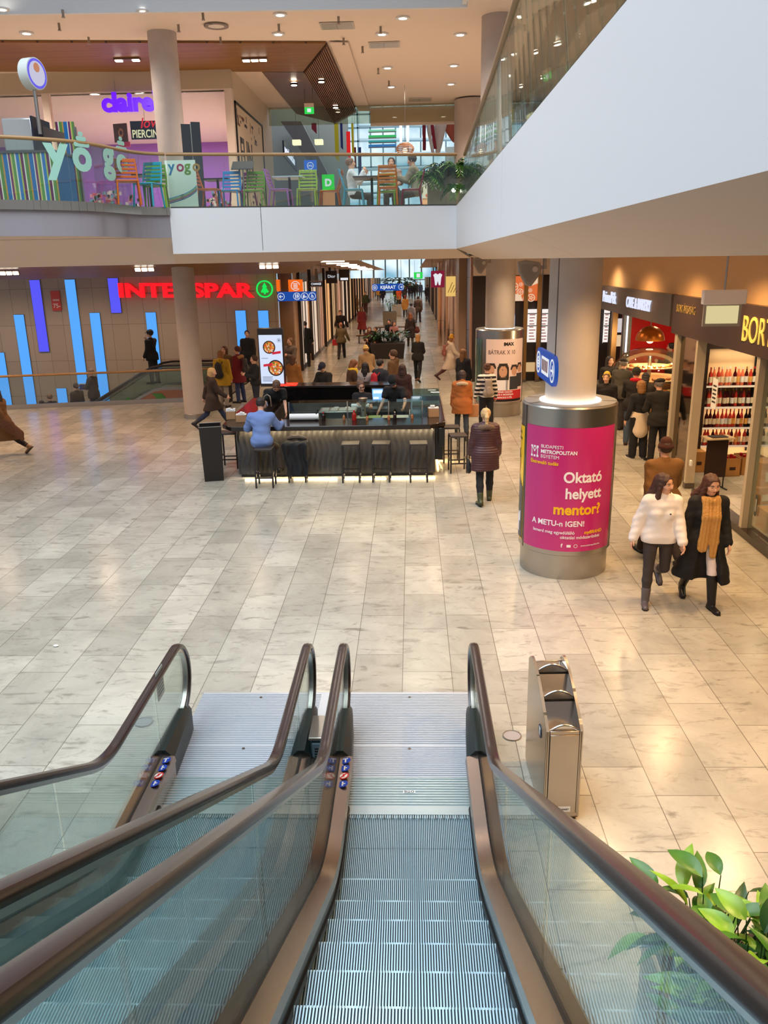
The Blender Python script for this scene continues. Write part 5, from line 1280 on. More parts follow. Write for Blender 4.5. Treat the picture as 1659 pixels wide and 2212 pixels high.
c1 = G(1618, 1086); carton(c1.x + .22, c1.y + .1, .42, .4, .3, 'lower carton of the stack with white labels', .3, 0, False, False); carton(c1.x + .28, c1.y + .18, .4, .38, .42, 'upper carton of the stack with white labels', .28, .302, False, False)
c2_ = G(1640, 1140); carton(XS + .55, c2_.y - .1, .5, .4, .34, 'carton with a round mark behind the shop window', 0, 0, False, False); carton(XS + .6, c2_.y - .62, .5, .4, .5, 'carton behind the shop window nearest the camera', 0)
c3_ = G(1659, 1010); carton(XS + .95, c2_.y + .35, .5, .45, .62, 'tall carton behind the shop glass', 0, 0, False, True)
# board stand
p = G(1535, 1035); t = thing('board_stand', 'black board stand with a pale tray top at the wine shop entrance', 'stand', (5.62, 14.9, 0), rad(8))
MB().box(-.2, .2, -.02, .02, .22, .92).build('board', mat('board dark', (46, 30, 26), .5), t); MB().box(-.26, .26, -.16, .16, .96, .985).build('tray', mat('tray cream', (216, 190, 150), .5), t); MB().box(-.16, .14, -.1, .1, .985, 1.0).build('sheet', m_black, t)
for x in (-.18, .18): MB().cyl((x, 0, 0), (x, 0, .96), .012, n=8).build('leg', m_black, t)
for x in (-.18, .18): MB().box(x - .012, x + .012, -.16, .16, 0, .02).build('foot', m_black, t)
p = XP(1535, 850, XS); t = thing('price_poster', 'white price poster hanging inside the wine shop entrance', 'poster', (XS + .1, p.y + .1, p.z)); MB().box(0, .01, -.12, .12, -.28, .24).build('sheet', m_paper, t); mb = MB()
for k in range(5): mb.box(-.003, 0, -.08, .08, .1 - k * .07, .13 - k * .07)
mb.build('print', m_dark, t)
p = XP(1612, 1130, XS); t = thing('door_sticker', 'dark oval sticker low on the wine shop window', 'sticker', (XS - .012, p.y - .3, .55)); M = frame(Vector((0, 0, 0)), (0, -1, 0), (0, 0, 1)); mb = MB(); mb.prism(rrect(.08, .34, .038), 0, .004, M=M); mb.build('film', mat('sticker slate', (60, 66, 60)), t); mb = MB(); mb.prism(rrect(.05, .2, .02), .004, .006, M=M); mb.build('symbol', mat('sticker grey', (150, 150, 140)), t)

# bakery
yb1, yb2 = XP(1311, 620, XS).y, YW + .15
t = thing('shop_fascia', 'dark grey fascia of the bakery with white lit letters', 'fascia', (XS, 0, 0)); MB().box(-.12, 0, yb2, yb1, 2.85, 3.46).build('board', mat('fascia slate', (74, 66, 64), .3), t)
m_let = emis('letters white', (226, 232, 255), 1.0)
text('lettering', 'PrimaPék', m_let, .40, frame(Vector((-.125, XP(1314, 625, XS).y, 3.06)), (0, -1, 0), (0, 0, 1)), t, ext=.02, bold=.005, xs=.95)
text('lettering', 'CAFE & BAKERY', m_let, .34, frame(Vector((-.125, XP(1366, 640, XS).y, 3.05)), (0, -1, 0), (0, 0, 1)), t, ext=.02, bold=.005, xs=.84)
MB().box(6.2, 9.0, 24.6, 24.8, 0, 3.4).build('wall_bakery', mat('bakery red', (214, 8, 20), .35), kind='structure')
MB().box(9.0, 10.8, 24.5, 24.7, 0, 3.4).build('wall_bakery_side', mat('bakery poster', (246, 214, 206), .4, emit=(246, 214, 206), es=.5), kind='structure')
for px, lb, w_, m in ((1323, 'bronze door post of the bakery beside the big column', .14, mat('post bronze', (150, 116, 76), .3, metal=.8)), (1350, 'grey door post of the bakery left of the red wall', .22, mat('post grey', (110, 104, 98), .4, metal=.5))):
    p = YP(px, 760, 23.6); t = thing('shop_post', lb, 'post', (p.x, 23.6, 0)); MB().box(-w_ / 2, w_ / 2, -.1, .1, 0, 3.4).build('profile', m, t); MB().box(-w_ / 2 - .01, w_ / 2 + .01, -.11, .11, 0, .12).build('shoe', m_steeld, t)
p = YP(1356, 690, 23.4); t = thing('light_tube', 'vertical white light tube beside the bakery door post', 'light', (p.x, 23.4, 0)); MB().box(-.02, .02, -.02, .02, 1.6, 3.2).build('tube', emis('tube white', (240, 244, 255), 1.6), t); MB().box(-.03, .03, -.03, .0, 1.55, 1.6).build('holder', m_steeld, t)
p = YP(1338, 745, 26); t = thing('lit_cabinet', 'small lit cabinet with a picture seen through the bakery door', 'cabinet', (p.x, 26, 0)); z0, z1 = YP(1338, 755, 26).z, YP(1338, 688, 26).z; MB().box(-.3, .3, 0, .3, 0, z1).build('frame', m_dark, t); MB().box(-.22, .22, -.01, 0, z0 + .1, z1 - .5).build('glass', emis('cabinet glow', (250, 214, 170), .8), t); MB().box(-.3, .3, -.02, 0, z1 - .42, z1).build('picture', emis('cabinet picture', (230, 220, 220), .8), t)
# dome lamp
p = YP(1404, 735, 21.2); t = thing('pendant_lamp', 'big copper dome lamp over the bakery counter', 'lamp', (p.x, 21.2, p.z)); r = .36
MB().lathe([(r, 0)] + [(r * cos(rad(a)), r * sin(rad(a))) for a in range(5, 90, 7)] + [(.01, r)], n=36).build('shade', mat('copper shade', (206, 116, 40), .3, metal=.6), t); MB().cyl((0, 0, r), (0, 0, 3.4 - p.z), .012, n=6).build('cord', m_steel, t); MB().ball((0, 0, .02), .1).build('bulb', emis('bulb warm', (255, 226, 170), 6), t)
spot('bakery_lamp', (p.x, 21.2, p.z - .05), 150, (1, .78, .45), 140, .8, .1)
# counter with a glass dome and pastries
cb = YP(1402, 800, 21.2); cz = YP(1402, 812, 21.2).z
t = thing('bakery_counter', 'bakery counter with lit trays under the glass dome', 'counter', (cb.x, 21.2, 0)); MB().lathe([(.95, 0), (.95, .85), (1.0, .9), (1.0, .95), (0, .95)], n=40).build('base', mat('counter oak', (176, 120, 70), .5), t)
for zz_, rr in ((1.22, .85), (1.5, .62)):
    MB().lathe([(0, zz_ - .02), (rr, zz_ - .02), (rr, zz_), (0, zz_)], n=36).build('glass_shelf', mat('shelf light', (255, 220, 160), .3, emit=(255, 210, 140), es=.3), t)
MB().cyl((0, 0, .95), (0, 0, 1.75), .05).build('stand', m_steel, t)
MB().lathe([(1.0, .95), (.98, 1.25), (.88, 1.55), (.66, 1.8), (.36, 1.93), (0, 1.97)], n=40).build('glass_dome', glass('dome glass', (240, 240, 236), .12), t)
l = bpy.data.lights.new('counter_light', 'POINT'); l.energy = 70; l.color = (1, .78, .45); l.shadow_soft_size = .15; o = bpy.data.objects.new('counter_light', l); COL.objects.link(o); o.location = (cb.x, 20.8, 1.85)
rnd = random.Random(8); pb = None
m_bun = [mat('bun gold', (222, 150, 60), .5), mat('bun brown', (176, 96, 34), .5), mat('bun pale', (240, 196, 120), .5)]
k = 0
for zz_, rr, n_ in ((1.22, .74, 16), (1.5, .5, 11), (.95, .86, 18)):
    for i in range(n_):
        a = -2.9 + 2.6 * i / (n_ - 1); m = m_bun[k % 3]; k += 1
        lb = 'golden pastry on the %s tray under the glass dome, %s along' % ({1.22: 'middle', 1.5: 'upper', .95: 'lower'}[zz_], ['first', 'second', 'third', 'fourth', 'fifth', 'sixth', 'seventh', 'eighth', 'ninth', 'tenth', 'eleventh', 'twelfth', 'thirteenth', 'fourteenth', 'fifteenth', 'sixteenth', 'seventeenth', 'eighteenth'][i])
        o = MB().ball((0, 0, .03), .075, .05, .035, 9, 6).build('pastry', m, loc=(cb.x + rr * cos(a), 21.2 + rr * sin(a), zz_), rz=a); tag(o, lb, 'pastry', 'pastries under the glass dome')
# lamp-lit cabinet behind
# far shop between the columns
YF2 = 29.2
px_ = lambda a, b, y=YF2: YP(a, b, y)
q0, q1 = px_(1060, 600), px_(1330, 600)
MB().box(q0.x - .6, 11, YF2 + .1, YF2 + .3, 0, 4.25).build('wall_far', mat('far shop wall', (40, 28, 26), .5), kind='structure')
MB().box(q0.x - .6, 11, YF2 - .1, YF2 + .05, px_(1130, 594).z, 4.25).build('wall_far_band', m_beige, kind='structure')
def panel(name, label, cat, x0, x1, y0, y1, m, yy=YF2, th=.05):
    a, b = px_(x0, (y0 + y1) / 2, yy), px_(x1, (y0 + y1) / 2, yy); z0, z1 = px_((x0 + x1) / 2, y1, yy).z, px_((x0 + x1) / 2, y0, yy).z
    cx = (a.x + b.x) / 2; w = b.x - a.x; t = thing(name, label, cat, (cx, yy, z0)); MB().box(-w / 2, w / 2, 0, th, 0, z1 - z0).build('panel', m, t); return t, w, z1 - z0
t, w, h = panel('orange_poster', 'orange poster with pale circles over the far shop door', 'poster', 1096, 1165, 596, 650, emis('poster orange', (240, 116, 60), .8))
M = frame(Vector((-w / 2, -.004, 0)), (1, 0, 0), (0, 0, 1)); mcr = emis('poster cream', (250, 214, 180), .85)
mb = MB()
for x, y, r in ((.22, .58, .2), (.42, .66, .1), (.4, .36, .17), (.72, .42, .1), (.75, .12, .2), (.1, .3, .09), (.55, .1, .09)):
    Mx = M @ Matrix.Translation((x * w, y * h, 0)); r *= h * .8
    disc(mb, Mx, r, r_in=r * .8, n=18, t=.004); disc(mb, Mx, r * .4, r_in=r * .22, n=12, t=.004)
    for k in range(5): mb.box(r * .35, r * .85, -r * .06, r * .06, 0, .004, M=Mx @ Matrix.Rotation(k * 2 * pi / 5, 4, 'Z'))
mb.build('circles', mcr, t); mb = MB(); mb.prism([(0, 0), (.5 * w, 0), (.42 * w, .25 * h), (.2 * w, .3 * h), (.1 * w, .6 * h), (.12 * w, .9 * h), (0, h)], .001, .003, M=M); mb.prism([(.5 * w, h), (.98 * w, h), (.95 * w, .7 * h), (.75 * w, .6 * h), (.6 * w, .75 * h)], .001, .003, M=M); mb.build('pale_shapes', mcr, t)
for x0, x1, lb in ((1139, 1160, 'white lit menu board left of the door post'), (1166, 1184, 'white lit menu board beside the big column'), (1304, 1316, 'white lit menu board right of the big column')):
    t, w, h = panel('menu_board', lb, 'menu board', x0, x1, 668, 741, emis('menu white', (244, 236, 230), 1.05), YF2 - .1); mb = MB(); mb.box(-w / 2, w / 2, -.01, 0, 0, .03); mb.box(-w / 2, w / 2, -.01, 0, h * .5, h * .5 + .03); mb.box(-w / 2, w / 2, -.01, 0, h * .86, h * .86 + .03); mb.build('frame', m_dark, t)
    mb = MB(); rnd = random.Random(x0)
    for k in range(9): z = .12 + k * h * .09; mb.box(-w * .3, w * rnd.uniform(.1, .35), -.008, 0, z, z + .03)
    mb.build('printed_lines', emis('menu print', (190, 90, 70), .5), t)
t, w, h = panel('lit_screen', 'blue and white lit panel beside the standing man in black', 'screen', 1096, 1112, 678, 708, emis('panel blue', (90, 130, 210), .9), YF2 - .1); MB().prism([(-w / 2, 0), (w / 2, 0), (w / 2, h * .9)], 0, .01, M=frame(Vector((0, -.012, 0)), (1, 0, 0), (0, 0, 1))).build('pale_peak', emis('panel pale', (206, 224, 250), 1), t)
t, w, h = panel('red_banner', 'narrow red banner above the blue panel', 'banner', 1096, 1102, 650, 678, emis('banner red', (226, 20, 20), .8), YF2 - .1); MB().box(-w / 2, w / 2, -.01, 0, h - .04, h).build('rail', m_steel, t)
for x in (1133, 1162): 
    q = px_(x, 700); t = thing('shop_post', 'bronze door post of the far shop, %s' % ('left of the menu boards' if x < 1150 else 'between the menu boards'), 'post', (q.x, YF2 - .15, 0)); MB().box(-.07, .07, -.05, .08, 0, px_(1130, 594).z).build('profile', mat('post bronze', ()), t); MB().box(-.08, .08, -.06, .09, 0, .1).build('shoe', m_steeld, t)
t, w, h = panel('glow_panel', 'warm lit lower window panel of the far shop', 'window panel', 1127, 1160, 783, 806, emis('panel warm', (240, 196, 140), .7), YF2 - .05); MB().box(-w / 2, w / 2, -.01, 0, 0, .05).build('sill', m_dark, t)
# column of shop wall behind the second drum
MB().box(XR + .2, q0.x - .5, 29.4, 29.7, 0, 4.25).build('wall_corner', mat('corner rose', (196, 150, 130), .3, metal=.5), kind='structure')

# ------------------------------------------------------------------ things hanging under the gallery edge
def floodlight(px, py, y, s, label):
    p = YP(px, py, y); t = thing('floodlight', label, 'floodlight', p, 0)
    M = frame(Vector((0, 0, 0)), (1, 0, 0), (0, 0, 1)); pts = [(-.5, .36), (-.2, .42), (.3, .34), (.36, .1), (.3, -.1), (.0, -.5), (-.2, -.44), (-.44, .0)]
    mb = MB(); mb.prism([(a * s, b * s) for a, b in pts], -.12 * s, .12 * s, M=M); mb.build('housing', mat('lamp grey', (150, 136, 122), .4), t, bevel=.012 * s / .3)
    mb = MB(); disc(mb, M @ Matrix.Translation((.12 * s, .1 * s, .12 * s)), .1 * s, n=20, t=.02); mb.build('hinge', mat('lamp pale', (186, 172, 156), .4), t)
    mb = MB(); mb.prism([(a * s * .7 - .03 * s, b * s * .7) for a, b in pts], .12 * s, .125 * s, M=M); mb.build('side_plate', mat('lamp side', (136, 122, 110), .4), t)
    MB().box(.1 * s, .55 * s, -.05 * s, .05 * s, .1 * s, .22 * s).build('arm', mat('lamp grey', ()), t); MB().box(.42 * s, .54 * s, -.06 * s, .06 * s, .2 * s, 4.26 - p.z).build('stem', mat('lamp grey', ()), t)
floodlight(1147, 588, 12.2, .40, 'grey wedge-shaped floodlight under the gallery beside the big column'); floodlight(1040, 572, 19.5, .40, 'smaller-looking grey floodlight in front of the second column')
# blue sign seen from the side
a, b = XP(1164, 786, 1.70), XP(1202, 800, 1.60)
t = thing('way_sign', 'blue hanging sign seen at a slant in front of the big column', 'sign', (1.66, 9.55, 0)); 
pa, pb = YP(1162, 790, 10.2), YP(1203, 792, 9.0); cx, cy = (pa.x + pb.x) / 2, 9.6; t.location = (cx, cy, (pa.z + pb.z) / 2)
dv = Vector((pb.x - pa.x, 9.0 - 10.2, 0)); Ls = dv.length; M = frame(Vector((0, 0, 0)), dv, (0, 0, 1)); 
mb = MB(); mb.prism(rrect(Ls, .34, .14), -.02, .02, M=M); mb.build('board', m_sblue, t); picto(t, M @ Matrix.Translation((0, 0, .022)), -Ls * .37, .13, 'x'); picto(t, M @ Matrix.Translation((0, 0, .022)), Ls * .37, .13, '>')
mb = MB(); mb.box(-Ls * .19, Ls * .19, -.1, .1, .02, .024, M=M); pn = mb.build('picture', m_sw, t); mb = MB()
for k in range(4): mb.box(-Ls * .15 + k * Ls * .08, -Ls * .1 + k * Ls * .08, -.06, .07, .024, .026, M=M)
mb.build('print', mat('print maroon', (120, 60, 60)), pn)
for s in (-.4, .4): MB().cyl(M @ Vector((s * Ls, .17, 0)), M @ Vector((s * Ls, 4.2 - t.location.z, 0)), .006, n=6).build('cable', m_steeld, t)
# lit box sign
p = YP(1557, 668, 8.6); sx = 8.6 / FPX
t = thing('emergency_box', 'white lit emergency box hanging in front of the wine shop fascia', 'light box', (p.x, 8.6, p.z), rad(-4))
MB().box(-.19, .23, -.05, .05, .05, .19).build('housing', mat('box white', (252, 238, 230), .4), t, bevel=.008); MB().box(-.17, .2, -.015, .015, -.17, .06).build('frame', mat('box frame', (176, 166, 150), .3), t); MB().box(-.145, .17, -.02, .02, -.14, .035).build('panel', emis('box glow', (232, 216, 160), .85), t); MB().cyl((0.02, 0, .19), (.02, 0, 4.22 - p.z), .01, n=6).build('stem', m_steel, t)
# ------------------------------------------------------------------ upper storey: balustrades
HR = 1.03
def rail_run(name, label, pts, lab_g, zb=ZT - .12, zt=ZT + HR, gap=1.7, tilt=None, shoe_h=.16):
    """glass balustrade along a plan polyline"""
    t = thing(name, label, 'balustrade', (0, 0, 0))
    top = tilt or pts
    MB().tube([(p.x, p.y, zt) for p in top], .034, 10).build('handrail', m_rail, t)
    mb = MB()
    for a, b in zip(pts, pts[1:]): mb.plate([(a.x, a.y, zb), (b.x, b.y, zb), (b.x, b.y, zb + shoe_h), (a.x, a.y, zb + shoe_h)], (b - a).cross(Vector((0, 0, 1))), -.05)
    mb.build('shoe', m_steel, t)
    L = [0]
    for a, b in zip(pts, pts[1:]): L.append(L[-1] + (b - a).length)
    def at(pl, s):
        s = min(max(s, 0), L[-1])
        for i in range(len(L) - 1):
            if s <= L[i + 1] + 1e-9: return pl[i].lerp(pl[i + 1], (s - L[i]) / max(1e-9, L[i + 1] - L[i]))
        return pl[-1]
    s = 0.0
    while s < L[-1] - .05:
        e = min(s + gap, L[-1]); k = 5 if len(pts) > 3 else 1; mb = MB()
        for i in range(k):
            s0, s1 = s + .008 + (e - s - .016) * i / k, s + .008 + (e - s - .016) * (i + 1) / k
            a, b, c, d_ = at(pts, s0), at(pts, s1), at(top, s1), at(top, s0); n_ = (b - a).cross(Vector((0, 0, 1))).normalized() * -.012
            mb.plate([(a.x, a.y, zb + .06), (b.x, b.y, zb + .06), (c.x, c.y, zt - .02), (d_.x, d_.y, zt - .02)], n_, .014)
        mb.build('glass_panel', m_glassr, t); s = e
    return t
rail_run('glass_balustrade', 'straight glass balustrade with wooden rail along the front of the gallery', [FL + Vector((.02, .03, 0)), FR + Vector((0, .03, 0))], 0, gap=2.95, zb=ZT - .13)
RT = [Vector((1.17, 19.05, 0)), Vector((1.02, 11.2, 0)), Vector((.93, 7.9, 0)), Vector((.86, 4, 0)), Vector((.80, -3, 0))]
RB = [Vector((FX + .02, y, 0)) for y in (19.05, 11.2, 7.9, 4, -3)]
rail_run('glass_balustrade', 'long glass balustrade running along the right gallery towards the camera', RB, 0, gap=1.65, tilt=RT, zb=ZT - .13)
CR = [Vector((p.x, p.y, 0)) for p in CURVE]
tc_ = rail_run('glass_balustrade', 'curved glass balustrade of the yogurt terrace with frosted letters', CR, 0, gap=1.4, zb=ZT - .14)
# frosted letters on the curved glass
m_frost = mat('frosted film', (150, 196, 180), .6, emit=(150, 196, 180), es=.12)
def on_curve(px, py):
    best = None
    for a, b in zip(CR, CR[1:]):
        for k in range(6):
            p = a.lerp(b, k / 6); d_ = ray(px, py); u = math.atan2(d_.x, d_.y) - math.atan2(p.x, p.y)
            if best is None or abs(u) < best[0]: best = (abs(u), p, (a - b).normalized())
    return best[1], best[2]
for ch, px, py, sz in (('y', 128, 362, .70), ('o', 180, 367, .66), ('g', 236, 366, .66), ('o', 266, 372, .56)):
    p, tg = on_curve(px, py); z = YP(px, py, p.y).z
    nrm = tg.cross(Vector((0, 0, 1))); nrm = nrm if nrm.y < 0 else -nrm
    rgt = Vector((0, 0, 1)).cross(nrm); pos = p + nrm * .02; pos.z = z
    text('frosted_letter', ch, m_frost, sz * 1.15, frame(pos - rgt * .02, rgt, (0, 0, 1)), tc_, ext=.003, align='CENTER', bold=.04)
    if ch == 'o':
        for k, (w_2, dz) in enumerate(((.17, .42), (.11, .50), (.05, .58))):
            Mx = frame(pos + Vector((0, 0, dz + (.02 if k else 0))), rgt, (0, 0, 1)); mb = MB(); mb.prism([(a * 1, b) for a, b in rrect(w_2 * 2, .075, .035)], 0, .006, M=Mx); mb.build('frosted_swirl', m_frost, tc_)

# ------------------------------------------------------------------ slatted plastic chairs and tables
def chair(px, py, color, key, rz, label, zs=ZT + .45):
    p = G(px, py, zs); 
    t = thing('slatted_chair', label, 'chair', (p.x, max(p.y, 18.1 + (p.x + 4.9) * .21 if p.x > -4.9 else p.y), ZT), rad(rz), 'coloured plastic chairs of the terrace'); m = mat('chair ' + key, color, .4)
    w, d_ = .21, .21
    MB().box(-w, w, -d_, d_, .42, .45).build('seat', m, t, bevel=.012)
    for sx in (-1, 1):
        MB().tube([(sx * (w - .02), d_ - .02, .43), (sx * w, d_ + .03, 0)], .018, 8).build('leg', m, t)
        MB().tube([(sx * (w - .02), -d_ + .02, .43), (sx * w, -d_ - .05, 0)], .018, 8).build('leg', m, t)
        MB().tube([(sx * (w - .01), -d_ + .02, .43), (sx * (w - .01), -d_ - .05, .65), (sx * (w - .03), -d_ - .10, .86)], .017, 8).build('back_post', m, t)
    for k in range(5):
        z = .54 + k * .072; y = -d_ - .02 - (z - .5) * .22
        MB().box(-w + .01, w - .01, y - .008, y + .008, z - .022, z + .022).build('back_slat', m, t, bevel=.006)
    MB().box(-w + .01, w - .01, -d_ - .115, -d_ - .09, .83, .875).build('top_rail', m, t, bevel=.008)
    return t
chair(275, 390, (190, 96, 30), 'rust', 200, 'rust orange slatted chair behind the frosted letters on the terrace'); chair(318, 396, (40, 150, 170), 'teal', 170, 'teal slatted chair next to the rust one on the curved terrace'); chair(336, 400, (120, 170, 40), 'lime', 190, 'lime green chair half hidden at the end of the curved glass')
chair(452, 408, (206, 110, 50), 'orange', 265, 'orange slatted chair seen edge-on beside the dark banner'); chair(497, 411, (50, 150, 214), 'blue', 180, 'bright blue slatted chair with its back to the balustrade'); chair(524, 413, (150, 40, 120), 'plum', 150, 'plum chair just behind the bright blue one')
chair(549, 411, (150, 190, 40), 'lime', 180, 'lime green chair near the glass to the right of the blue one'); chair(606, 409, (176, 110, 190), 'lilac', -95, 'lilac slatted chair standing alone in profile'); chair(663, 408, (170, 196, 80), 'pear', 180, 'pale green chair with its back to the camera under the round blue sign')
chair(712, 412, (206, 96, 30), 'rust', 90, 'rust orange chair in profile facing the left'); chair(764, 409, (90, 170, 200), 'sky', -90, 'light blue chair under the man in the pale shirt'); chair(838, 404, (232, 130, 20), 'amber', 0, 'amber chair at the table with its back to the camera')
chair(834, 413, (170, 190, 40), 'lime', 180, 'lime chair across the table behind the amber one'); chair(888, 409, (130, 20, 60), 'maroon', 90, 'maroon chair under the grey-clad man')
def table(px, py, label, top_m, w=.36, dz=0.0):
    p = G(px, py, ZT + .74); t = thing('cafe_table', label, 'table', (p.x, max(p.y, 18.8), ZT)); MB().box(-w, w, -w, w, .72, .75).build('tabletop', top_m, t, bevel=.008); MB().cyl((0, 0, .02), (0, 0, .72), .03).build('stem', m_black, t); MB().lathe([(0, 0), (.2, 0), (.2, .015), (.03, .03)], n=20).build('base', m_black, t)
m_tt = mat('table dark', (60, 40, 30), .4); table(803, 384, 'dark cafe table where the three guests sit', m_tt, .42); table(470, 388, 'dark cafe table between the orange and bright blue chairs', m_black, .3); table(625, 384, 'pale cafe table beside the lilac chair', mat('table glass', (200, 214, 220), .1), .35); table(300, 372, 'dark cafe table on the curved terrace behind the rust chair', m_black, .3)

# yogurt stall on the curved terrace
m_str = stripe_mat('striped print', [(24, 110, 176), (230, 224, 210), (120, 40, 100), (206, 196, 110), (96, 150, 70), (230, 224, 210), (40, 120, 190), (176, 190, 90), (110, 30, 84), (236, 230, 216), (90, 140, 60), (196, 150, 70)], [.075, .02, .04, .03, .055, .025, .06, .03, .05, .025, .06, .03])
ky = 16.6; a, b = YP(-20, 400, ky).x, YP(126, 400, ky).x; z1 = YP(60, 330, ky).z
t = thing('yogurt_stall', 'striped yogurt stall counter on the curved terrace', 'stall', (b, ky, ZT))
MB().box(a - b, 0, 0, .9, 0, z1 - ZT).build('striped_counter', m_str, t); MB().box(a - b - .02, .02, -.02, .92, z1 - ZT, z1 - ZT + .04).build('counter_top', mat('stall slate', (90, 90, 92), .3), t)
zc0, zc1 = z1 - ZT + .04, YP(40, 252, ky).z - ZT
MB().box(YP(2, 300, ky).x - b, YP(68, 300, ky).x - b, .1, .8, zc0, zc1).build('machine', mat('stall steel', (206, 206, 204), .25, metal=.5), t, bevel=.03)
MB().box(YP(68, 300, ky).x - b, YP(72, 300, ky).x - b, .05, .85, zc0, zc1 + .02).build('dark_side', mat('stall dark', (40, 44, 60), .3), t)
mb = MB(); x0, x1 = YP(74, 300, ky).x - b, YP(118, 300, ky).x - b; mb.prism([(x0, zc1 - .1), (x1, zc0 + .36), (x1, zc0 + .2), (x0, zc0 + .28)], 0, .05, M=frame(Vector((0, .5, 0)), (1, 0, 0), (0, 0, 1))); mb.build('slanted_shelf', mat('shelf taupe', (100, 86, 80), .3), t)
p = YP(132, 300, 17.6); t2 = thing('striped_panel', 'tall striped panel standing behind the yogurt stall', 'panel', (p.x, 17.8, ZT)); zt_ = YP(132, 263, 17.8).z - ZT; MB().box(-.18, .2, 0, .06, 0, zt_).build('board', m_str, t2); MB().box(.2, .24, 0, .06, 0, zt_ - .1).build('edge', m_steel, t2)
# lollipop sign
y = 16.4; pc = YP(70, 160, y); rr = (YP(70, 124, y).z - YP(70, 194, y).z) / 2
t = thing('round_sign', 'round white and violet sign on a pole above the yogurt stall', 'sign', (pc.x, y, pc.z)); dn = Vector((.96, -.28, 0)).normalized()
MB().cyl(-dn * .1, dn * .1, rr, n=40).build('disc', mat('sign white', (220, 226, 222), .4), t); M = frame(dn * .101, Vector((0, 0, 1)).cross(dn), (0, 0, 1)); mb = MB(); disc(mb, M, rr * .93, r_in=rr * .78, n=36, t=.006); mb.build('ring', emis('ring violet', (100, 90, 230), 1), t); mb = MB(); disc(mb, M, rr * .78, n=32, t=.004); mb.build('face', emis('face pale', (214, 214, 240), .8), t); mb = MB(); disc(mb, M @ Matrix.Translation((0, .1, .004)), rr * .3, n=16, t=.004); mb.build('emblem', mat('emblem peach', (226, 150, 110)), t)
MB().cyl((0, 0, -rr), (0, 0, YP(80, 252, y).z - pc.z - .3), .035, n=10).build('pole', m_steel, t)
# poster stand behind the glass
y = 18.3; a, b = YP(359, 400, y), YP(425, 400, y); z0, z1 = ZT, YP(390, 346, y).z; cx = (a.x + b.x) / 2; w = b.x - a.x
t = thing('poster_stand', 'pale poster stand with a colourful wave behind the balustrade', 'poster', (cx, y, ZT)); MB().box(-w / 2, w / 2, 0, .03, .0, z1 - z0).build('sheet', mat('poster mint', (222, 234, 220), .5, emit=(222, 234, 220), es=.15), t)
M = frame(Vector((-w / 2, -.004, 0)), (1, 0, 0), (0, 0, 1))
for i, (ch, c) in enumerate(zip('yogo', ((30, 130, 180), (176, 40, 90), (110, 160, 50), (190, 140, 60)))): text('letter', ch, mat('ink %d' % i, c), .3, M @ Matrix.Translation((.12 * w + .17 * i, (z1 - z0) * .78, 0)), t, ext=.002, bold=.02)
for i, c in enumerate(((60, 110, 170), (180, 60, 100), (150, 180, 110), (90, 170, 200))):
    mb = MB(); 
    for k in range(10):
        u0, u1 = k / 10, (k + 1) / 10; f_ = lambda u: (.12 + .28 * u * u + .03 * i + .02 * sin(u * 5)) * (z1 - z0)
        mb.prism([(u0 * w, f_(u0)), (u1 * w, f_(u1)), (u1 * w, f_(u1) + .02), (u0 * w, f_(u0) + .02)], 0, .003, M=M)
    mb.build('wave', mat('wave %d' % i, c), t)
# roll-up banner
y = 20.6; a, b = YP(396, 330, y), YP(436, 330, y); z1 = YP(418, 268, y).z; t = thing('rollup_banner', 'tall dark slate banner between the column and the shop', 'banner', ((a.x + b.x) / 2, y, ZT), rad(18)); w = (b.x - a.x) / 2
MB().box(-w, -.006, 0, .03, 0, z1 - ZT).build('panel', mat('banner slate', (48, 54, 60), .5), t); MB().box(.006, w, 0, .03, 0, z1 - ZT + .05).build('panel', mat('banner slate', ()), t); MB().box(-.008, .008, -.005, .02, 0, z1 - ZT + .03).build('seam', m_steel, t); MB().box(-w, w, -.1, .12, 0, .03).build('foot', m_steel, t)
# menu lectern
p = G(545, 372, ZT + .95); t = thing('menu_lectern', 'slim metal stand with a tilted grey menu board on the terrace', 'stand', (p.x, 19.6, ZT)); MB().cyl((0, 0, 0), (0, 0, .9), .02).build('stem', m_steel, t); MB().box(-.24, .24, -.16, .16, -.01, .01, M=Matrix.Translation((0, 0, .98)) @ Matrix.Rotation(rad(35), 4, 'X')).build('board', mat('board grey', (90, 88, 86), .4), t); MB().lathe([(0, 0), (.18, 0), (.18, .012), (.02, .02)], n=18).build('base', m_steel, t)

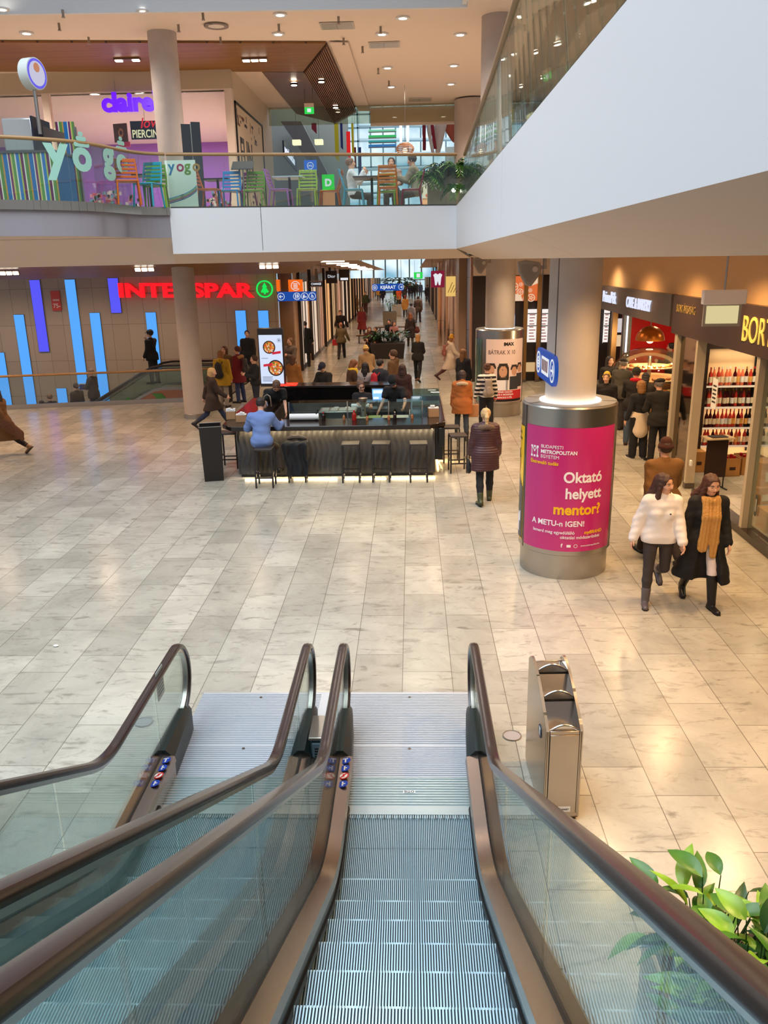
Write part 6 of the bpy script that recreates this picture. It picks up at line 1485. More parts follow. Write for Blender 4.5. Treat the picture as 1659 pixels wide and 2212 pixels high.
# ------------------------------------------------------------------ purple shop
y = YS - .12; a, b = YP(222, 243, y), YP(222, 201, y); t = thing('shop_sign', 'violet lit shop name sign hanging in the window of the purple shop', 'sign', (a.x, y, a.z)); hz = b.z - a.z
text('lettering', "claire's", emis('sign violet', (110, 20, 255), 1.1), hz / .75, frame(Vector((0, 0, .03)), (1, 0, 0), (0, 0, 1)), t, ext=.04, bold=.045, xs=1.02)
q = YP(245, 165, y); MB().cyl((q.x - a.x, .02, hz), (q.x - a.x, .02, zz(196) - a.z + .3), .01, n=6).build('hanger', m_steel, t)
def inshop(px, py, y): return YP(px, py, y)
y = 28.4; p = inshop(310, 281, y); t = thing('piercing_sign', 'dark sign with pale block letters and red script in the purple shop', 'sign', p); MB().box(-.42, .55, 0, .05, -.27, .27).build('board', mat('sign navy', (20, 44, 66), .4), t)
text('lettering', 'PIERCING', emis('letters cream', (250, 236, 190), 1.0), .33, frame(Vector((-.38, -.01, -.22)), (1, 0, 0), (0, 0, 1)), t, ext=.004, bold=.01, xs=.72); text('script', 'love', emis('script red', (226, 30, 50), 1.0), .42, frame(Vector((-.1, -.01, .06)), (1, 0, .05), (0, 0, 1)), t, ext=.004, shear=.3, bold=.01); MB().cyl((.06, 0.02, .27), (.06, .02, 9.0 - p.z), .008, n=6).build('hanger', m_steel, t)
p = inshop(260, 287, 28.0); t = thing('ear_picture', 'tilted brown picture of an ear over a pink card in the purple shop', 'picture', p, rad(-14)); MB().box(-.24, .24, 0, .04, -.27, .27).build('print', mat('print umber', (90, 40, 24), .4), t); M = frame(Vector((.02, -.004, 0)), (1, 0, 0), (0, 0, 1)); mb = MB(); disc(mb, M, .13, r_in=.07, n=20, t=.006, sx=.7); mb.build('ear', mat('ear skin', (216, 140, 100)), t); MB().box(-.1, .3, .0, .03, -.42, -.27).build('pink_card', mat('card pink', (226, 60, 120)), t)
rnd = random.Random(2)
for i in range(11):
    px = [140, 165, 190, 212, 205, 226, 250, 285, 470, 455, 486][i]; py = [400, 395, 398, 350, 402, 392, 400, 404, 400, 395, 392][i]
    p = inshop(px, py + 30, 29.5); t = thing('display_stand', '%s merchandise stand in the purple shop, %s' % (['pink', 'white', 'crowded', 'pale', 'rosy', 'glittery', 'pink and white', 'red', 'red-topped', 'pale blue', 'bright'][i], ['below the letter y', 'left of the frosted o', 'under the frosted o', 'with white masks', 'between the frosted letters', 'below the letter g', 'right of the letter g', 'behind the rust chair', 'right of the dark banner', 'beside the dark banner', 'at the window end'][i]), 'display stand', (p.x, 29.5 + .2 * (i % 3), ZT))
    hh = .9 + .5 * rnd.random(); MB().box(-.2, .2, -.2, .2, 0, .2).build('base', m_paper, t); MB().box(-.02, .02, -.02, .02, .2, hh).build('post', m_steel, t)
    for c in ((240, 150, 176), (246, 236, 236), (206, 60, 96), (120, 170, 200)):
        mb = MB()
        for k in range(9): x, z = rnd.uniform(-.22, .22), rnd.uniform(.25, hh); mb.box(x - .04, x + .04, -.14, -.1 + rnd.uniform(0, .1), z - .05, z + .05)
        mb.build('hung_goods', mat('goods %d' % c[1], c, .4), t)['kind'] = 'stuff'
for i, (px, py) in enumerate(((205, 204), (302, 203), (401, 204), (172, 248), (205, 261), (425, 248))): 
    p = G(px, py, 9.15) if py < 230 else YP(px, py, 31.5); yy = min(max(p.y, 27.5), 32); p = YP(px, py, yy); t = thing('downlight', ['small round lamp in the shop ceiling, first beside the window band', 'small round lamp in the shop ceiling above the violet sign', 'small round lamp in the shop ceiling right of the column', 'round lamp deep in the purple shop, left', 'round lamp deep in the purple shop, second', 'round lamp deep in the purple shop beside the dark banner'][i], 'lamp', (p.x, yy, p.z)); MB().cyl((0, 0, 0), (0, 0, .03), .13, n=16).build('lens', emis('lens white', (255, 244, 236), 6), t); mb = MB(); disc(mb, Matrix.Translation((0, 0, -.005)), .17, r_in=.13, n=16, t=.02); mb.build('ring', m_white, t)
# word wall on the side of the shop
y0, y1 = XP(512, 300, XW + .01).y, XP(566, 300, XW + .01).y; zl = lambda py: XP(540, py, XW).z
t = thing('word_mural', 'framed mural of big dark and brown words on the side wall of the purple shop', 'mural', (XW + .01, 0, 0)); mz0, mz1 = ZT + .25, XP(512, 228, XW).z
MB().box(0, .01, y0, y1, mz0, mz1).build('board', mat('mural cream', (222, 200, 168), .6), t)
mi = [mat('mural black', (52, 46, 46)), mat('mural brown', (140, 80, 50)), mat('mural grey', (126, 106, 106))]
H_ = mz1 - mz0
text('lettering', 'FUN', mi[0], 1.35, frame(Vector((.012, y0 + (y1 - y0) * .08, mz0 + H_ * .45)), (0, 1, 0), (0, 0, 1)), t, ext=.003, bold=.02, xs=.8)
rnd = random.Random(9)
for m in mi:
    mb = MB()
    for k in range(22):
        yy, z = rnd.uniform(y0 + .1, y1 - .5), rnd.choice([rnd.uniform(mz0 + .1, mz0 + H_ * .4), rnd.uniform(mz0 + H_ * .75, mz1 - .3)]); ww, hh = rnd.uniform(.1, .5), rnd.uniform(.06, .34)
        if rnd.random() < .5: mb.box(.01, .014, yy, yy + .07, z, z + hh)
        else: mb.box(.01, .014, yy, yy + ww, z, z + .08)
    mb.build('lettering', m, t)['kind'] = 'stuff'
mb = MB(); mb.box(0, .04, y0 - .06, y0, mz0, mz1 + .06); mb.box(0, .04, y1, y1 + .06, mz0, mz1 + .06); mb.box(0, .04, y0 - .06, y1 + .06, mz1, mz1 + .06); mb.build('frame', m_black, t)

# ------------------------------------------------------------------ upper hall beyond
t, w, h, M = hang_sign('exit_sign', 'small green exit sign hanging below the oak slats', 658, 678, 232, 246, 30.0, emis('exit green', ()), top=9.8)
MB().box(-w * .2, w * .2, -h * .25, h * .3, 0, .01, M=M).build('pictogram', m_sw, t); MB().box(-w / 2, w / 2, -.06, .06, h / 2, h / 2 + .12).build('housing', m_beige, t)
def ystrip(px, p0, p1, w_, c, key, lb, y=45.0):
    a, b = YP(px, p0, y), YP(px, p1, y); t = thing('hanging_banner', lb, 'banner', (a.x, y, b.z)); mb = MB(); h = a.z - b.z; mb.prism([(-w_ / 2, .0 + w_), (w_ / 2, 0), (w_ / 2, h), (-w_ / 2, h)], 0, .01, M=frame(Vector((0, 0, 0)), (1, 0, 0), (0, 0, 1))); mb.build('cloth', mat('banner ' + key, c, .6), t); MB().cyl((0, 0, h), (0, 0, 16.45 - b.z), .006, n=5).build('cord', m_steeld, t)
for a_ in ((726, 266, 350, .2, (206, 190, 20), 'yellow', 'long yellow hanging banner nearest the slatted ceiling'), (737, 266, 324, .12, (20, 40, 110), 'navy', 'narrow navy hanging banner right of the long yellow one'), (752, 284, 345, .2, (176, 16, 36), 'red', 'broad red hanging banner in the glazed hall'), (761, 266, 340, .12, (214, 190, 30), 'yellow', 'thin yellow hanging banner beside the broad red one'), (767, 318, 365, .1, (130, 20, 40), 'wine', 'short wine red hanging banner'), (777, 318, 388, .14, (24, 60, 130), 'blue', 'blue hanging banner above the seated man'), (678, 266, 290, .25, (130, 24, 30), 'wine', 'short dark red banner under the exit sign')): ystrip(*a_)
# shop signs of the upper storey
p = XP(628, 320, -4.9); 
t = thing('shop_sign', 'dark blue shop sign with slanted white letters on the upper storey', 'sign', YP(628, 322, 38)); pa, pb = YP(613, 306, 36), YP(640, 326, 42); dv = pb - pa; dv.z = 0; M = frame(Vector((0, 0, 0)), dv, (0, 0, 1)); Lk = dv.length
t.location = (pa.x, pa.y, pa.z - .25); MB().box(0, Lk, -.3, .3, -.06, 0, M=M).build('board', mat('sign navy', ()), t); text('lettering', 'notebook.hu', m_let, .46, M @ Matrix.Translation((.15, -.14, .002)), t, ext=.01, bold=.03, xs=Lk / 3.1)
t, w, h, M = hang_sign('round_logo_sign', 'blue square sign with a white ring logo on the upper storey', 657, 684, 346, 370, 34.0, emis('logo blue', (36, 110, 220), .9), hang=False); mb = MB(); disc(mb, M, h * .32, r_in=h * .27, n=26, t=.006); mb.build('ring', m_sw, t); text('lettering', 'DELL', m_sw, h * .2, M @ Matrix.Translation((0, -h * .07, 0)), t, ext=.003, align='CENTER', bold=.02); MB().box(-.05, .05, 0, .1, -1.3, -h / 2).build('post', m_steel, t)
t, w, h, M = hang_sign('letter_sign', 'bright green sign with a white letter behind the rust chair', 696, 722, 377, 412, 32.0, emis('logo green', (0, 210, 60), 1.0), hang=False); text('lettering', 'D', m_sw, h * .6, M @ Matrix.Translation((0, -h * .2, 0)), t, ext=.004, align='CENTER', bold=.05); MB().box(-w / 2, w / 2, 0, .1, -1.0, -h / 2).build('stand', mat('stand peach', (240, 190, 150), .5), t)
t, w, h, M = hang_sign('lit_poster', 'bright lit poster behind the hanging fern on the upper storey', 912, 942, 372, 428, 27.0, emis('lit cream', (250, 236, 206), .9), hang=False); mb = MB(); rnd = random.Random(6)
for k in range(9): disc(mb, M @ Matrix.Translation((rnd.uniform(-.3, .3) * w, rnd.uniform(-.4, .4) * h, 0)), .1 * w * rnd.uniform(.6, 1.6), n=10, t=.003)
mb.build('print', mat('print rose', (206, 110, 90)), t); MB().box(-w / 2, w / 2, 0, .06, -1.0, -h / 2).build('stand', mat('stand peach', ()), t)
for i, (px, py) in enumerate(((641, 308), (689, 307))): p = YP(px, py, 40); t = thing('square_pendant', 'small square cream lamp below the grey stair, %s' % ['the left one', 'the right one'][i], 'lamp', p); MB().box(-.18, .18, -.18, .18, -.1, .1).build('shade', emis('lamp cream', (250, 246, 190), 1.2), t); MB().cyl((0, 0, .1), (0, 0, 16.45 - p.z), .008, n=6).build('cord', m_steeld, t)
p = YP(875, 322, 30); t = thing('wicker_lamp', 'round wicker pendant lamp hanging above the seated guests', 'lamp', p); m_wk = mat('wicker', (176, 130, 96), .6)
for z, a, b in ((.14, .12, .26), (.07, .2, .29), (0, .22, .3), (-.07, .2, .27)): pass
mb = MB()
for k in range(9):
    a = -70 + k * 17.5; mb.tube([(.30 * cos(rad(a)) * cos(q), .30 * cos(rad(a)) * sin(q), .19 * sin(rad(a))) for q in [i * 2 * pi / 20 for i in range(20)]], .018, 5, closed=True)
mb.build('shade', m_wk, t); MB().ball((0, 0, -.05), .08).build('bulb', emis('bulb warm', ()), t); MB().cyl((0, 0, .18), (0, 0, 9.75 - p.z), .01, n=6).build('cord', m_steel, t)
for i, px in enumerate((866, 881)): a, b = YP(px, 266, 50), YP(px, 306, 50); t = thing('tube_lamp', 'long white hanging light tube, %s of the pair' % ['left one', 'right one'][i], 'lamp', b); MB().cyl((0, 0, 0), (0, 0, a.z - b.z), .07, n=10).build('tube', emis('tube bright', (255, 255, 255), 2.5), t); MB().cyl((0, 0, a.z - b.z), (0, 0, 16.45 - b.z), .02, n=6).build('holder', m_steel, t)
# draped banners
for i, (x0, x1, x2, c, key, lb) in enumerate(((913, 920, 916, (130, 16, 40), 'wine', 'narrow wine red drape left of the white ones'), (921, 929, 935, (226, 220, 214), 'white', 'slim white drape hanging in the glazed hall'), (930, 937, 940, (150, 20, 44), 'red', 'curved red drape between the two white ones'), (938, 966, 944, (220, 206, 196), 'pale', 'broad pale drape behind the fern'), (954, 985, 982, (176, 84, 60), 'terracotta', 'terracotta drape beside the wide column'))):
    yv_ = 36 + i * .25; mb = MB(); n = 8
    L0, R0, Bm = YP(x0, 266, yv_), YP(x1, 266, yv_), YP(x2, [325, 330, 322, 336, 308][i], yv_)
    vs = []
    for k in range(n + 1):
        u = k / n; z = L0.z + (Bm.z - L0.z) * u; c_ = (1 - u) ** .8
        vs += [(L0.x * c_ + (Bm.x - .06) * (1 - c_), yv_ + .05 * sin(u * 6), z), (R0.x * c_ + (Bm.x + .06) * (1 - c_), yv_ - .05 * sin(u * 6), z)]
    t = thing('drape', lb, 'banner', (0, 0, 0)); o = mb.add(vs, [(2 * k, 2 * k + 1, 2 * k + 3, 2 * k + 2) for k in range(n)]).build('cloth', mat('drape ' + key, c, .6), t); so = o.modifiers.new('t', 'SOLIDIFY'); so.thickness = .03; MB().box(L0.x, R0.x, yv_ - .03, yv_ + .03, L0.z, L0.z + .05).build('rod', m_steel, t)
# coloured glass bands of the hall
for i, (p0, p1, c, key) in enumerate(((279, 287, (120, 220, 170), 'mint'), (291, 300, (40, 196, 96), 'green'), (302, 310, (30, 160, 160), 'teal'), (311, 320, (30, 120, 190), 'azure'))):
    a, b = YP(796, p1, 56), YP(856, p0, 56); t = thing('glass_band', '%s coloured glass band hanging in the glazed hall' % key, 'glass band', (a.x, 56, a.z)); MB().box(0, b.x - a.x, 0, .05, 0, b.z - a.z).build('pane', emis('band ' + key, c, .75), t); MB().box(0, b.x - a.x, -.02, .0, 0, .06).build('frame', m_steeld, t)
# ferns hanging behind the corner of the balustrade
def fern(name, label, loc, n, L, seed, droop=1.0):
    rnd = random.Random(seed); t = thing(name, label, 'plant', loc); mb = MB(); st = MB()
    for i in range(n):
        a = rnd.uniform(0, 2 * pi); el = rnd.uniform(.25, 1.2); l = L * rnd.uniform(.6, 1.1); pts = []
        for k in range(9):
            u = k / 8; pts.append(Vector((cos(a) * l * u * cos(el) , sin(a) * l * u * cos(el) * .6, l * (sin(el) * u - droop * .75 * u * u) )))
        st.tube(pts, .008, 4, caps=False)
        for k in range(1, 9):
            d_ = (pts[k] - pts[k - 1]).normalized(); s_ = d_.cross(Vector((0, 0, 1))).normalized(); ll = .24 * (1 - .5 * k / 9)
            for sg in (-1, 1):
                q = pts[k]; e = q + (s_ * sg * .8 + d_ * .5 - Vector((0, 0, .35))).normalized() * ll; mid = q.lerp(e, .5); mb.quad(q, mid + d_ * .025, e, mid - d_ * .025)
    st.build('stem', m_leaf3, t); mb.build('fronds', m_leaf3 if seed % 2 else m_leaf1, t); return t
fy = 20.6
for i, (px, py, n, lb) in enumerate(((925, 372, 16, 'hanging fern at the left end of the corner planting'), (955, 352, 18, 'hanging fern in the middle of the corner planting'), (985, 350, 18, 'hanging fern where the two balustrades meet'), (1012, 352, 16, 'hanging fern right of the balustrade corner'), (985, 395, 10, 'low fern with a round light among its fronds'))):
    p = YP(px, py + 14, fy); fern('hanging_fern', lb, (p.x, fy + .2 * (i % 2), p.z), n, .75 if i < 4 else .5, 60 + i)
t = thing('plant_trough', 'grey raised plant trough behind the corner of the gallery', 'planter', (YP(990, 430, 21.2).x, 21.2, ZT)); MB().box(-.75, .9, -.3, .3, 0, .95).build('box', mat('trough grey', (176, 168, 156), .5), t, bevel=.02); MB().box(-.7, .85, -.26, .26, .95, .96).build('soil', mat('soil', ()), t)
p = YP(980, 411, 20.6); t = thing('globe_light', 'small round light shining among the fern fronds', 'lamp', p); MB().ball((0, 0, 0), .05).build('bulb', emis('globe white', (255, 250, 230), 5), t); MB().cyl((0, 0, .05), (0, .5, .3), .008, n=6).build('bracket', m_steeld, t)

# ------------------------------------------------------------------ ceiling fittings of the upper storey
def dl(px, py, label, kind='d', z=ZU):
    p = G(px, py, z - .01)
    if kind == 'd':
        t = thing('downlight', label, 'lamp', (p.x, p.y, z - .01), 0, 'round downlights of the upper ceiling'); MB().cyl((0, 0, -.02), (0, 0, .01), .10, n=18).build('lens', emis('lens bright', (255, 246, 230), 9), t); mb = MB(); disc(mb, Matrix.Translation((0, 0, -.025)), .17, r_in=.10, n=20, t=.03); mb.build('ring', m_white, t)
    elif kind == 's':
        t = thing('sprinkler', label, 'sprinkler', (p.x, p.y, z), 0, 'small sprinkler heads of the upper ceiling'); MB().cyl((0, 0, -.12), (0, 0, .0), .03, n=8).build('body', mat('fitting grey', (150, 134, 118), .5), t); MB().cyl((0, 0, -.16), (0, 0, -.12), .05, .02, n=8).build('nozzle', mat('fitting grey', ()), t)
    elif kind == 'v':
        t = thing('air_vent', label, 'vent', (p.x, p.y, z - .01)); MB().box(-.42, .42, -.3, .3, -.02, 0).build('frame', mat('vent grey', (200, 190, 178), .5), t); MB().box(-.38, .38, -.26, .26, -.026, -.018).build('grille', brick_mat('vent grille', (176, 168, 158), (160, 152, 142), (110, 100, 92), 2, .04, mortar=.008), t)
    elif kind == 'r':
        t = thing('round_vent', label, 'vent', (p.x, p.y, z - .01)); mb = MB(); disc(mb, Matrix.Translation((0, 0, -.03)), .3, r_in=.2, n=30, t=.03); mb.build('ring', mat('vent ring', (140, 124, 110), .5), t); mb = MB(); disc(mb, Matrix.Translation((0, 0, -.02)), .2, n=24, t=.02); mb.build('centre', mat('vent pale', (230, 220, 206), .5), t)
for i, (px, py) in enumerate(((4, 19), (309, 23), (57, 71), (605, 31), (601, 73), (870, 38), (825, 73), (994, 74), (837, 146), (980, 141), (974, 181), (845, 187), (1095, 137))):
    dl(px, py, ['downlight cut off at the picture\'s left edge', 'downlight above the upper column', 'downlight left of the upper column over the oak band', 'downlight nearest the white ceiling edge, centre', 'downlight just below that one in front of the oak band', 'downlight right of the square vent near the ceiling edge', 'downlight above the second square vent', 'downlight left of the right-hand column', 'downlight beside the oak slats, far row', 'downlight in the far row near the right-hand column', 'farthest downlight near the glass balustrade', 'farthest downlight above the smoke glass', 'downlight seen through the right balustrade glass'][i])
for i, (px, py) in enumerate(((135, 22), (438, 28), (191, 81), (476, 81), (731, 37), (742, 83), (127, 51), (817, 148), (385, 54), (602, 53), (822, 58), (783, 101), (840, 175), (1045, 160))):
    dl(px, py, 'small sprinkler head on the upper ceiling, at the left end' if i == 0 else 'small sprinkler head on the upper ceiling near %s' % ['', 'the column top', 'the oak band, left part', 'the oak band beside the round vent', 'the first square vent', 'the oak mitre', 'the left edge', 'the far downlights', 'the column', 'the centre downlight', 'the square vents', 'the slats\' upper end', 'the smoke glass', 'the right column'][i], 's')
dl(728, 55, 'square air vent in the middle of the upper ceiling', 'v'); dl(830, 96, 'square air vent farther back with a bright edge', 'v'); dl(907, 215, 'narrow air vent at the far end of the upper ceiling', 'v'); dl(467, 55, 'round air vent right of the upper column', 'r')
def oak_lamp(pts, label, z, n=3, mk_=None, y=None):
    p = (YP(*pts, y) if y else G(*pts, z)); t = thing('twin_lamp', label, 'lamp', p)
    MB().box(-.36, .36, -.1, .1, .0, .05).build('housing', mat('lamp bronze', (110, 80, 56), .4), t)
    for x in ((-.24, 0, .24) if n == 3 else (-.24, .24)): MB().box(x - .09, x + .09, -.07, .07, -.03, .0).build('lens', emis('lens bright', ()), t)
    return t
oak_lamp((275, 130), 'twin lamp on the upper oak band left of the column', zw - .05, 2); oak_lamp((550, 130), 'triple lamp on the upper oak band right of the column', zw - .05)
for px, py, lb in ((635, 182, 'spot lamp on the bronze ceiling board'), (694, 175, 'upper spot lamp on the oak slats'), (725, 231, 'lower spot lamp on the oak slats')):
    p = G(px, py, zw - .1); t = thing('spot_lamp', lb, 'lamp', p); MB().cyl((0, 0, -.04), (0, 0, .05), .09, n=14).build('lens', emis('lens hot', (255, 240, 214), 14), t); mb = MB(); disc(mb, Matrix.Translation((0, 0, -.03)), .12, r_in=.09, n=14, t=.06); mb.build('ring', m_steeld, t)
for px, lb in ((20, 'triple lamp on the lower oak board at the picture\'s left edge'), (312, 'triple lamp on the lower oak board left of the column'), (581, 'triple lamp on the lower oak board above the fir emblem')):
    t = oak_lamp((px, {20: 590, 312: 582, 581: 576}[px]), lb, 4.1, y=22.6); t.rotation_euler = (rad(-65), 0, 0); t.scale = (.75, .6, .75)
# ------------------------------------------------------------------ people: continuous bodies grown from a distance field
def nets(F, lo, h):
    s = F < 0; nx, ny, nz = F.shape; cs = (nx - 1, ny - 1, nz - 1)
    acc = np.zeros(cs + (3,), np.float32); cnt = np.zeros(cs, np.int32); quads = []
    for ax in range(3):
        a = [slice(None)] * 3; b = [slice(None)] * 3; a[ax] = slice(0, -1); b[ax] = slice(1, None)
        idx = np.argwhere(s[tuple(a)] != s[tuple(b)])
        if not len(idx): continue
        i2 = idx.copy(); i2[:, ax] += 1
        f0 = F[tuple(idx.T)]; f1 = F[tuple(i2.T)]; t = f0 / (f0 - f1); p = idx.astype(np.float32); p[:, ax] += t
        o1, o2 = [q for q in range(3) if q != ax]; cells = []
        for d1, d2 in ((1, 1), (0, 1), (0, 0), (1, 0)):
            c = idx.copy(); c[:, o1] -= d1; c[:, o2] -= d2; cells.append(c)
            ok = np.all((c >= 0) & (c < np.array(cs)), axis=1); cc = c[ok]
            np.add.at(acc, tuple(cc.T), p[ok]); np.add.at(cnt, tuple(cc.T), 1)
        ok = np.ones(len(idx), bool)
        for c in cells: ok &= np.all((c >= 0) & (c < np.array(cs)), axis=1)
        q = np.stack([np.ravel_multi_index(tuple(c[ok].T), cs) for c in cells], 1)
        flip = (f0[ok] < 0) ^ (ax == 1); q[~flip] = q[~flip][:, ::-1]; quads.append(q)
    act = cnt > 0; ids = -np.ones(cs, np.int64); ids[act] = np.arange(act.sum())
    v = acc[act] / cnt[act][:, None] * h + np.array(lo, np.float32)
    q = ids.ravel()[np.concatenate(quads)] if quads else np.zeros((0, 4), int)
    return v, q
def fld(prims, vox, k=.03, subs=(), planes=()):
    pts = np.array([list(p[0]) + [p[2]] for p in prims] + [list(p[1]) + [p[3]] for p in prims], np.float32)
    lo = (pts[:, :3] - pts[:, 3:]).min(0) - 3 * vox; hi = (pts[:, :3] + pts[:, 3:]).max(0) + 3 * vox
    n = np.ceil((hi - lo) / vox).astype(int) + 1
    ax = [lo[i] + vox * np.arange(n[i], dtype=np.float32) for i in range(3)]
    F = np.full(n, .12, np.float32)
    def dist(pr, sl):
        a, b, ra, rb = np.array(pr[0], np.float32), np.array(pr[1], np.float32), pr[2], pr[3]
        X, Y, Z = np.meshgrid(ax[0][sl[0]], ax[1][sl[1]], ax[2][sl[2]], indexing='ij', sparse=True)
        P = [X - a[0], Y - a[1], Z - a[2]]; ab = b - a
        if len(pr) > 4 and pr[4] is not None:
            dv, fa = np.array(pr[4][0], np.float32), pr[4][1]; g = (1 / fa - 1); dt = P[0] * dv[0] + P[1] * dv[1] + P[2] * dv[2]
            P = [P[i] + dv[i] * dt * g for i in range(3)]; ab = ab + dv * float(ab @ dv) * g
        L = float(ab @ ab)
        t = np.clip((P[0] * ab[0] + P[1] * ab[1] + P[2] * ab[2]) / L, 0, 1) if L > 1e-9 else 0.0
        return np.sqrt((P[0] - t * ab[0]) ** 2 + (P[1] - t * ab[1]) ** 2 + (P[2] - t * ab[2]) ** 2) - (ra + (rb - ra) * t)
    def span(pr, m):
        l = np.minimum(np.array(pr[0]), np.array(pr[1])) - max(pr[2], pr[3]) - m; u = np.maximum(np.array(pr[0]), np.array(pr[1])) + max(pr[2], pr[3]) + m
        i0 = np.clip(np.floor((l - lo) / vox).astype(int), 0, n - 1); i1 = np.clip(np.ceil((u - lo) / vox).astype(int) + 1, 1, n)
        return tuple(slice(int(x), int(y)) for x, y in zip(i0, i1))
    for pr in prims:
        kk = pr[5] if len(pr) > 5 else k
        sl = span(pr, .10); d = dist(pr, sl); f = F[sl]; hh = np.clip(.5 + .5 * (f - d) / kk, 0, 1); F[sl] = f * (1 - hh) + d * hh - kk * hh * (1 - hh)
    for pr in subs:
        sl = span(pr, .02); F[sl] = np.maximum(F[sl], -dist(pr, sl))
    for nv, d0 in planes:
        F = np.maximum(F, (nv[0] * ax[0])[:, None, None] + (nv[1] * ax[1])[None, :, None] + (nv[2] * ax[2])[None, None, :] - d0)
    F[0] = F[-1] = .1; F[:, 0] = F[:, -1] = .1; F[:, :, 0] = F[:, :, -1] = .1
    return nets(F, lo, vox)
def body_obj(name, m, vq, parent):
    v, q = vq; me = bpy.data.meshes.new(name); me.vertices.add(len(v)); me.vertices.foreach_set('co', v.astype(np.float32).ravel())
    me.loops.add(len(q) * 4); me.loops.foreach_set('vertex_index', q.ravel().astype(np.int32)); me.polygons.add(len(q))
    me.polygons.foreach_set('loop_start', np.arange(0, len(q) * 4, 4, dtype=np.int32)); me.polygons.foreach_set('loop_total', np.full(len(q), 4, np.int32))
    me.polygons.foreach_set('use_smooth', np.ones(len(q), bool)); me.update(calc_edges=True); me.materials.append(m)
    o = bpy.data.objects.new(name, me); COL.objects.link(o); o.parent = parent; KIDS.setdefault(parent.name, []).append(o); return o
POSES = dict(
    stand=dict(l=(3, 4), r=(-3, 3), la=(4, 8, 15), ra=(2, 8, 12)),
    walk=dict(l=(24, 8), r=(-16, 26), la=(-20, 9, 12), ra=(22, 9, 24), lean=3),
    walk2=dict(r=(24, 8), l=(-16, 26), ra=(-20, 9, 12), la=(22, 9, 24), lean=3),
    stride=dict(l=(34, 6), r=(-26, 30), la=(-26, 9, 14), ra=(28, 9, 30), lean=5),
    hold=dict(l=(3, 4), r=(-3, 3), la=(22, 8, 85, .5), ra=(22, 8, 90, .5)),
    order=dict(l=(4, 4), r=(-4, 4), la=(25, 10, 60, .3), ra=(30, 10, 70, .3), lean=10),
    sit=dict(l=(84, 86), r=(80, 82), la=(25, 12, 60, .3), ra=(30, 12, 70, .3), lean=6),
)
def skel(P):
    J = {}; ln = rad(P.get('lean', 0)); up = Vector((0, sin(ln), cos(ln))); fw = Vector((0, cos(ln), -sin(ln)))
    tw = rad(P.get('twist', 0)); rt = Vector((cos(tw), 0, 0)) + fw * -sin(tw); rt.normalize(); fw = up.cross(rt) 
    side_l = rad(P.get('side', 0)); up = (up * cos(side_l) + rt * sin(side_l)).normalized()
    W = P.get('w', 1.0); pel = Vector((0, 0, 0)); J['pel'] = pel; J['up'], J['fw'], J['rt'] = up, fw, rt
    J['neck'] = pel + up * .50; J['chest'] = pel + up * .36
    hp, hy = rad(P.get('hp', 0)), rad(P.get('hy', 0))
    hf = fw * cos(hp) - up * sin(hp); hu = up * cos(hp) + fw * sin(hp)
    r2 = rt * cos(hy) + hf * sin(hy); hf = hf * cos(hy) - rt * sin(hy)
    J['hf'], J['hu'], J['hr'] = hf, hu, r2; J['hc'] = J['neck'] + (up * .4 + hu * .6).normalized() * .172; J['top'] = J['hc'] + hu * .125
    for s, k in ((-1, 'l'), (1, 'r')):
        a, kn = P[k][0], P[k][1]; ab = rad(P[k][2]) if len(P[k]) > 2 else rad(2); a_, sa = rad(a), rad(a - kn)
        hip = pel + Vector((s * .088 * W, 0, -.04)); J[k + 'hip'] = hip
        kne = hip + Vector((s * sin(ab), sin(a_), -cos(a_))).normalized() * .42; ank = kne + Vector((s * sin(ab) * .6, sin(sa), -cos(sa))).normalized() * .40
        tilt = a - kn; fp = rad(max(-70, (tilt + 14) * .95)) if tilt < -14 else (rad(min(24, (tilt - 12))) if tilt > 12 and a < 60 else 0)
        if a > 60: fp = rad(P.get('fp', 0))
        fd = Vector((s * .16, cos(fp), sin(fp))).normalized(); fn = Vector((0, -sin(fp), cos(fp)))
        J[k + 'kne'], J[k + 'ank'], J[k + 'fd'], J[k + 'fn'] = kne, ank, fd, fn
        J[k + 'heel'] = ank - fd * .035 - fn * .045; J[k + 'toe'] = ank + fd * .165 - fn * .052
        q = P[k + 'a']; sw, ab2, el = rad(q[0]), rad(q[1]), rad(q[2]); inw = q[3] if len(q) > 3 else .1
        sh = pel + up * .445 + rt * (s * .172 * P.get('sw', 1.0)); d = (-up * cos(sw) + fw * sin(sw)); e = fw * cos(sw) + up * sin(sw)
        d2 = d * cos(ab2) + rt * (s * sin(ab2)); f = (d2 * cos(el) + e * sin(el) - rt * (s * inw * sin(el) * .9)).normalized()
        elb = sh + d2 * .275; wr = elb + f * .245; J[k + 'sh'], J[k + 'elb'], J[k + 'wr'], J[k + 'fa'] = sh, elb, wr, f
        pn = -rt * s; pn = (pn - f * pn.dot(f)); pn = pn.normalized() if pn.length > .2 else (-up - f * (-up).dot(f)).normalized(); J[k + 'pn'] = pn; J[k + 'pd'] = f.cross(pn) * (1 if e.dot(f.cross(pn)) > 0 else -1)
    return J
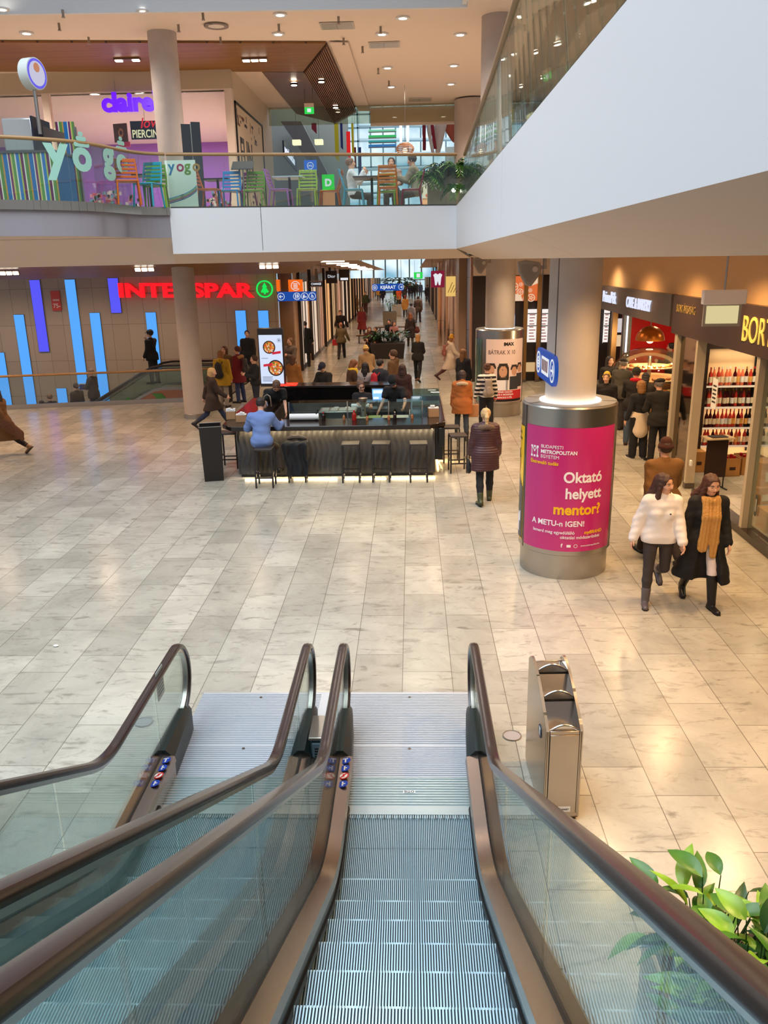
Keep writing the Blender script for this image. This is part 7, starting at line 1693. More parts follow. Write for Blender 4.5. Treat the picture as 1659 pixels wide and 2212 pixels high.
def body_prims(J, W, vox, bust):
    up, fw, rt = J['up'], J['fw'], J['rt']; pel = J['pel']; pr = []
    def c(a, b, r, r2=None, fl=None, k=.03): pr.append((a, b, r, r if r2 is None else r2, fl, k))
    c(pel - rt * .07 * W, pel + rt * .07 * W, .105 * W, None, (fw, .92)); c(pel + up * .02, pel + up * .2, .13 * W, .118 * W, (fw, .74)); c(pel + up * .2, pel + up * .36, .12 * W, .14, (fw, .74))
    c(pel + up * .37 - rt * .07, pel + up * .37 + rt * .07, .112, None, (fw, .82)); c(J['lsh'] - up * .0, J['rsh'], .058, None, None, .05)
    if bust:
        for s in (-1, 1): c(pel + up * .31 + rt * (.068 * s) + fw * .07, pel + up * .30 + rt * (.068 * s) + fw * .075, .06)
    c(J['neck'] - up * .04, J['hc'] - J['hu'] * .05, .058, .05)
    hc, hf, hu, hr = J['hc'], J['hf'], J['hu'], J['hr']
    c(hc + hu * .035 - hf * .022, hc + hu * .03 + hf * .016, .09, .086, (hr, .86)); c(hc + hu * .0 + hf * .03, hc - hu * .078 + hf * .052, .066, .04, (hr, .95), .025)
    c(hc + hf * .096 + hu * .012, hc + hf * .116 - hu * .02, .010, .0145, None, .014); c(hc - hu * .03 + hf * .09 - hr * .02, hc - hu * .03 + hf * .09 + hr * .02, .012, None, None, .02)
    for s in (-1, 1): c(hc + hr * (.076 * s) + hu * .012 - hf * .008, hc + hr * (.079 * s) - hu * .022 - hf * .002, .017, .012, (hr, .5), .008); c(hc + hr * (.04 * s) + hf * .075 - hu * .012, hc + hr * (.042 * s) + hf * .074 - hu * .02, .024)
    fr = max(.0088, vox * .62); sp = max(.02, fr * 2.15)
    for k, s in (('l', -1), ('r', 1)):
        c(J[k + 'hip'], J[k + 'kne'], .078 * W, .05, None, .02); c(J[k + 'kne'], J[k + 'kne'].lerp(J[k + 'ank'], .35), .048, .048, None, .015); c(J[k + 'kne'].lerp(J[k + 'ank'], .35), J[k + 'ank'], .048, .032, None, .015)
        c(J[k + 'ank'], J[k + 'heel'], .036, .034); c(J[k + 'heel'], J[k + 'toe'], .036, .028, (J[k + 'fn'], .85))
        c(J[k + 'sh'], J[k + 'elb'], .045, .036, None, .02); c(J[k + 'elb'], J[k + 'wr'], .038, .026, None, .015)
        w, f, pn, pd = J[k + 'wr'], J[k + 'fa'], J[k + 'pn'], J[k + 'pd']
        c(w, w + f * .075, .024, .036, (pn, .55), .012); c(w + f * .06 - pd * .018, w + f * .075 + pd * .02, .022, .022, (pn, .6), .01)
        for i, L in enumerate((.062, .075, .07, .054)):
            b = w + f * .09 + pd * ((1.5 - i) * sp); m = b + (f * .85 + pn * .4).normalized() * L * .55; e = m + (f * .55 + pn * .8).normalized() * L * .5
            c(b - f * .012, m, fr, fr * .95, None, .004); c(m, e, fr * .95, fr * .8, None, .003)
        b = w + f * .03 + pd * .028; m = b + (f * .6 + pd * .75 + pn * .25).normalized() * .045; c(b, m, fr * 1.25, fr * 1.05, None, .008); c(m, m + (f * .9 + pd * .2 + pn * .35).normalized() * .035, fr * 1.05, fr * .85, None, .003)
    return pr
SKIN = (222, 170, 142)
def person(label, hx, hy, h, rz, pose, top, legs, shoes=(30, 26, 26), hair=(60, 42, 32), style='short', hat=None, skin=SKIN, zb=0.0, seat=None, pos=None, bust=False, w=1.0, vox=None, face=False, boot=.0, boot_c=None, pmod=None, eyes=True):
    """top = (colour, hem below the pelvis, thickness, options)"""
    P = dict(POSES[pose]); P.update(pmod or {}); P['w'] = w; P['sw'] = .92 if bust else 1.05
    J = skel(P); s = h / 1.72
    zmin = min(min((J[k + 'heel']).z - .032, J[k + 'toe'].z - .026) for k in 'lr'); off = -zmin
    if seat is not None: off = seat / s + .095
    for k, v in list(J.items()):
        if k not in ('up', 'fw', 'rt', 'hf', 'hu', 'hr') and k[1:] not in ('fd', 'fn', 'fa', 'pn', 'pd'): J[k] = v + Vector((0, 0, off))
    R = Matrix.Rotation(rad(rz), 4, 'Z'); tp = (R @ (J['top'] * s))
    if pos is None: g = G(hx, hy, zb + tp.z); pos = (g.x - tp.x, g.y - tp.y)
    dist_ = math.hypot(pos[0], pos[1])
    vx = vox or (.0085 if dist_ < 13 else .012 if dist_ < 22 else .017 if dist_ < 34 else .024)
    t = thing('person', label, 'person', (pos[0], pos[1], zb), rad(rz)); t.scale = (s, s, s)
    pel, up, fw, rt = J['pel'], J['up'], J['fw'], J['rt']
    hc, hf, hu, hr = J['hc'], J['hf'], J['hu'], J['hr']
    bp = body_prims(J, w, vx, bust)
    bo = body_obj('body', mat('skin %d' % skin[0], skin, .55), fld(bp, vx, subs=[(hc + hr * (.034 * q) + hf * .1 + hu * .014, hc + hr * (.036 * q) + hf * .1 + hu * .014, .017, .017) for q in (-1, 1)] if face else ()), t)
    if (face or (eyes and dist_ < 34)):
        for q in (-1, 1):
            e = hc + hr * (.034 * q) + hf * (.082 if face else .093) + hu * .014
            ew = MB().ball(e, .0105 if face else .009, n=10, m=7).build('eye', m_paper if face else m_black, bo)
            if face: MB().ball(e + hf * .0095, .006, n=8, m=6).build('iris', mat('iris', (50, 34, 26), .2), ew)
            MB().tube([hc + hr * (.016 * q) + hf * .099 + hu * .032, hc + hr * (.036 * q) + hf * .096 + hu * .038, hc + hr * (.056 * q) + hf * .082 + hu * .03], [.004, .0045, .003], 6).build('eyebrow', mat('brow', (56, 38, 30), .8), bo)
        MB().ball(hc + hf * .098 - hu * .045, .021, .009, .0075, 10, 6, M=Matrix((hr, hf, hu)).transposed()).build('lips', mat('lips', (176, 92, 84), .5), bo)
    # trousers
    lc, lt = legs[0], legs[1] if len(legs) > 1 else .012; le = (1.06 - boot) if boot else .97
    pr = [(pel - rt * .07 * w, pel + rt * .07 * w, .108 * w + lt, .108 * w + lt, (fw, .92)), (pel, pel + up * .1, .132 * w + lt * .6, .128 * w + lt * .6, (fw, .76))]
    for k in 'lr':
        a = J[k + 'kne'].lerp(J[k + 'ank'], le)
        m_ = J[k + 'kne'].lerp(J[k + 'ank'], min(.35, le * .9)); pr += [(J[k + 'hip'], J[k + 'kne'], .087 * w + lt, .058 + lt, None, .03), (J[k + 'kne'], m_, .057 + lt * 1.1, .059 + lt * 1.1, None, .02), (m_, a, .059 + lt * 1.1, .045 + lt * 1.3, None, .02)]
    body_obj('trousers', mat('cloth %d %d %d' % tuple(lc), lc, .85, bump=.15, bscale=18), fld(pr, vx, .02), t)
    # shoes or boots
    for k in 'lr':
        fn, fd = J[k + 'fn'], J[k + 'fd']; ank = J[k + 'ank']
        pr = [(ank, J[k + 'heel'], .043, .042), (J[k + 'heel'], J[k + 'toe'] + fd * .012, .043, .036, (fn, .85))]
        if boot: pr += [(ank, ank.lerp(J[k + 'kne'], boot), .05, .07 if boot > .5 else .06)]
        o = body_obj('boot' if boot else 'shoe', mat('shoe %d %d' % (shoes[0], shoes[2]), shoes, .45 if not boot else .4), fld(pr, min(vx, .014), .02), t)
        mb = MB(); M = frame(J[k + 'heel'].lerp(J[k + 'toe'], .5) - fn * .036, fd.cross(fn), fd); M = Matrix.Translation(M.translation) @ Matrix((fd.cross(fn).normalized(), fd, fn)).transposed().to_4x4()
        mb.prism([(x * .044, y * .145) for x, y in ((-.8, -1), (.8, -1), (1, -.4), (.85, .2), (1, .7), (.5, 1.05), (-.5, 1.05), (-1, .7), (-.85, .2), (-1, -.4))], -.004, .012, M=M); mb.build('sole', mat('sole', (40, 36, 34), .7) if not boot_c else mat('sole pale', boot_c, .6), o)
    # top
    tcol, hem, th = top[0], top[1], top[2]; op = top[3] if len(top) > 3 else {}
    slv = op.get('sleeve', .97)
    pr = [(pel - rt * .07 * w, pel + rt * .07 * w, .108 * w + th, .108 * w + th, (fw, .94)), (pel + up * .02, pel + up * .2, .134 * w + th, .122 * w + th, (fw, .78)), (pel + up * .2, pel + up * .36, .124 * w + th, .144 + th * .8, (fw, .78)),
          (pel + up * .37 - rt * .07, pel + up * .37 + rt * .07, .115 + th * .8, .115 + th * .8, (fw, .85)), (J['lsh'], J['rsh'], .062 + th * .6, .062 + th * .6, None, .05), (J['neck'] - up * .05, J['neck'] + up * .012, .068 + th * .4, .062 + th * .3)]
    if bust: pr += [(pel + up * .31 + rt * (.068 * q) + fw * .07, pel + up * .30 + rt * (.068 * q) + fw * .075, .064 + th * .5, .064 + th * .5) for q in (-1, 1)]
    for k in 'lr':
        e = J[k + 'elb'].lerp(J[k + 'wr'], slv) if slv > .1 else J[k + 'sh'].lerp(J[k + 'elb'], .5)
        if slv > .1: pr += [(J[k + 'sh'], J[k + 'elb'], .056 + th * .7, .047 + th * .7, None, .025), (J[k + 'elb'], e, .048 + th * .7, .036 + th * .6, None, .02)]
        else: pr += [(J[k + 'sh'], e, .06 + th, .056 + th, None, .025)]
    hz = pel.z + hem
    if hem < -.12:
        fl_ = op.get('flare', .02)
        for k in 'lr':
            ln_ = min(1.0, -hem / .42); a = J[k + 'hip']; b = a.lerp(J[k + 'kne'], ln_); b = Vector((b.x * 1.05, b.y * .85, b.z)); pr.append((a, b, .10 * w + th, .095 * w + th + fl_, None, .09))
            if hem < -.46: c_ = b.lerp(J[k + 'ank'], min(1, (-hem - .42) / .40)); c_ = Vector((c_.x * 1.1, c_.y * .75, c_.z)); pr.append((b, c_, .095 * w + th + fl_, .10 * w + th + fl_ * 1.6, None, .09))
        pr += [] if op.get('open') else [(pel, Vector((0, (J['lkne'].y + J['rkne'].y) * .35 * min(1, -hem / .42), hz + .08)), .10 * w + th, .11 * w + th + fl_, None, .09)]
    if op.get('hood'):
        nb = J['neck']; pr += [(nb - fw * .07 - rt * .09 + up * .0, nb - fw * .1 + up * .03, .045, .06, None, .03), (nb - fw * .07 + rt * .09, nb - fw * .1 + up * .03, .045, .06, None, .03), (nb - fw * .09 + up * .03, nb - fw * .1 - up * .1, .06, .04, None, .03)]
    if op.get('collar'):
        nb = J['neck'] + up * .02
        for i in range(10): a0, a1 = i * .628, (i + 1) * .628; pr.append((nb + (rt * cos(a0) * .07 + fw * sin(a0) * .062), nb + (rt * cos(a1) * .07 + fw * sin(a1) * .062), .022, .022, None, .012))
    subs = [(pel + up * .38 + fw * (.19 + th), Vector((0, pel.y + .17 + th, hz - .25)), op['open'] * .55, op['open'] * 1.1, (fw, 1.25))] if op.get('open') else []
    if op.get('puff'):
        for zz_ in np.arange(hz + .05, pel.z + .5, .085):
            pass
    key = op.get('mat') or mat('cloth %d %d %d' % tuple(tcol), tcol, op.get('rough', .85), bump=.15, bscale=18)
    nm = op.get('name', 'coat' if hem < -.3 else 'jacket' if th > .02 else 'shirt')
    tq = fld(pr, vx, .03, subs, [((0, 0, -1), -hz)] if seat is None and hem > -.9 else ())
    if op.get('puff'):
        v, q = tq; c0 = v.mean(0); ph = np.sin(v[:, 2] * 2 * np.pi / .085); v[:, :2] += ((v[:, :2] - c0[:2]) / (np.linalg.norm(v[:, :2] - c0[:2], axis=1, keepdims=True) + 1e-4)) * (.011 * np.abs(ph) - .005)[:, None]; tq = (v, q)
    elif vx < .015:
        v, q = tq; v[:, :2] += (.002 * np.sin(v[:, 2:3] * 34 + v[:, :1] * 22) + .002 * np.sin(v[:, 2:3] * 61 - v[:, 1:2] * 40))
    to = body_obj(nm, key, tq, t)
    if op.get('fur'):
        nb = J['neck'] + up * .02; pr = []
        for i in range(9): a0, a1 = pi + i * pi / 9, pi + (i + 1) * pi / 9; f_ = lambda a: nb + rt * cos(a) * .125 + fw * sin(a) * .15 - up * (.02 + .04 * abs(cos(a))); pr.append((f_(a0), f_(a1), .045, .045, None, .02))
        body_obj('fur_trim', mat('fur %d' % op['fur'][0], op['fur'], .95, bump=.8, bscale=60), fld(pr, min(vx, .014), .02), to)
    if op.get('band'):
        pr = [(pel - rt * .06, pel + rt * .06, .13 * w + th, .13 * w + th, (fw, .86)), (pel - fw * .05 - up * .02, pel - fw * .06 - up * .30, .125 * w + th, .14 * w + th, (fw, .7)), (pel + rt * .13 + fw * .04, pel + rt * .12 - fw * .02 - up * .34, .05, .05), (pel - rt * .13 + fw * .04, pel - rt * .12 - fw * .02 - up * .3, .05, .05), (pel + fw * .14 - rt * .03, pel + fw * .14 + rt * .03 - up * .05, .04, .04)]
        body_obj('tied_sweater', mat('cloth %d %d %d' % tuple(op['band']), op['band'], .9, bump=.3, bscale=14), fld(pr, vx, .04), t)
    if op.get('scarf'):
        nb = J['neck'] + up * .03; pr = []
        for i in range(10): a0, a1 = i * .628, (i + 1) * .628; pr.append((nb + rt * cos(a0) * .085 + fw * (sin(a0) * .085 + .01), nb + rt * cos(a1) * .085 + fw * (sin(a1) * .085 + .01), .042, .042, None, .02))
        L = op.get('scarf_len', .4)
        for x in (-.055, .05): pr += [(nb + fw * .1 + rt * x, pel + up * (.34) + fw * .155 + rt * x * 1.2, .05, .055, (fw, .6), .02), (pel + up * .34 + fw * .155 + rt * x * 1.2, pel + up * (.34 - L * (1 if x < 0 else 1.12)) + fw * .175 + rt * x * 1.4, .055, .065, (fw, .5), .02)]
        sv, sq = fld(pr, vx, .02); sv[:, 1] += .006 * np.sin(sv[:, 0] * 150); body_obj('scarf', mat('cloth %d %d %d' % tuple(op['scarf']), op['scarf'], .95, bump=.5, bscale=40), (sv, sq), t)
    # hair
    hm = mat('hair %d %d' % (hair[0], hair[2]), hair, .55, bump=.4, bscale=70)
    cran = [(hc + hu * .04 - hf * .026, hc + hu * .036 + hf * .012, .098, .094, (hr, .9))]
    facecut = [(hc + hf * .085 - hu * .01, hc + hf * .1 - hu * .1, .068, .075, (hr, 1.0)), (hc + hf * .1 + hu * .03, hc + hf * .12 - hu * .02, .062, .06)]
    pl = [] ; hp_ = list(cran)
    if style in ('long', 'wave'):
        L = .34 if style == 'long' else .38
        hp_ += [(hc - hf * .05 + hu * .03, hc - hf * .075 - hu * .12, .085, .078, (hf, .8), .03), (hc - hf * .075 - hu * .1, hc - hf * .10 - hu * L, .08, .05, (hf, .6), .03)]
        for q in (-1, 1): hp_ += [(hc + hr * (.072 * q) + hu * .02, hc + hr * (.088 * q) - hu * .16 - hf * .01, .03, .04, None, .02), (hc + hr * (.088 * q) - hu * .16 - hf * .01, hc + hr * (.085 * q) - hu * (L * .9) + hf * .02, .04, .026, None, .02)]
    elif style == 'bob': hp_ += [(hc - hf * .03 + hu * .02, hc - hf * .045 - hu * .1, .095, .085, (hr, 1.0), .02)]
    elif style == 'pony': hp_ += [(hc - hf * .11 + hu * .03, hc - hf * .15 - hu * .02, .03, .036, None, .02), (hc - hf * .15 - hu * .02, hc - hf * .14 - hu * .22, .038, .02, None, .02)]
    elif style == 'bun': hp_ += [(hc - hf * .1 + hu * .09, hc - hf * .11 + hu * .1, .045, .045, None, .01)]
    elif style == 'windy': hp_ += [(hc - hf * .06 + hu * .03, hc - hf * .1 - hu * .1, .08, .075, None, .03), (hc - hf * .1 - hu * .1, hc - hf * .16 + hr * (.10) - hu * .22, .075, .05, None, .03), (hc + hr * .07, hc + hr * .11 - hu * .22, .03, .035, None, .02), (hc - hr * .07, hc - hr * .085 - hu * .2 + hf * .04, .026, .02, None, .02)]
    if style == 'short': pl = [(tuple(-hu), float(-hu.dot(hc) + .045))]
    if style != 'none': 
        hv, hq = fld(hp_, min(vx, .014), .02, facecut, pl); hv += .003 * np.sin(hv[:, [1, 2, 0]] * 110); body_obj('hair', hm, (hv, hq), t)
    if hat:
        hcol, hk = hat; km = mat('cloth %d %d %d' % tuple(hcol), hcol, .9, bump=.3, bscale=50)
        pr = [(hc + hu * .05 - hf * .026, hc + hu * .045 + hf * .016, .104, .10, (hr, .92))]
        if hk == 'beanie': pr = [(hc + hu * .045 - hf * .022, hc + hu * .09 - hf * .02, .112, .085, (hr, .94))]
        if hk == 'flat': pr = [(hc + hu * .085 - hf * .05, hc + hu * .075 + hf * .05, .10, .085, (hu, .5)), (hc + hu * .06, hc + hu * .06 + hf * .1, .08, .07, (hu, .35))]
        ho = body_obj('hat', km, fld(pr, min(vx, .014), .02, (), [(tuple(-hu), float(-hu.dot(hc) - (.028 if hk != 'beanie' else .018)))]), t)
        if hk in ('cap', 'flat'):
            M = Matrix.Translation(hc + hf * .115 + hu * .036) @ Matrix((hr, hf, hu)).transposed().to_4x4(); MB().prism([(x * .075, y * .07) for x, y in ((-1, -.5), (1, -.5), (.92, .4), (.5, .9), (-.5, .9), (-.92, .4))], -.004, .004, M=M).build('visor', km, ho)
    t['_'] = 0; del t['_']
    return t, J, R, s
def world_at(pr, v): t, J, R, s = pr; return Vector(t.location) + (R @ (v * s))
def backpack(pr, c, label, sz=1.0, h=.42):
    t0, J, R, s = pr; ce = world_at(pr, J['pel'] + J['up'] * .22 - J['fw'] * (.235 + .02 * sz)); t = thing('backpack', label, 'backpack', ce, t0.rotation_euler.z)
    m = mat('pack %d %d' % (c[0], c[2]), c, .7, bump=.2, bscale=20); body_obj('pouch', m, fld([((0, 0, -h * .3), (0, 0, h * .32), .135 * sz, .115 * sz, (Vector((0, 1, 0)), .62)), ((-.05, 0, -h * .3), (.05, 0, -h * .3), .12 * sz, .12 * sz, (Vector((0, 1, 0)), .7))], .016, .03), t)
    body_obj('pocket', m, fld([((0, -.09 * sz, -h * .25), (0, -.085 * sz, -.02), .09 * sz, .08 * sz, (Vector((0, 1, 0)), .5))], .014, .02), t)
    for q in (-1, 1): MB().tube([(q * .07, .06, h * .4), (q * .085, .11, h * .55), (q * .1, .22, h * .45)], .014, 6).build('strap', m, t)
    return t
def bag(loc, c, label, w=.3, h=.3, d_=.12, name='shopping_bag', rz=0.0, soft=False):
    t = thing(name, label, 'bag', (loc[0], loc[1], loc[2] - h - .12), rz); m = mat('bag %d %d' % (c[0], c[2]), c, .6, bump=.2, bscale=12)
    if soft: body_obj('pouch', m, fld([((-w * .25, 0, h * .3), (w * .25, 0, h * .3), h * .36, h * .36, (Vector((0, 1, 0)), .55)), ((-w * .3, 0, h * .7), (w * .3, 0, h * .7), h * .2, h * .2, (Vector((0, 1, 0)), .5))], .014, .05), t)
    else:
        vs = [(sx * w * .46, sy * d_ * .5, 0) for sx, sy in ((-1, -1), (1, -1), (1, 1), (-1, 1))] + [(sx * w * .5, sy * d_ * .45, h) for sx, sy in ((-1, -1), (1, -1), (1, 1), (-1, 1))]
        MB().add(vs, [(0, 1, 2, 3), (4, 5, 6, 7), (0, 1, 5, 4), (1, 2, 6, 5), (2, 3, 7, 6), (3, 0, 4, 7)]).build('body', m, t, bevel=.01)
    MB().tube([(-w * .2, 0, h - .01), (-w * .12, 0, h + .1), (w * .12, 0, h + .1), (w * .2, 0, h - .01)], .008, 6).build('handle', m, t); return t
BLK = (20, 19, 21)
# ---- the two women walking towards the camera at the right
p1 = person('woman in a white hoodie and dark leggings walking beside the one in the black coat', 1437, 1025, 1.68, 176, 'walk2', ((240, 232, 230), -.08, .042, dict(hood=True, collar=True, name='hoodie')), ((62, 54, 54), .004, .97), (96, 88, 92), (66, 38, 30), 'windy', bust=True, w=1.08, face=True, boot=.35, pmod=dict(hy=42, hp=4, l=(-6, 62), r=(5, 4), la=(16, 10, 14), ra=(-8, 20, 22), lean=2))
p2 = person('woman in a long open black coat with a tan scarf and white trousers', 1541, 1028, 1.69, 178, 'walk', (BLK, -.56, .034, dict(open=.165, flare=.045, name='coat')), ((236, 222, 222), .004, .97), (24, 20, 20), (78, 46, 34), 'windy', bust=True, face=True, boot=.85, pmod=dict(hp=12, hy=10, l=(12, 3), r=(-14, 22), la=(6, 10, 22), ra=(-2, 14, 14), lean=2))
t, J, R_, s_ = p2
pel, up, fw, rt = J['pel'], J['up'], J['fw'], J['rt']; nb = J['neck'] - up * .012
pr = [(nb + rt * cos(i * .628) * .088 + fw * (sin(i * .628) * .09 + .012), nb + rt * cos((i + 1) * .628) * .088 + fw * (sin((i + 1) * .628) * .09 + .012), .045, .045, None, .02) for i in range(10)]
for x in (-.05, .055): pr += [(nb + fw * .1 + rt * x, pel + up * .3 + fw * .165 + rt * x, .055, .062, (fw, .6), .02), (pel + up * .3 + fw * .165 + rt * x, pel + up * (-.02 if x < 0 else -.1) + fw * .155 + rt * x * 1.25, .06, .062, (fw, .45), .02), (pel + up * -.02 + fw * .155 + rt * x * 1.25, pel + up * (-.1 if x > 0 else -.2) + fw * .15 + rt * x * 1.35, .06, .045, (fw, .4), .02)]
sv, sq = fld(pr, .009, .02); sv[:, 1] += .007 * np.sin(sv[:, 0] * 150 + sv[:, 2] * 4); body_obj('scarf', mat('scarf tan', (200, 150, 84), .95, bump=.6, bscale=40), (sv, sq), t)
body_obj('pale_top', mat('top cream', (228, 210, 204), .8), fld([(pel + up * .0 - rt * .05, pel + up * .0 + rt * .05, .128, .128, (fw, .9)), (pel + up * .05, pel + up * .36, .14, .145, (fw, .8))], .012, .03), t)
MB().ball(p1[1]['pel'] + p1[1]['up'] * .33 + p1[1]['fw'] * .155 - p1[1]['rt'] * .075, .012, .006, .01, 8, 6).build('chest_emblem', mat('emblem navy', (30, 30, 60)), p1[0])

# ---- people at the right, in front of the bakery and wine shop
p = person('man in a brown coat and dark brown knitted hat walking away past the poster drum', 1438, 950, 1.78, 8, 'walk', ((122, 84, 42), -.40, .045, dict(collar=True, flare=.04)), ((52, 40, 34), .016), hat=((70, 34, 26), 'beanie'), w=1.08)
bag(world_at(p, p[1]['lwr']) - Vector((0, 0, .05)), (146, 72, 36), 'brown leather bag held by the man in the brown coat', .3, .3, .1, 'leather_bag', 0, True)
person('woman in a navy jumper with a cream sweater tied round her waist', 1385, 822, 1.66, 12, 'stand', ((24, 24, 32), -.08, .022, dict(band=(226, 206, 184), name='jumper')), ((22, 22, 26), .03), (30, 28, 30), (150, 104, 56), 'bob', bust=True, boot_c=(226, 222, 214), pmod=dict(lean=4, ra=(24, 10, 60, .3), la=(-4, 16, 20)))
person('man in a black jacket and flat cap standing nearest the metal post', 1424, 818, 1.74, 10, 'order', ((30, 26, 24), -.16, .036), ((26, 24, 26), .016), hat=((40, 34, 34), 'flat'), hair=(120, 110, 100))
person('man in a black jacket with a red hood under a dark cap', 1376, 795, 1.76, -28, 'order', ((30, 26, 26), -.14, .036, dict(hood=False, scarf=(196, 20, 40), scarf_len=.05)), ((84, 100, 120), .014), (60, 50, 40), (60, 50, 44), hat=((44, 44, 36), 'cap'))
person('grey-haired man in a dark grey jacket and cap leaning to the counter', 1350, 776, 1.74, -38, 'order', ((72, 66, 58), -.16, .038), ((50, 46, 44), .016), hat=((50, 42, 38), 'flat'), hair=(130, 120, 110), pmod=dict(lean=14))
person('person in a yellow knitted hat facing the camera beside the drum', 1311, 806, 1.64, 168, 'stand', ((26, 22, 26), -.2, .04), ((30, 28, 30), .016), hair=(90, 70, 60), hat=((214, 176, 70), 'beanie'), pmod=dict(hy=-12))
person('dark-haired customer bending over the pastry dome', 1396, 806, 1.62, -20, 'order', ((44, 36, 34), -.12, .03), ((30, 28, 30), .014), hair=(36, 28, 26), style='bob', pmod=dict(lean=24))
person('dark-clad figure half behind the big column by the bakery door', 1318, 770, 1.7, 200, 'stand', ((34, 28, 28), -.3, .036), ((30, 28, 28), .016), hair=(40, 30, 28), style='long')
person('bakery man in a grey-blue shirt looking to the right', 1378, 733, 1.78, -100, 'hold', ((118, 126, 140), -.06, .02), ((40, 40, 44), .012), hair=(30, 24, 22))
person('dark-haired bakery woman smiling to the left behind the dome', 1402, 735, 1.70, 110, 'hold', ((50, 40, 40), -.06, .018), ((40, 40, 44), .012), hair=(30, 22, 20), style='pony', bust=True)
person('bakery worker partly hidden by the metal post', 1450, 741, 1.74, 80, 'hold', ((40, 34, 34), -.06, .02), ((40, 40, 44), .012), hair=(34, 26, 24))

# ---- round the snack bar
p = person('woman in a maroon quilted coat with a fur hood walking away from the camera', 1049, 882, 1.70, 4, 'walk2', ((72, 38, 42), -.30, .05, dict(puff=True, fur=(120, 96, 80), rough=.5)), ((26, 26, 30), .008), (62, 66, 40), (206, 170, 120), 'pony', bust=True, boot=.3, pmod=dict(l=(-10, 14), r=(12, 4), la=(6, 12, 30), ra=(4, 12, 26)))
bag(world_at(p, p[1]['lwr']) + Vector((-.02, 0, .02)), (28, 22, 24), 'small dark handbag beside the maroon quilted coat', .2, .26, .09, 'handbag', pi / 2, True)
p = person('man in a blue shirt sitting on a bar stool, seen from behind', 563, 860, 1.80, 2, 'sit', ((112, 136, 190), -.08, .036, dict(collar=True, name='shirt')), ((70, 58, 50), .014), (40, 34, 32), (44, 32, 28), seat=.78, pmod=dict(lean=10, l=(62, 70, 8), r=(66, 84, 16), hp=14, la=(34, 22, 70, .4), ra=(40, 26, 60, .1)))
b_ = world_at(p, p[1]['pel']); 
person('barman in a black T-shirt bending over the sink with short brown hair', 598, 829, 1.78, -170, 'order', (BLK, -.04, .018, dict(sleeve=0)), ((28, 28, 32), .012), hair=(96, 66, 46), pmod=dict(lean=34, hp=26, side=-8, la=(50, 10, 30, .2), ra=(52, 10, 40, .2)))
p = person('woman behind the bar with sunglasses holding a white paper roll', 777, 824, 1.66, 172, 'hold', (BLK, -.04, .016, dict(sleeve=0, name='top')), ((28, 28, 32), .012), hair=(96, 66, 50), style='pony', bust=True, pmod=dict(hp=18, hy=28, side=6))
MB().tube([p[1]['hc'] + p[1]['hr'] * -.05 + p[1]['hf'] * .1 + p[1]['hu'] * .014, p[1]['hc'] + p[1]['hf'] * .114 + p[1]['hu'] * .016, p[1]['hc'] + p[1]['hr'] * .05 + p[1]['hf'] * .1 + p[1]['hu'] * .014], [.014, .008, .014], 8).build('sunglasses', m_black, p[0])
c = (world_at(p, p[1]['lwr']) + world_at(p, p[1]['rwr'])) * .5; t = thing('paper_roll', 'white paper roll in the hands of the woman behind the bar', 'paper roll', c + Vector((0, -.06, .0)), rad(-12)); MB().cyl((-.2, 0, 0), (.2, 0, .02), .05, n=18).build('roll', m_paper, t); MB().cyl((.198, 0, .02), (.204, 0, .02), .02, n=12).build('core', mat('card', ()), t)
person('barman in a black cap and black T-shirt reaching down into the glass counter', 845, 815, 1.78, 160, 'order', (BLK, -.04, .02, dict(sleeve=0)), ((28, 28, 32), .012), hair=(40, 30, 26), hat=((24, 22, 24), 'cap'), pmod=dict(lean=18, hp=20, hy=24, ra=(40, 12, 20, .2), la=(46, 24, 40, .2)))
person('man in a dark blue cap and black coat sitting behind the black back counter', 693, 786, 1.74, 150, 'sit', ((28, 26, 28), -.1, .036), ((30, 28, 30), .014), hat=((36, 38, 58), 'cap'), seat=.62, pmod=dict(hp=24))
person('blond woman in a dark brown coat striding past the column', 458, 795, 1.68, -68, 'stride', ((54, 38, 32), -.34, .04, dict(hood=True)), ((36, 44, 70), .010), (30, 26, 26), (196, 160, 110), 'bob', bust=True, boot=.3, pmod=dict(hy=-20))
p = person('person in a mustard jacket with a black backpack seen from behind', 476, 757, 1.70, -12, 'stand', ((176, 138, 30), -.26, .045, dict(hood=True)), ((150, 140, 130), .014), (60, 50, 44), (140, 92, 50), 'bob'); backpack(p, (36, 32, 34), 'black backpack on the mustard jacket', .95)
p = person('woman in a maroon parka with a tan fur collar talking to the mustard jacket', 512, 748, 1.74, 70, 'stand', ((110, 20, 32), -.30, .04, dict(fur=(176, 130, 76))), ((48, 60, 100), .010), (40, 34, 32), (86, 40, 30), 'short', pmod=dict(hy=14)); backpack(p, (64, 60, 62), 'grey backpack on the maroon parka', .8)
person('brown-haired person just behind the mustard jacket', 484, 748, 1.72, 160, 'stand', ((110, 84, 50), -.2, .04), ((60, 56, 54), .014), hair=(96, 58, 36), style='bob')
person('tall man in an open black coat facing the camera beside the menu screen', 533, 714, 1.84, 172, 'stand', ((24, 22, 24), -.42, .036, dict(open=.07)), ((50, 48, 52), .012), hair=(40, 30, 26), pmod=dict(hy=16))
person('dark-haired youth in a black jacket left of the menu screen', 548, 768, 1.66, 120, 'hold', ((30, 30, 34), -.12, .036), ((40, 44, 56), .012), hair=(60, 36, 28))
person('man with short hair in a grey hoodie just right of the menu screen', 626, 730, 1.76, 150, 'hold', ((104, 88, 76), -.08, .03, dict(hood=True)), ((60, 52, 48), .014), hair=(120, 84, 56))
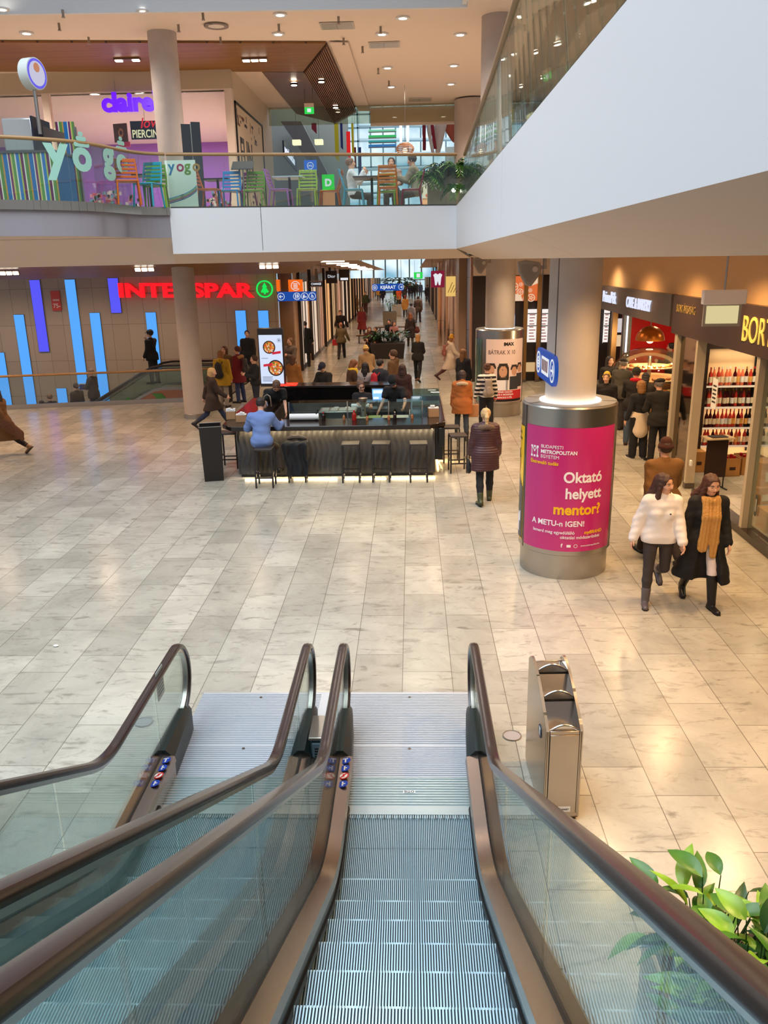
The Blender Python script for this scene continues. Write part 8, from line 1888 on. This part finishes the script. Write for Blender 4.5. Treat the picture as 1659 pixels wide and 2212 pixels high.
person('person in a dark jacket with yellow sleeves above the menu screen', 616, 702, 1.74, 120, 'hold', ((70, 56, 40), -.1, .03), ((40, 36, 34), .014), hair=(50, 34, 28))
person('woman in a long tan coat with a white collar partly behind the screen', 633, 768, 1.60, -30, 'stand', ((150, 96, 44), -.6, .036, dict(collar=True, flare=.04)), ((60, 44, 36), .012), hair=(90, 56, 38), style='bob')
# group behind the bar, in the middle
person('woman in a brown coat with a bright yellow scarf seen from the side', 768, 778, 1.66, -70, 'order', ((74, 50, 36), -.14, .036, dict(scarf=(236, 196, 50), scarf_len=.3)), ((40, 36, 36), .012), hair=(122, 72, 42), style='bob', pmod=dict(hp=14))
person('woman with long black hair and a grey cardigan behind the bar', 789, 783, 1.62, -10, 'stand', ((146, 140, 142), -.16, .026), ((40, 40, 46), .012), hair=(26, 20, 22), style='long', bust=True)
p = person('person in a navy jacket with a red backpack standing at the bar', 821, 776, 1.70, -40, 'stand', ((36, 40, 52), -.16, .036), ((30, 30, 36), .012), hair=(30, 24, 24)); backpack(p, (170, 24, 44), 'red backpack on the navy jacket', .9)
person('man in a brown and grey hooded jacket looking left behind the bar', 849, 756, 1.80, 70, 'stand', ((104, 74, 48), -.14, .04, dict(hood=True)), ((40, 36, 34), .014), hair=(84, 56, 42))
p = person('person with long dark brown hair in a black coat at the bar\'s far corner', 869, 787, 1.64, 0, 'stand', ((52, 26, 26), -.4, .036), ((30, 26, 28), .012), hair=(48, 26, 24), style='long', bust=True); bag(world_at(p, p[1]['lwr']) + Vector((0, -.05, .5)), (176, 26, 40), 'red shoulder bag on the dark coat at the bar corner', .26, .28, .12, 'shoulder_bag', 0, True)
person('person in a beige jacket and pale yellow hat bending forward', 789, 748, 1.68, 20, 'order', ((156, 124, 88), -.14, .042, dict(hood=True)), ((60, 50, 44), .014), hair=(150, 110, 70), hat=((214, 184, 110), 'beanie'), pmod=dict(lean=20))
# ---- between the bar and the drums
p = person('woman in a rust parka with a white-lined fur hood walking away', 998, 800, 1.66, 2, 'walk', ((166, 92, 36), -.26, .046, dict(hood=True, fur=(206, 176, 140))), ((52, 56, 62), .008), (34, 30, 30), (54, 34, 30), 'bob', bust=True, boot=.3, pmod=dict(l=(8, 4), r=(-8, 8), la=(6, 8, 20), ra=(6, 8, 20)))
bag(world_at(p, p[1]['rwr']) + Vector((.08, 0, .1)), (176, 120, 74), 'tan paper bag hanging beside the rust parka', .26, .3, .1, 'paper_bag', 0)
m_strp = stripe_mat('striped jumper', [(28, 26, 30), (226, 214, 200)], [.055, .05], axis='Z', rough=.85)
p = person('person in a black and cream striped jumper with a grey backpack', 1052, 785, 1.70, 6, 'stand', ((60, 56, 54), -.08, .024, dict(mat=m_strp, name='jumper')), ((26, 24, 28), .016), (30, 26, 26), (88, 54, 40), 'bun', bust=True, pmod=dict(la=(-4, 14, 20), ra=(0, 12, 20))); backpack(p, (150, 134, 118), 'small grey backpack on the striped jumper', .8)
person('woman with long brown-blond hair and a black coat next to the far drum', 1001, 754, 1.66, -30, 'stand', ((26, 24, 28), -.36, .034), ((28, 26, 30), .012), hair=(126, 84, 48), style='long', bust=True)
p = person('woman in a white coat and mustard hat striding to the right', 977, 724, 1.68, -84, 'stride', ((206, 186, 168), -.44, .04, dict(hood=True, flare=.03)), ((80, 40, 40), .008), (70, 34, 30), (150, 100, 60), 'bob', hat=((206, 150, 30), 'beanie'), bust=True, boot=.3); backpack(p, (150, 84, 76), 'dusty pink backpack on the white coat', .7); bag(world_at(p, p[1]['rwr']), (226, 196, 176), 'white shopping bag carried by the woman in the white coat', .3, .34, .12)
person('woman in black with fair hair walking away into the arcade', 903, 722, 1.68, -14, 'stride', (BLK, -.14, .026), ((22, 22, 26), .008), (110, 70, 44), (170, 124, 74), 'bob', bust=True, pmod=dict(l=(16, 6), r=(-16, 24), la=(20, 10, 70, .5), ra=(14, 10, 60, .5)))
person('man in a long black coat on the phone beside the far drum', 1131, 700, 1.80, 60, 'stand', (BLK, -.44, .03), ((24, 24, 28), .012), hair=(40, 30, 26), pmod=dict(la=(40, 16, 130, .4)))
# ---- left edge and moving stairs
person('person in a tan brown coat with a bundled jacket walking out of the left edge', 2, 872, 1.66, 84, 'stride', ((116, 76, 38), -.46, .05, dict(flare=.05)), ((40, 28, 26), .01), (150, 104, 66), (60, 40, 32), 'long', bust=True, boot=.2, pos=(G(6, 980).x + .16, G(6, 982).y))
bq = YP(22, 925, 18.1); t = thing('folded_jacket', 'bundled brown jacket carried at the left edge of the picture', 'jacket', (bq.x, bq.y, bq.z - .25)); body_obj('bundle', mat('jacket brown', (110, 64, 34), .8, bump=.4, bscale=12), fld([((-.05, 0, .3), (.2, 0, .12), .14, .1, (Vector((0, 1, 0)), .6)), ((.0, 0, .35), (-.1, 0, .42), .09, .06), ((.18, 0, .1), (.24, 0, .0), .07, .05)], .014, .05), t); MB().tube([(-.1, -.08, .3), (0, -.1, .34), (.1, -.08, .2)], .02, 6).build('sleeve', mat('jacket brown', ()), t)
sty = 28.15
def on_stairs(px, py, h, label, rz, topc, hairc=(50, 40, 36), **kw):
    z = YP(px, py, sty).z - h * 1.0; x = YP(px, py, sty).x; return person(label, px, py, h, rz, 'stand', (topc, -.18, .034), ((34, 32, 34), .014), hair=hairc, zb=z, pos=(x, sty), **kw)
q = on_stairs(323, 714, 1.80, 'man in a black jacket and cap at the top of the moving stairs', 70, (24, 22, 26), hat=((26, 28, 40), 'cap'), pmod=dict(ra=(40, 14, 120, .4), la=(-4, 14, 30)))
on_stairs(196, 798, 1.76, 'man in a dark jacket riding down with a blue folder', 80, (40, 36, 38), (130, 110, 96), pmod=dict(la=(20, 10, 80, .3)))
on_stairs(163, 829, 1.72, 'person in a dark brown jacket lower on the moving stairs', 60, (44, 36, 34)); on_stairs(106, 852, 1.72, 'person in black near the bottom of the moving stairs', 60, (28, 24, 26), (120, 90, 70)); on_stairs(89, 866, 1.66, 'lowest head visible on the moving stairs', 60, (30, 28, 30), (40, 30, 28))
q = YP(187, 832, sty); t = thing('folder', 'blue folder held by a man on the moving stairs', 'folder', (q.x - .05, sty - .2, q.z - .12)); MB().box(-.12, .12, -.01, .01, 0, .2).build('cover', mat('folder blue', (40, 60, 140), .5), t); MB().box(-.11, .11, -.012, -.01, .18, .21).build('paper', m_paper, t)
# ---- in the arcade
person('man in a long black coat walking along the shopfronts at the arcade\'s left', 658, 694, 1.84, 0, 'walk', (BLK, -.42, .036), ((26, 24, 26), .014), hair=(40, 30, 28), pmod=dict(l=(4, 4), r=(-4, 6)))
person('person in a black jacket walking towards the camera behind the olive vest', 735, 670, 1.78, 178, 'walk', ((34, 28, 28), -.1, .034), ((40, 34, 34), .014), hair=(60, 40, 34), pmod=dict(la=(-6, 22, 20)))
p = person('person in an olive vest and grey-brown sleeves walking away', 736, 697, 1.62, 0, 'walk2', ((92, 76, 48), -.14, .036), ((40, 34, 34), .018), hair=(150, 96, 64), style='short', pmod=dict(ra=(6, 22, 16))); bag(world_at(p, p[1]['lwr']) + Vector((-.05, 0, .1)), (176, 150, 40), 'yellow bag carried by the person in the olive vest', .3, .26, .12)
person('woman in a long burgundy coat walking away in the arcade', 781, 663, 1.70, 4, 'walk', ((110, 22, 26), -.5, .036), ((40, 26, 28), .01), hair=(120, 76, 54), style='bob', bust=True, boot=.4)
person('man in a green jacket walking towards the camera', 789, 630, 1.80, 176, 'walk', ((70, 74, 46), -.1, .034), ((74, 40, 34), .014), hair=(70, 46, 36)); person('woman in a tan coat walking next to the green jacket', 768, 638, 1.66, 178, 'walk2', ((130, 104, 62), -.3, .034), ((90, 70, 50), .012), hair=(130, 80, 50), style='long', bust=True)
person('seated person with long auburn hair on the bench by the planter', 798, 706, 1.66, 190, 'sit', ((90, 44, 34), -.1, .034), ((40, 30, 30), .014), hair=(130, 74, 40), style='long', seat=.46); person('seated man with short brown hair on the bench by the planter', 811, 706, 1.76, 150, 'sit', ((60, 40, 32), -.1, .034), ((40, 32, 32), .014), hair=(96, 62, 44), seat=.46); person('seated person in a black jacket leaning behind the charcoal planter', 839, 690, 1.72, 170, 'sit', ((24, 24, 28), -.1, .034), ((30, 28, 34), .014), hair=(36, 26, 24), seat=.46, pmod=dict(side=10)); person('seated person in a pink and grey top behind the charcoal planter', 851, 694, 1.66, 200, 'sit', ((170, 120, 116), -.1, .03), ((30, 34, 66), .012), hair=(70, 36, 34), style='bob', seat=.46, bust=True)
p = person('woman with auburn hair, a dark skirt and tights walking away', 886, 676, 1.70, 0, 'walk', ((44, 34, 36), -.44, .032), ((60, 56, 40), .008), (30, 26, 26), (124, 72, 44), 'long', bust=True); bag(world_at(p, p[1]['rwr']) + Vector((.05, 0, .25)), (96, 32, 32), 'dark red bag beside the woman with the dark skirt', .3, .36, .14, 'shoulder_bag', 0, True)
person('person in a grey and white patterned jacket farther down the arcade', 888, 655, 1.70, 0, 'walk2', ((150, 138, 136), -.14, .036, dict(hood=True)), ((60, 54, 54), .014), hair=(40, 30, 28)); person('person in an orange-yellow coat walking away in the arcade', 875, 638, 1.66, 0, 'walk', ((222, 150, 64), -.32, .036), ((40, 26, 26), .01), hair=(140, 50, 30), style='bob', bust=True)
person('tall man in a dark olive coat walking away to the right of the orange coat', 903, 640, 1.82, -4, 'walk2', ((66, 46, 34), -.2, .038), ((50, 40, 36), .014), hair=(34, 26, 24))
p = person('person in a navy coat with white lines walking away near the arcade\'s right side', 923, 615, 1.76, 0, 'walk', ((34, 34, 44), -.3, .036), ((44, 54, 84), .012), hair=(40, 30, 28))
far = [(893, 612, 'black coat', BLK), (899, 609, 'dark coat with pale hair', (36, 26, 32)), (886, 611, 'dark blue coat', (40, 40, 56)), (868, 612, 'brown coat', (90, 64, 48)), (861, 622, 'orange top', (230, 80, 30)), (812, 608, 'grey coat', (90, 86, 96)), (803, 613, 'dark jacket', (44, 40, 44)), (818, 615, 'ochre jacket', (196, 140, 50)), (873, 616, 'charcoal jacket', (52, 46, 50)), (880, 607, 'wine coat', (90, 30, 40)), (908, 610, 'blue-grey coat', (70, 84, 110)), (826, 618, 'dark top', (40, 34, 40)), (793, 612, 'brown jacket', (80, 50, 40)), (855, 618, 'green jacket', (60, 80, 46))]
for i, (px, py, nm, c) in enumerate(far):
    person('distant walker in a %s, %s' % (nm, ['under the exit sign', 'right under the exit sign\'s end', 'left of the black coat', 'below the blue exit sign\'s arrow', 'behind the pale planter', 'beyond the blue sign\'s left end', 'below the blue sign\'s left end', 'under the middle of the blue sign', 'right of the orange coat\'s head', 'farthest off under the green sign', 'nearest the arcade\'s right wall', 'next to the ochre jacket', 'at the far left shopfronts', 'beside the tan planter']
           [i]), px, py, 1.72, [0, 180, 0, 180, 20, 0, 180][i % 7], ['walk', 'walk2'][i % 2], (c, -.2 - .1 * (i % 3), .036), ((40, 36, 40), .012), hair=[(40, 30, 28), (96, 64, 44), (170, 130, 84)][i % 3], style=['short', 'bob', 'long'][i % 3], vox=.032)
# benches by the planter
for px, py, lb, rz in ((806, 742, 'wooden bench left of the charcoal planter', 0), (848, 722, 'wooden bench behind the charcoal planter', 0)):
    p = G(px, py); t = thing('bench', lb, 'bench', (p.x, p.y + .25, 0), rz); MB().box(-.9, .9, -.22, .22, .38, .44).build('seat', m_wood, t, bevel=.01)
    for x in (-.75, .75): MB().box(x - .04, x + .04, -.2, .2, 0, .38).build('leg', m_steeld, t)
# ---- guests of the upper terrace
person('man in a pale blue shirt sitting in profile on the light blue chair', 756, 342, 1.78, -88, 'sit', ((206, 216, 230), -.08, .026), ((60, 50, 44), .014), (60, 54, 50), (120, 88, 72), zb=ZT, seat=.46, vox=.014, pmod=dict(lean=-4, la=(40, 10, 100, .3), ra=(42, 10, 110, .3)))
person('guest in a grey-pink top at the table behind the amber chair', 845, 340, 1.70, 176, 'sit', ((176, 150, 146), -.08, .026), ((70, 60, 56), .014), hair=(40, 30, 30), style='bob', zb=ZT, seat=.46, vox=.014)
person('guest in a loose grey shirt sitting on the maroon chair', 888, 335, 1.78, 78, 'sit', ((134, 128, 116), -.08, .04), ((96, 90, 84), .016), hair=(40, 34, 34), zb=ZT, seat=.46, vox=.014, pmod=dict(lean=10, la=(40, 12, 80, .3), ra=(44, 12, 80, .3)))
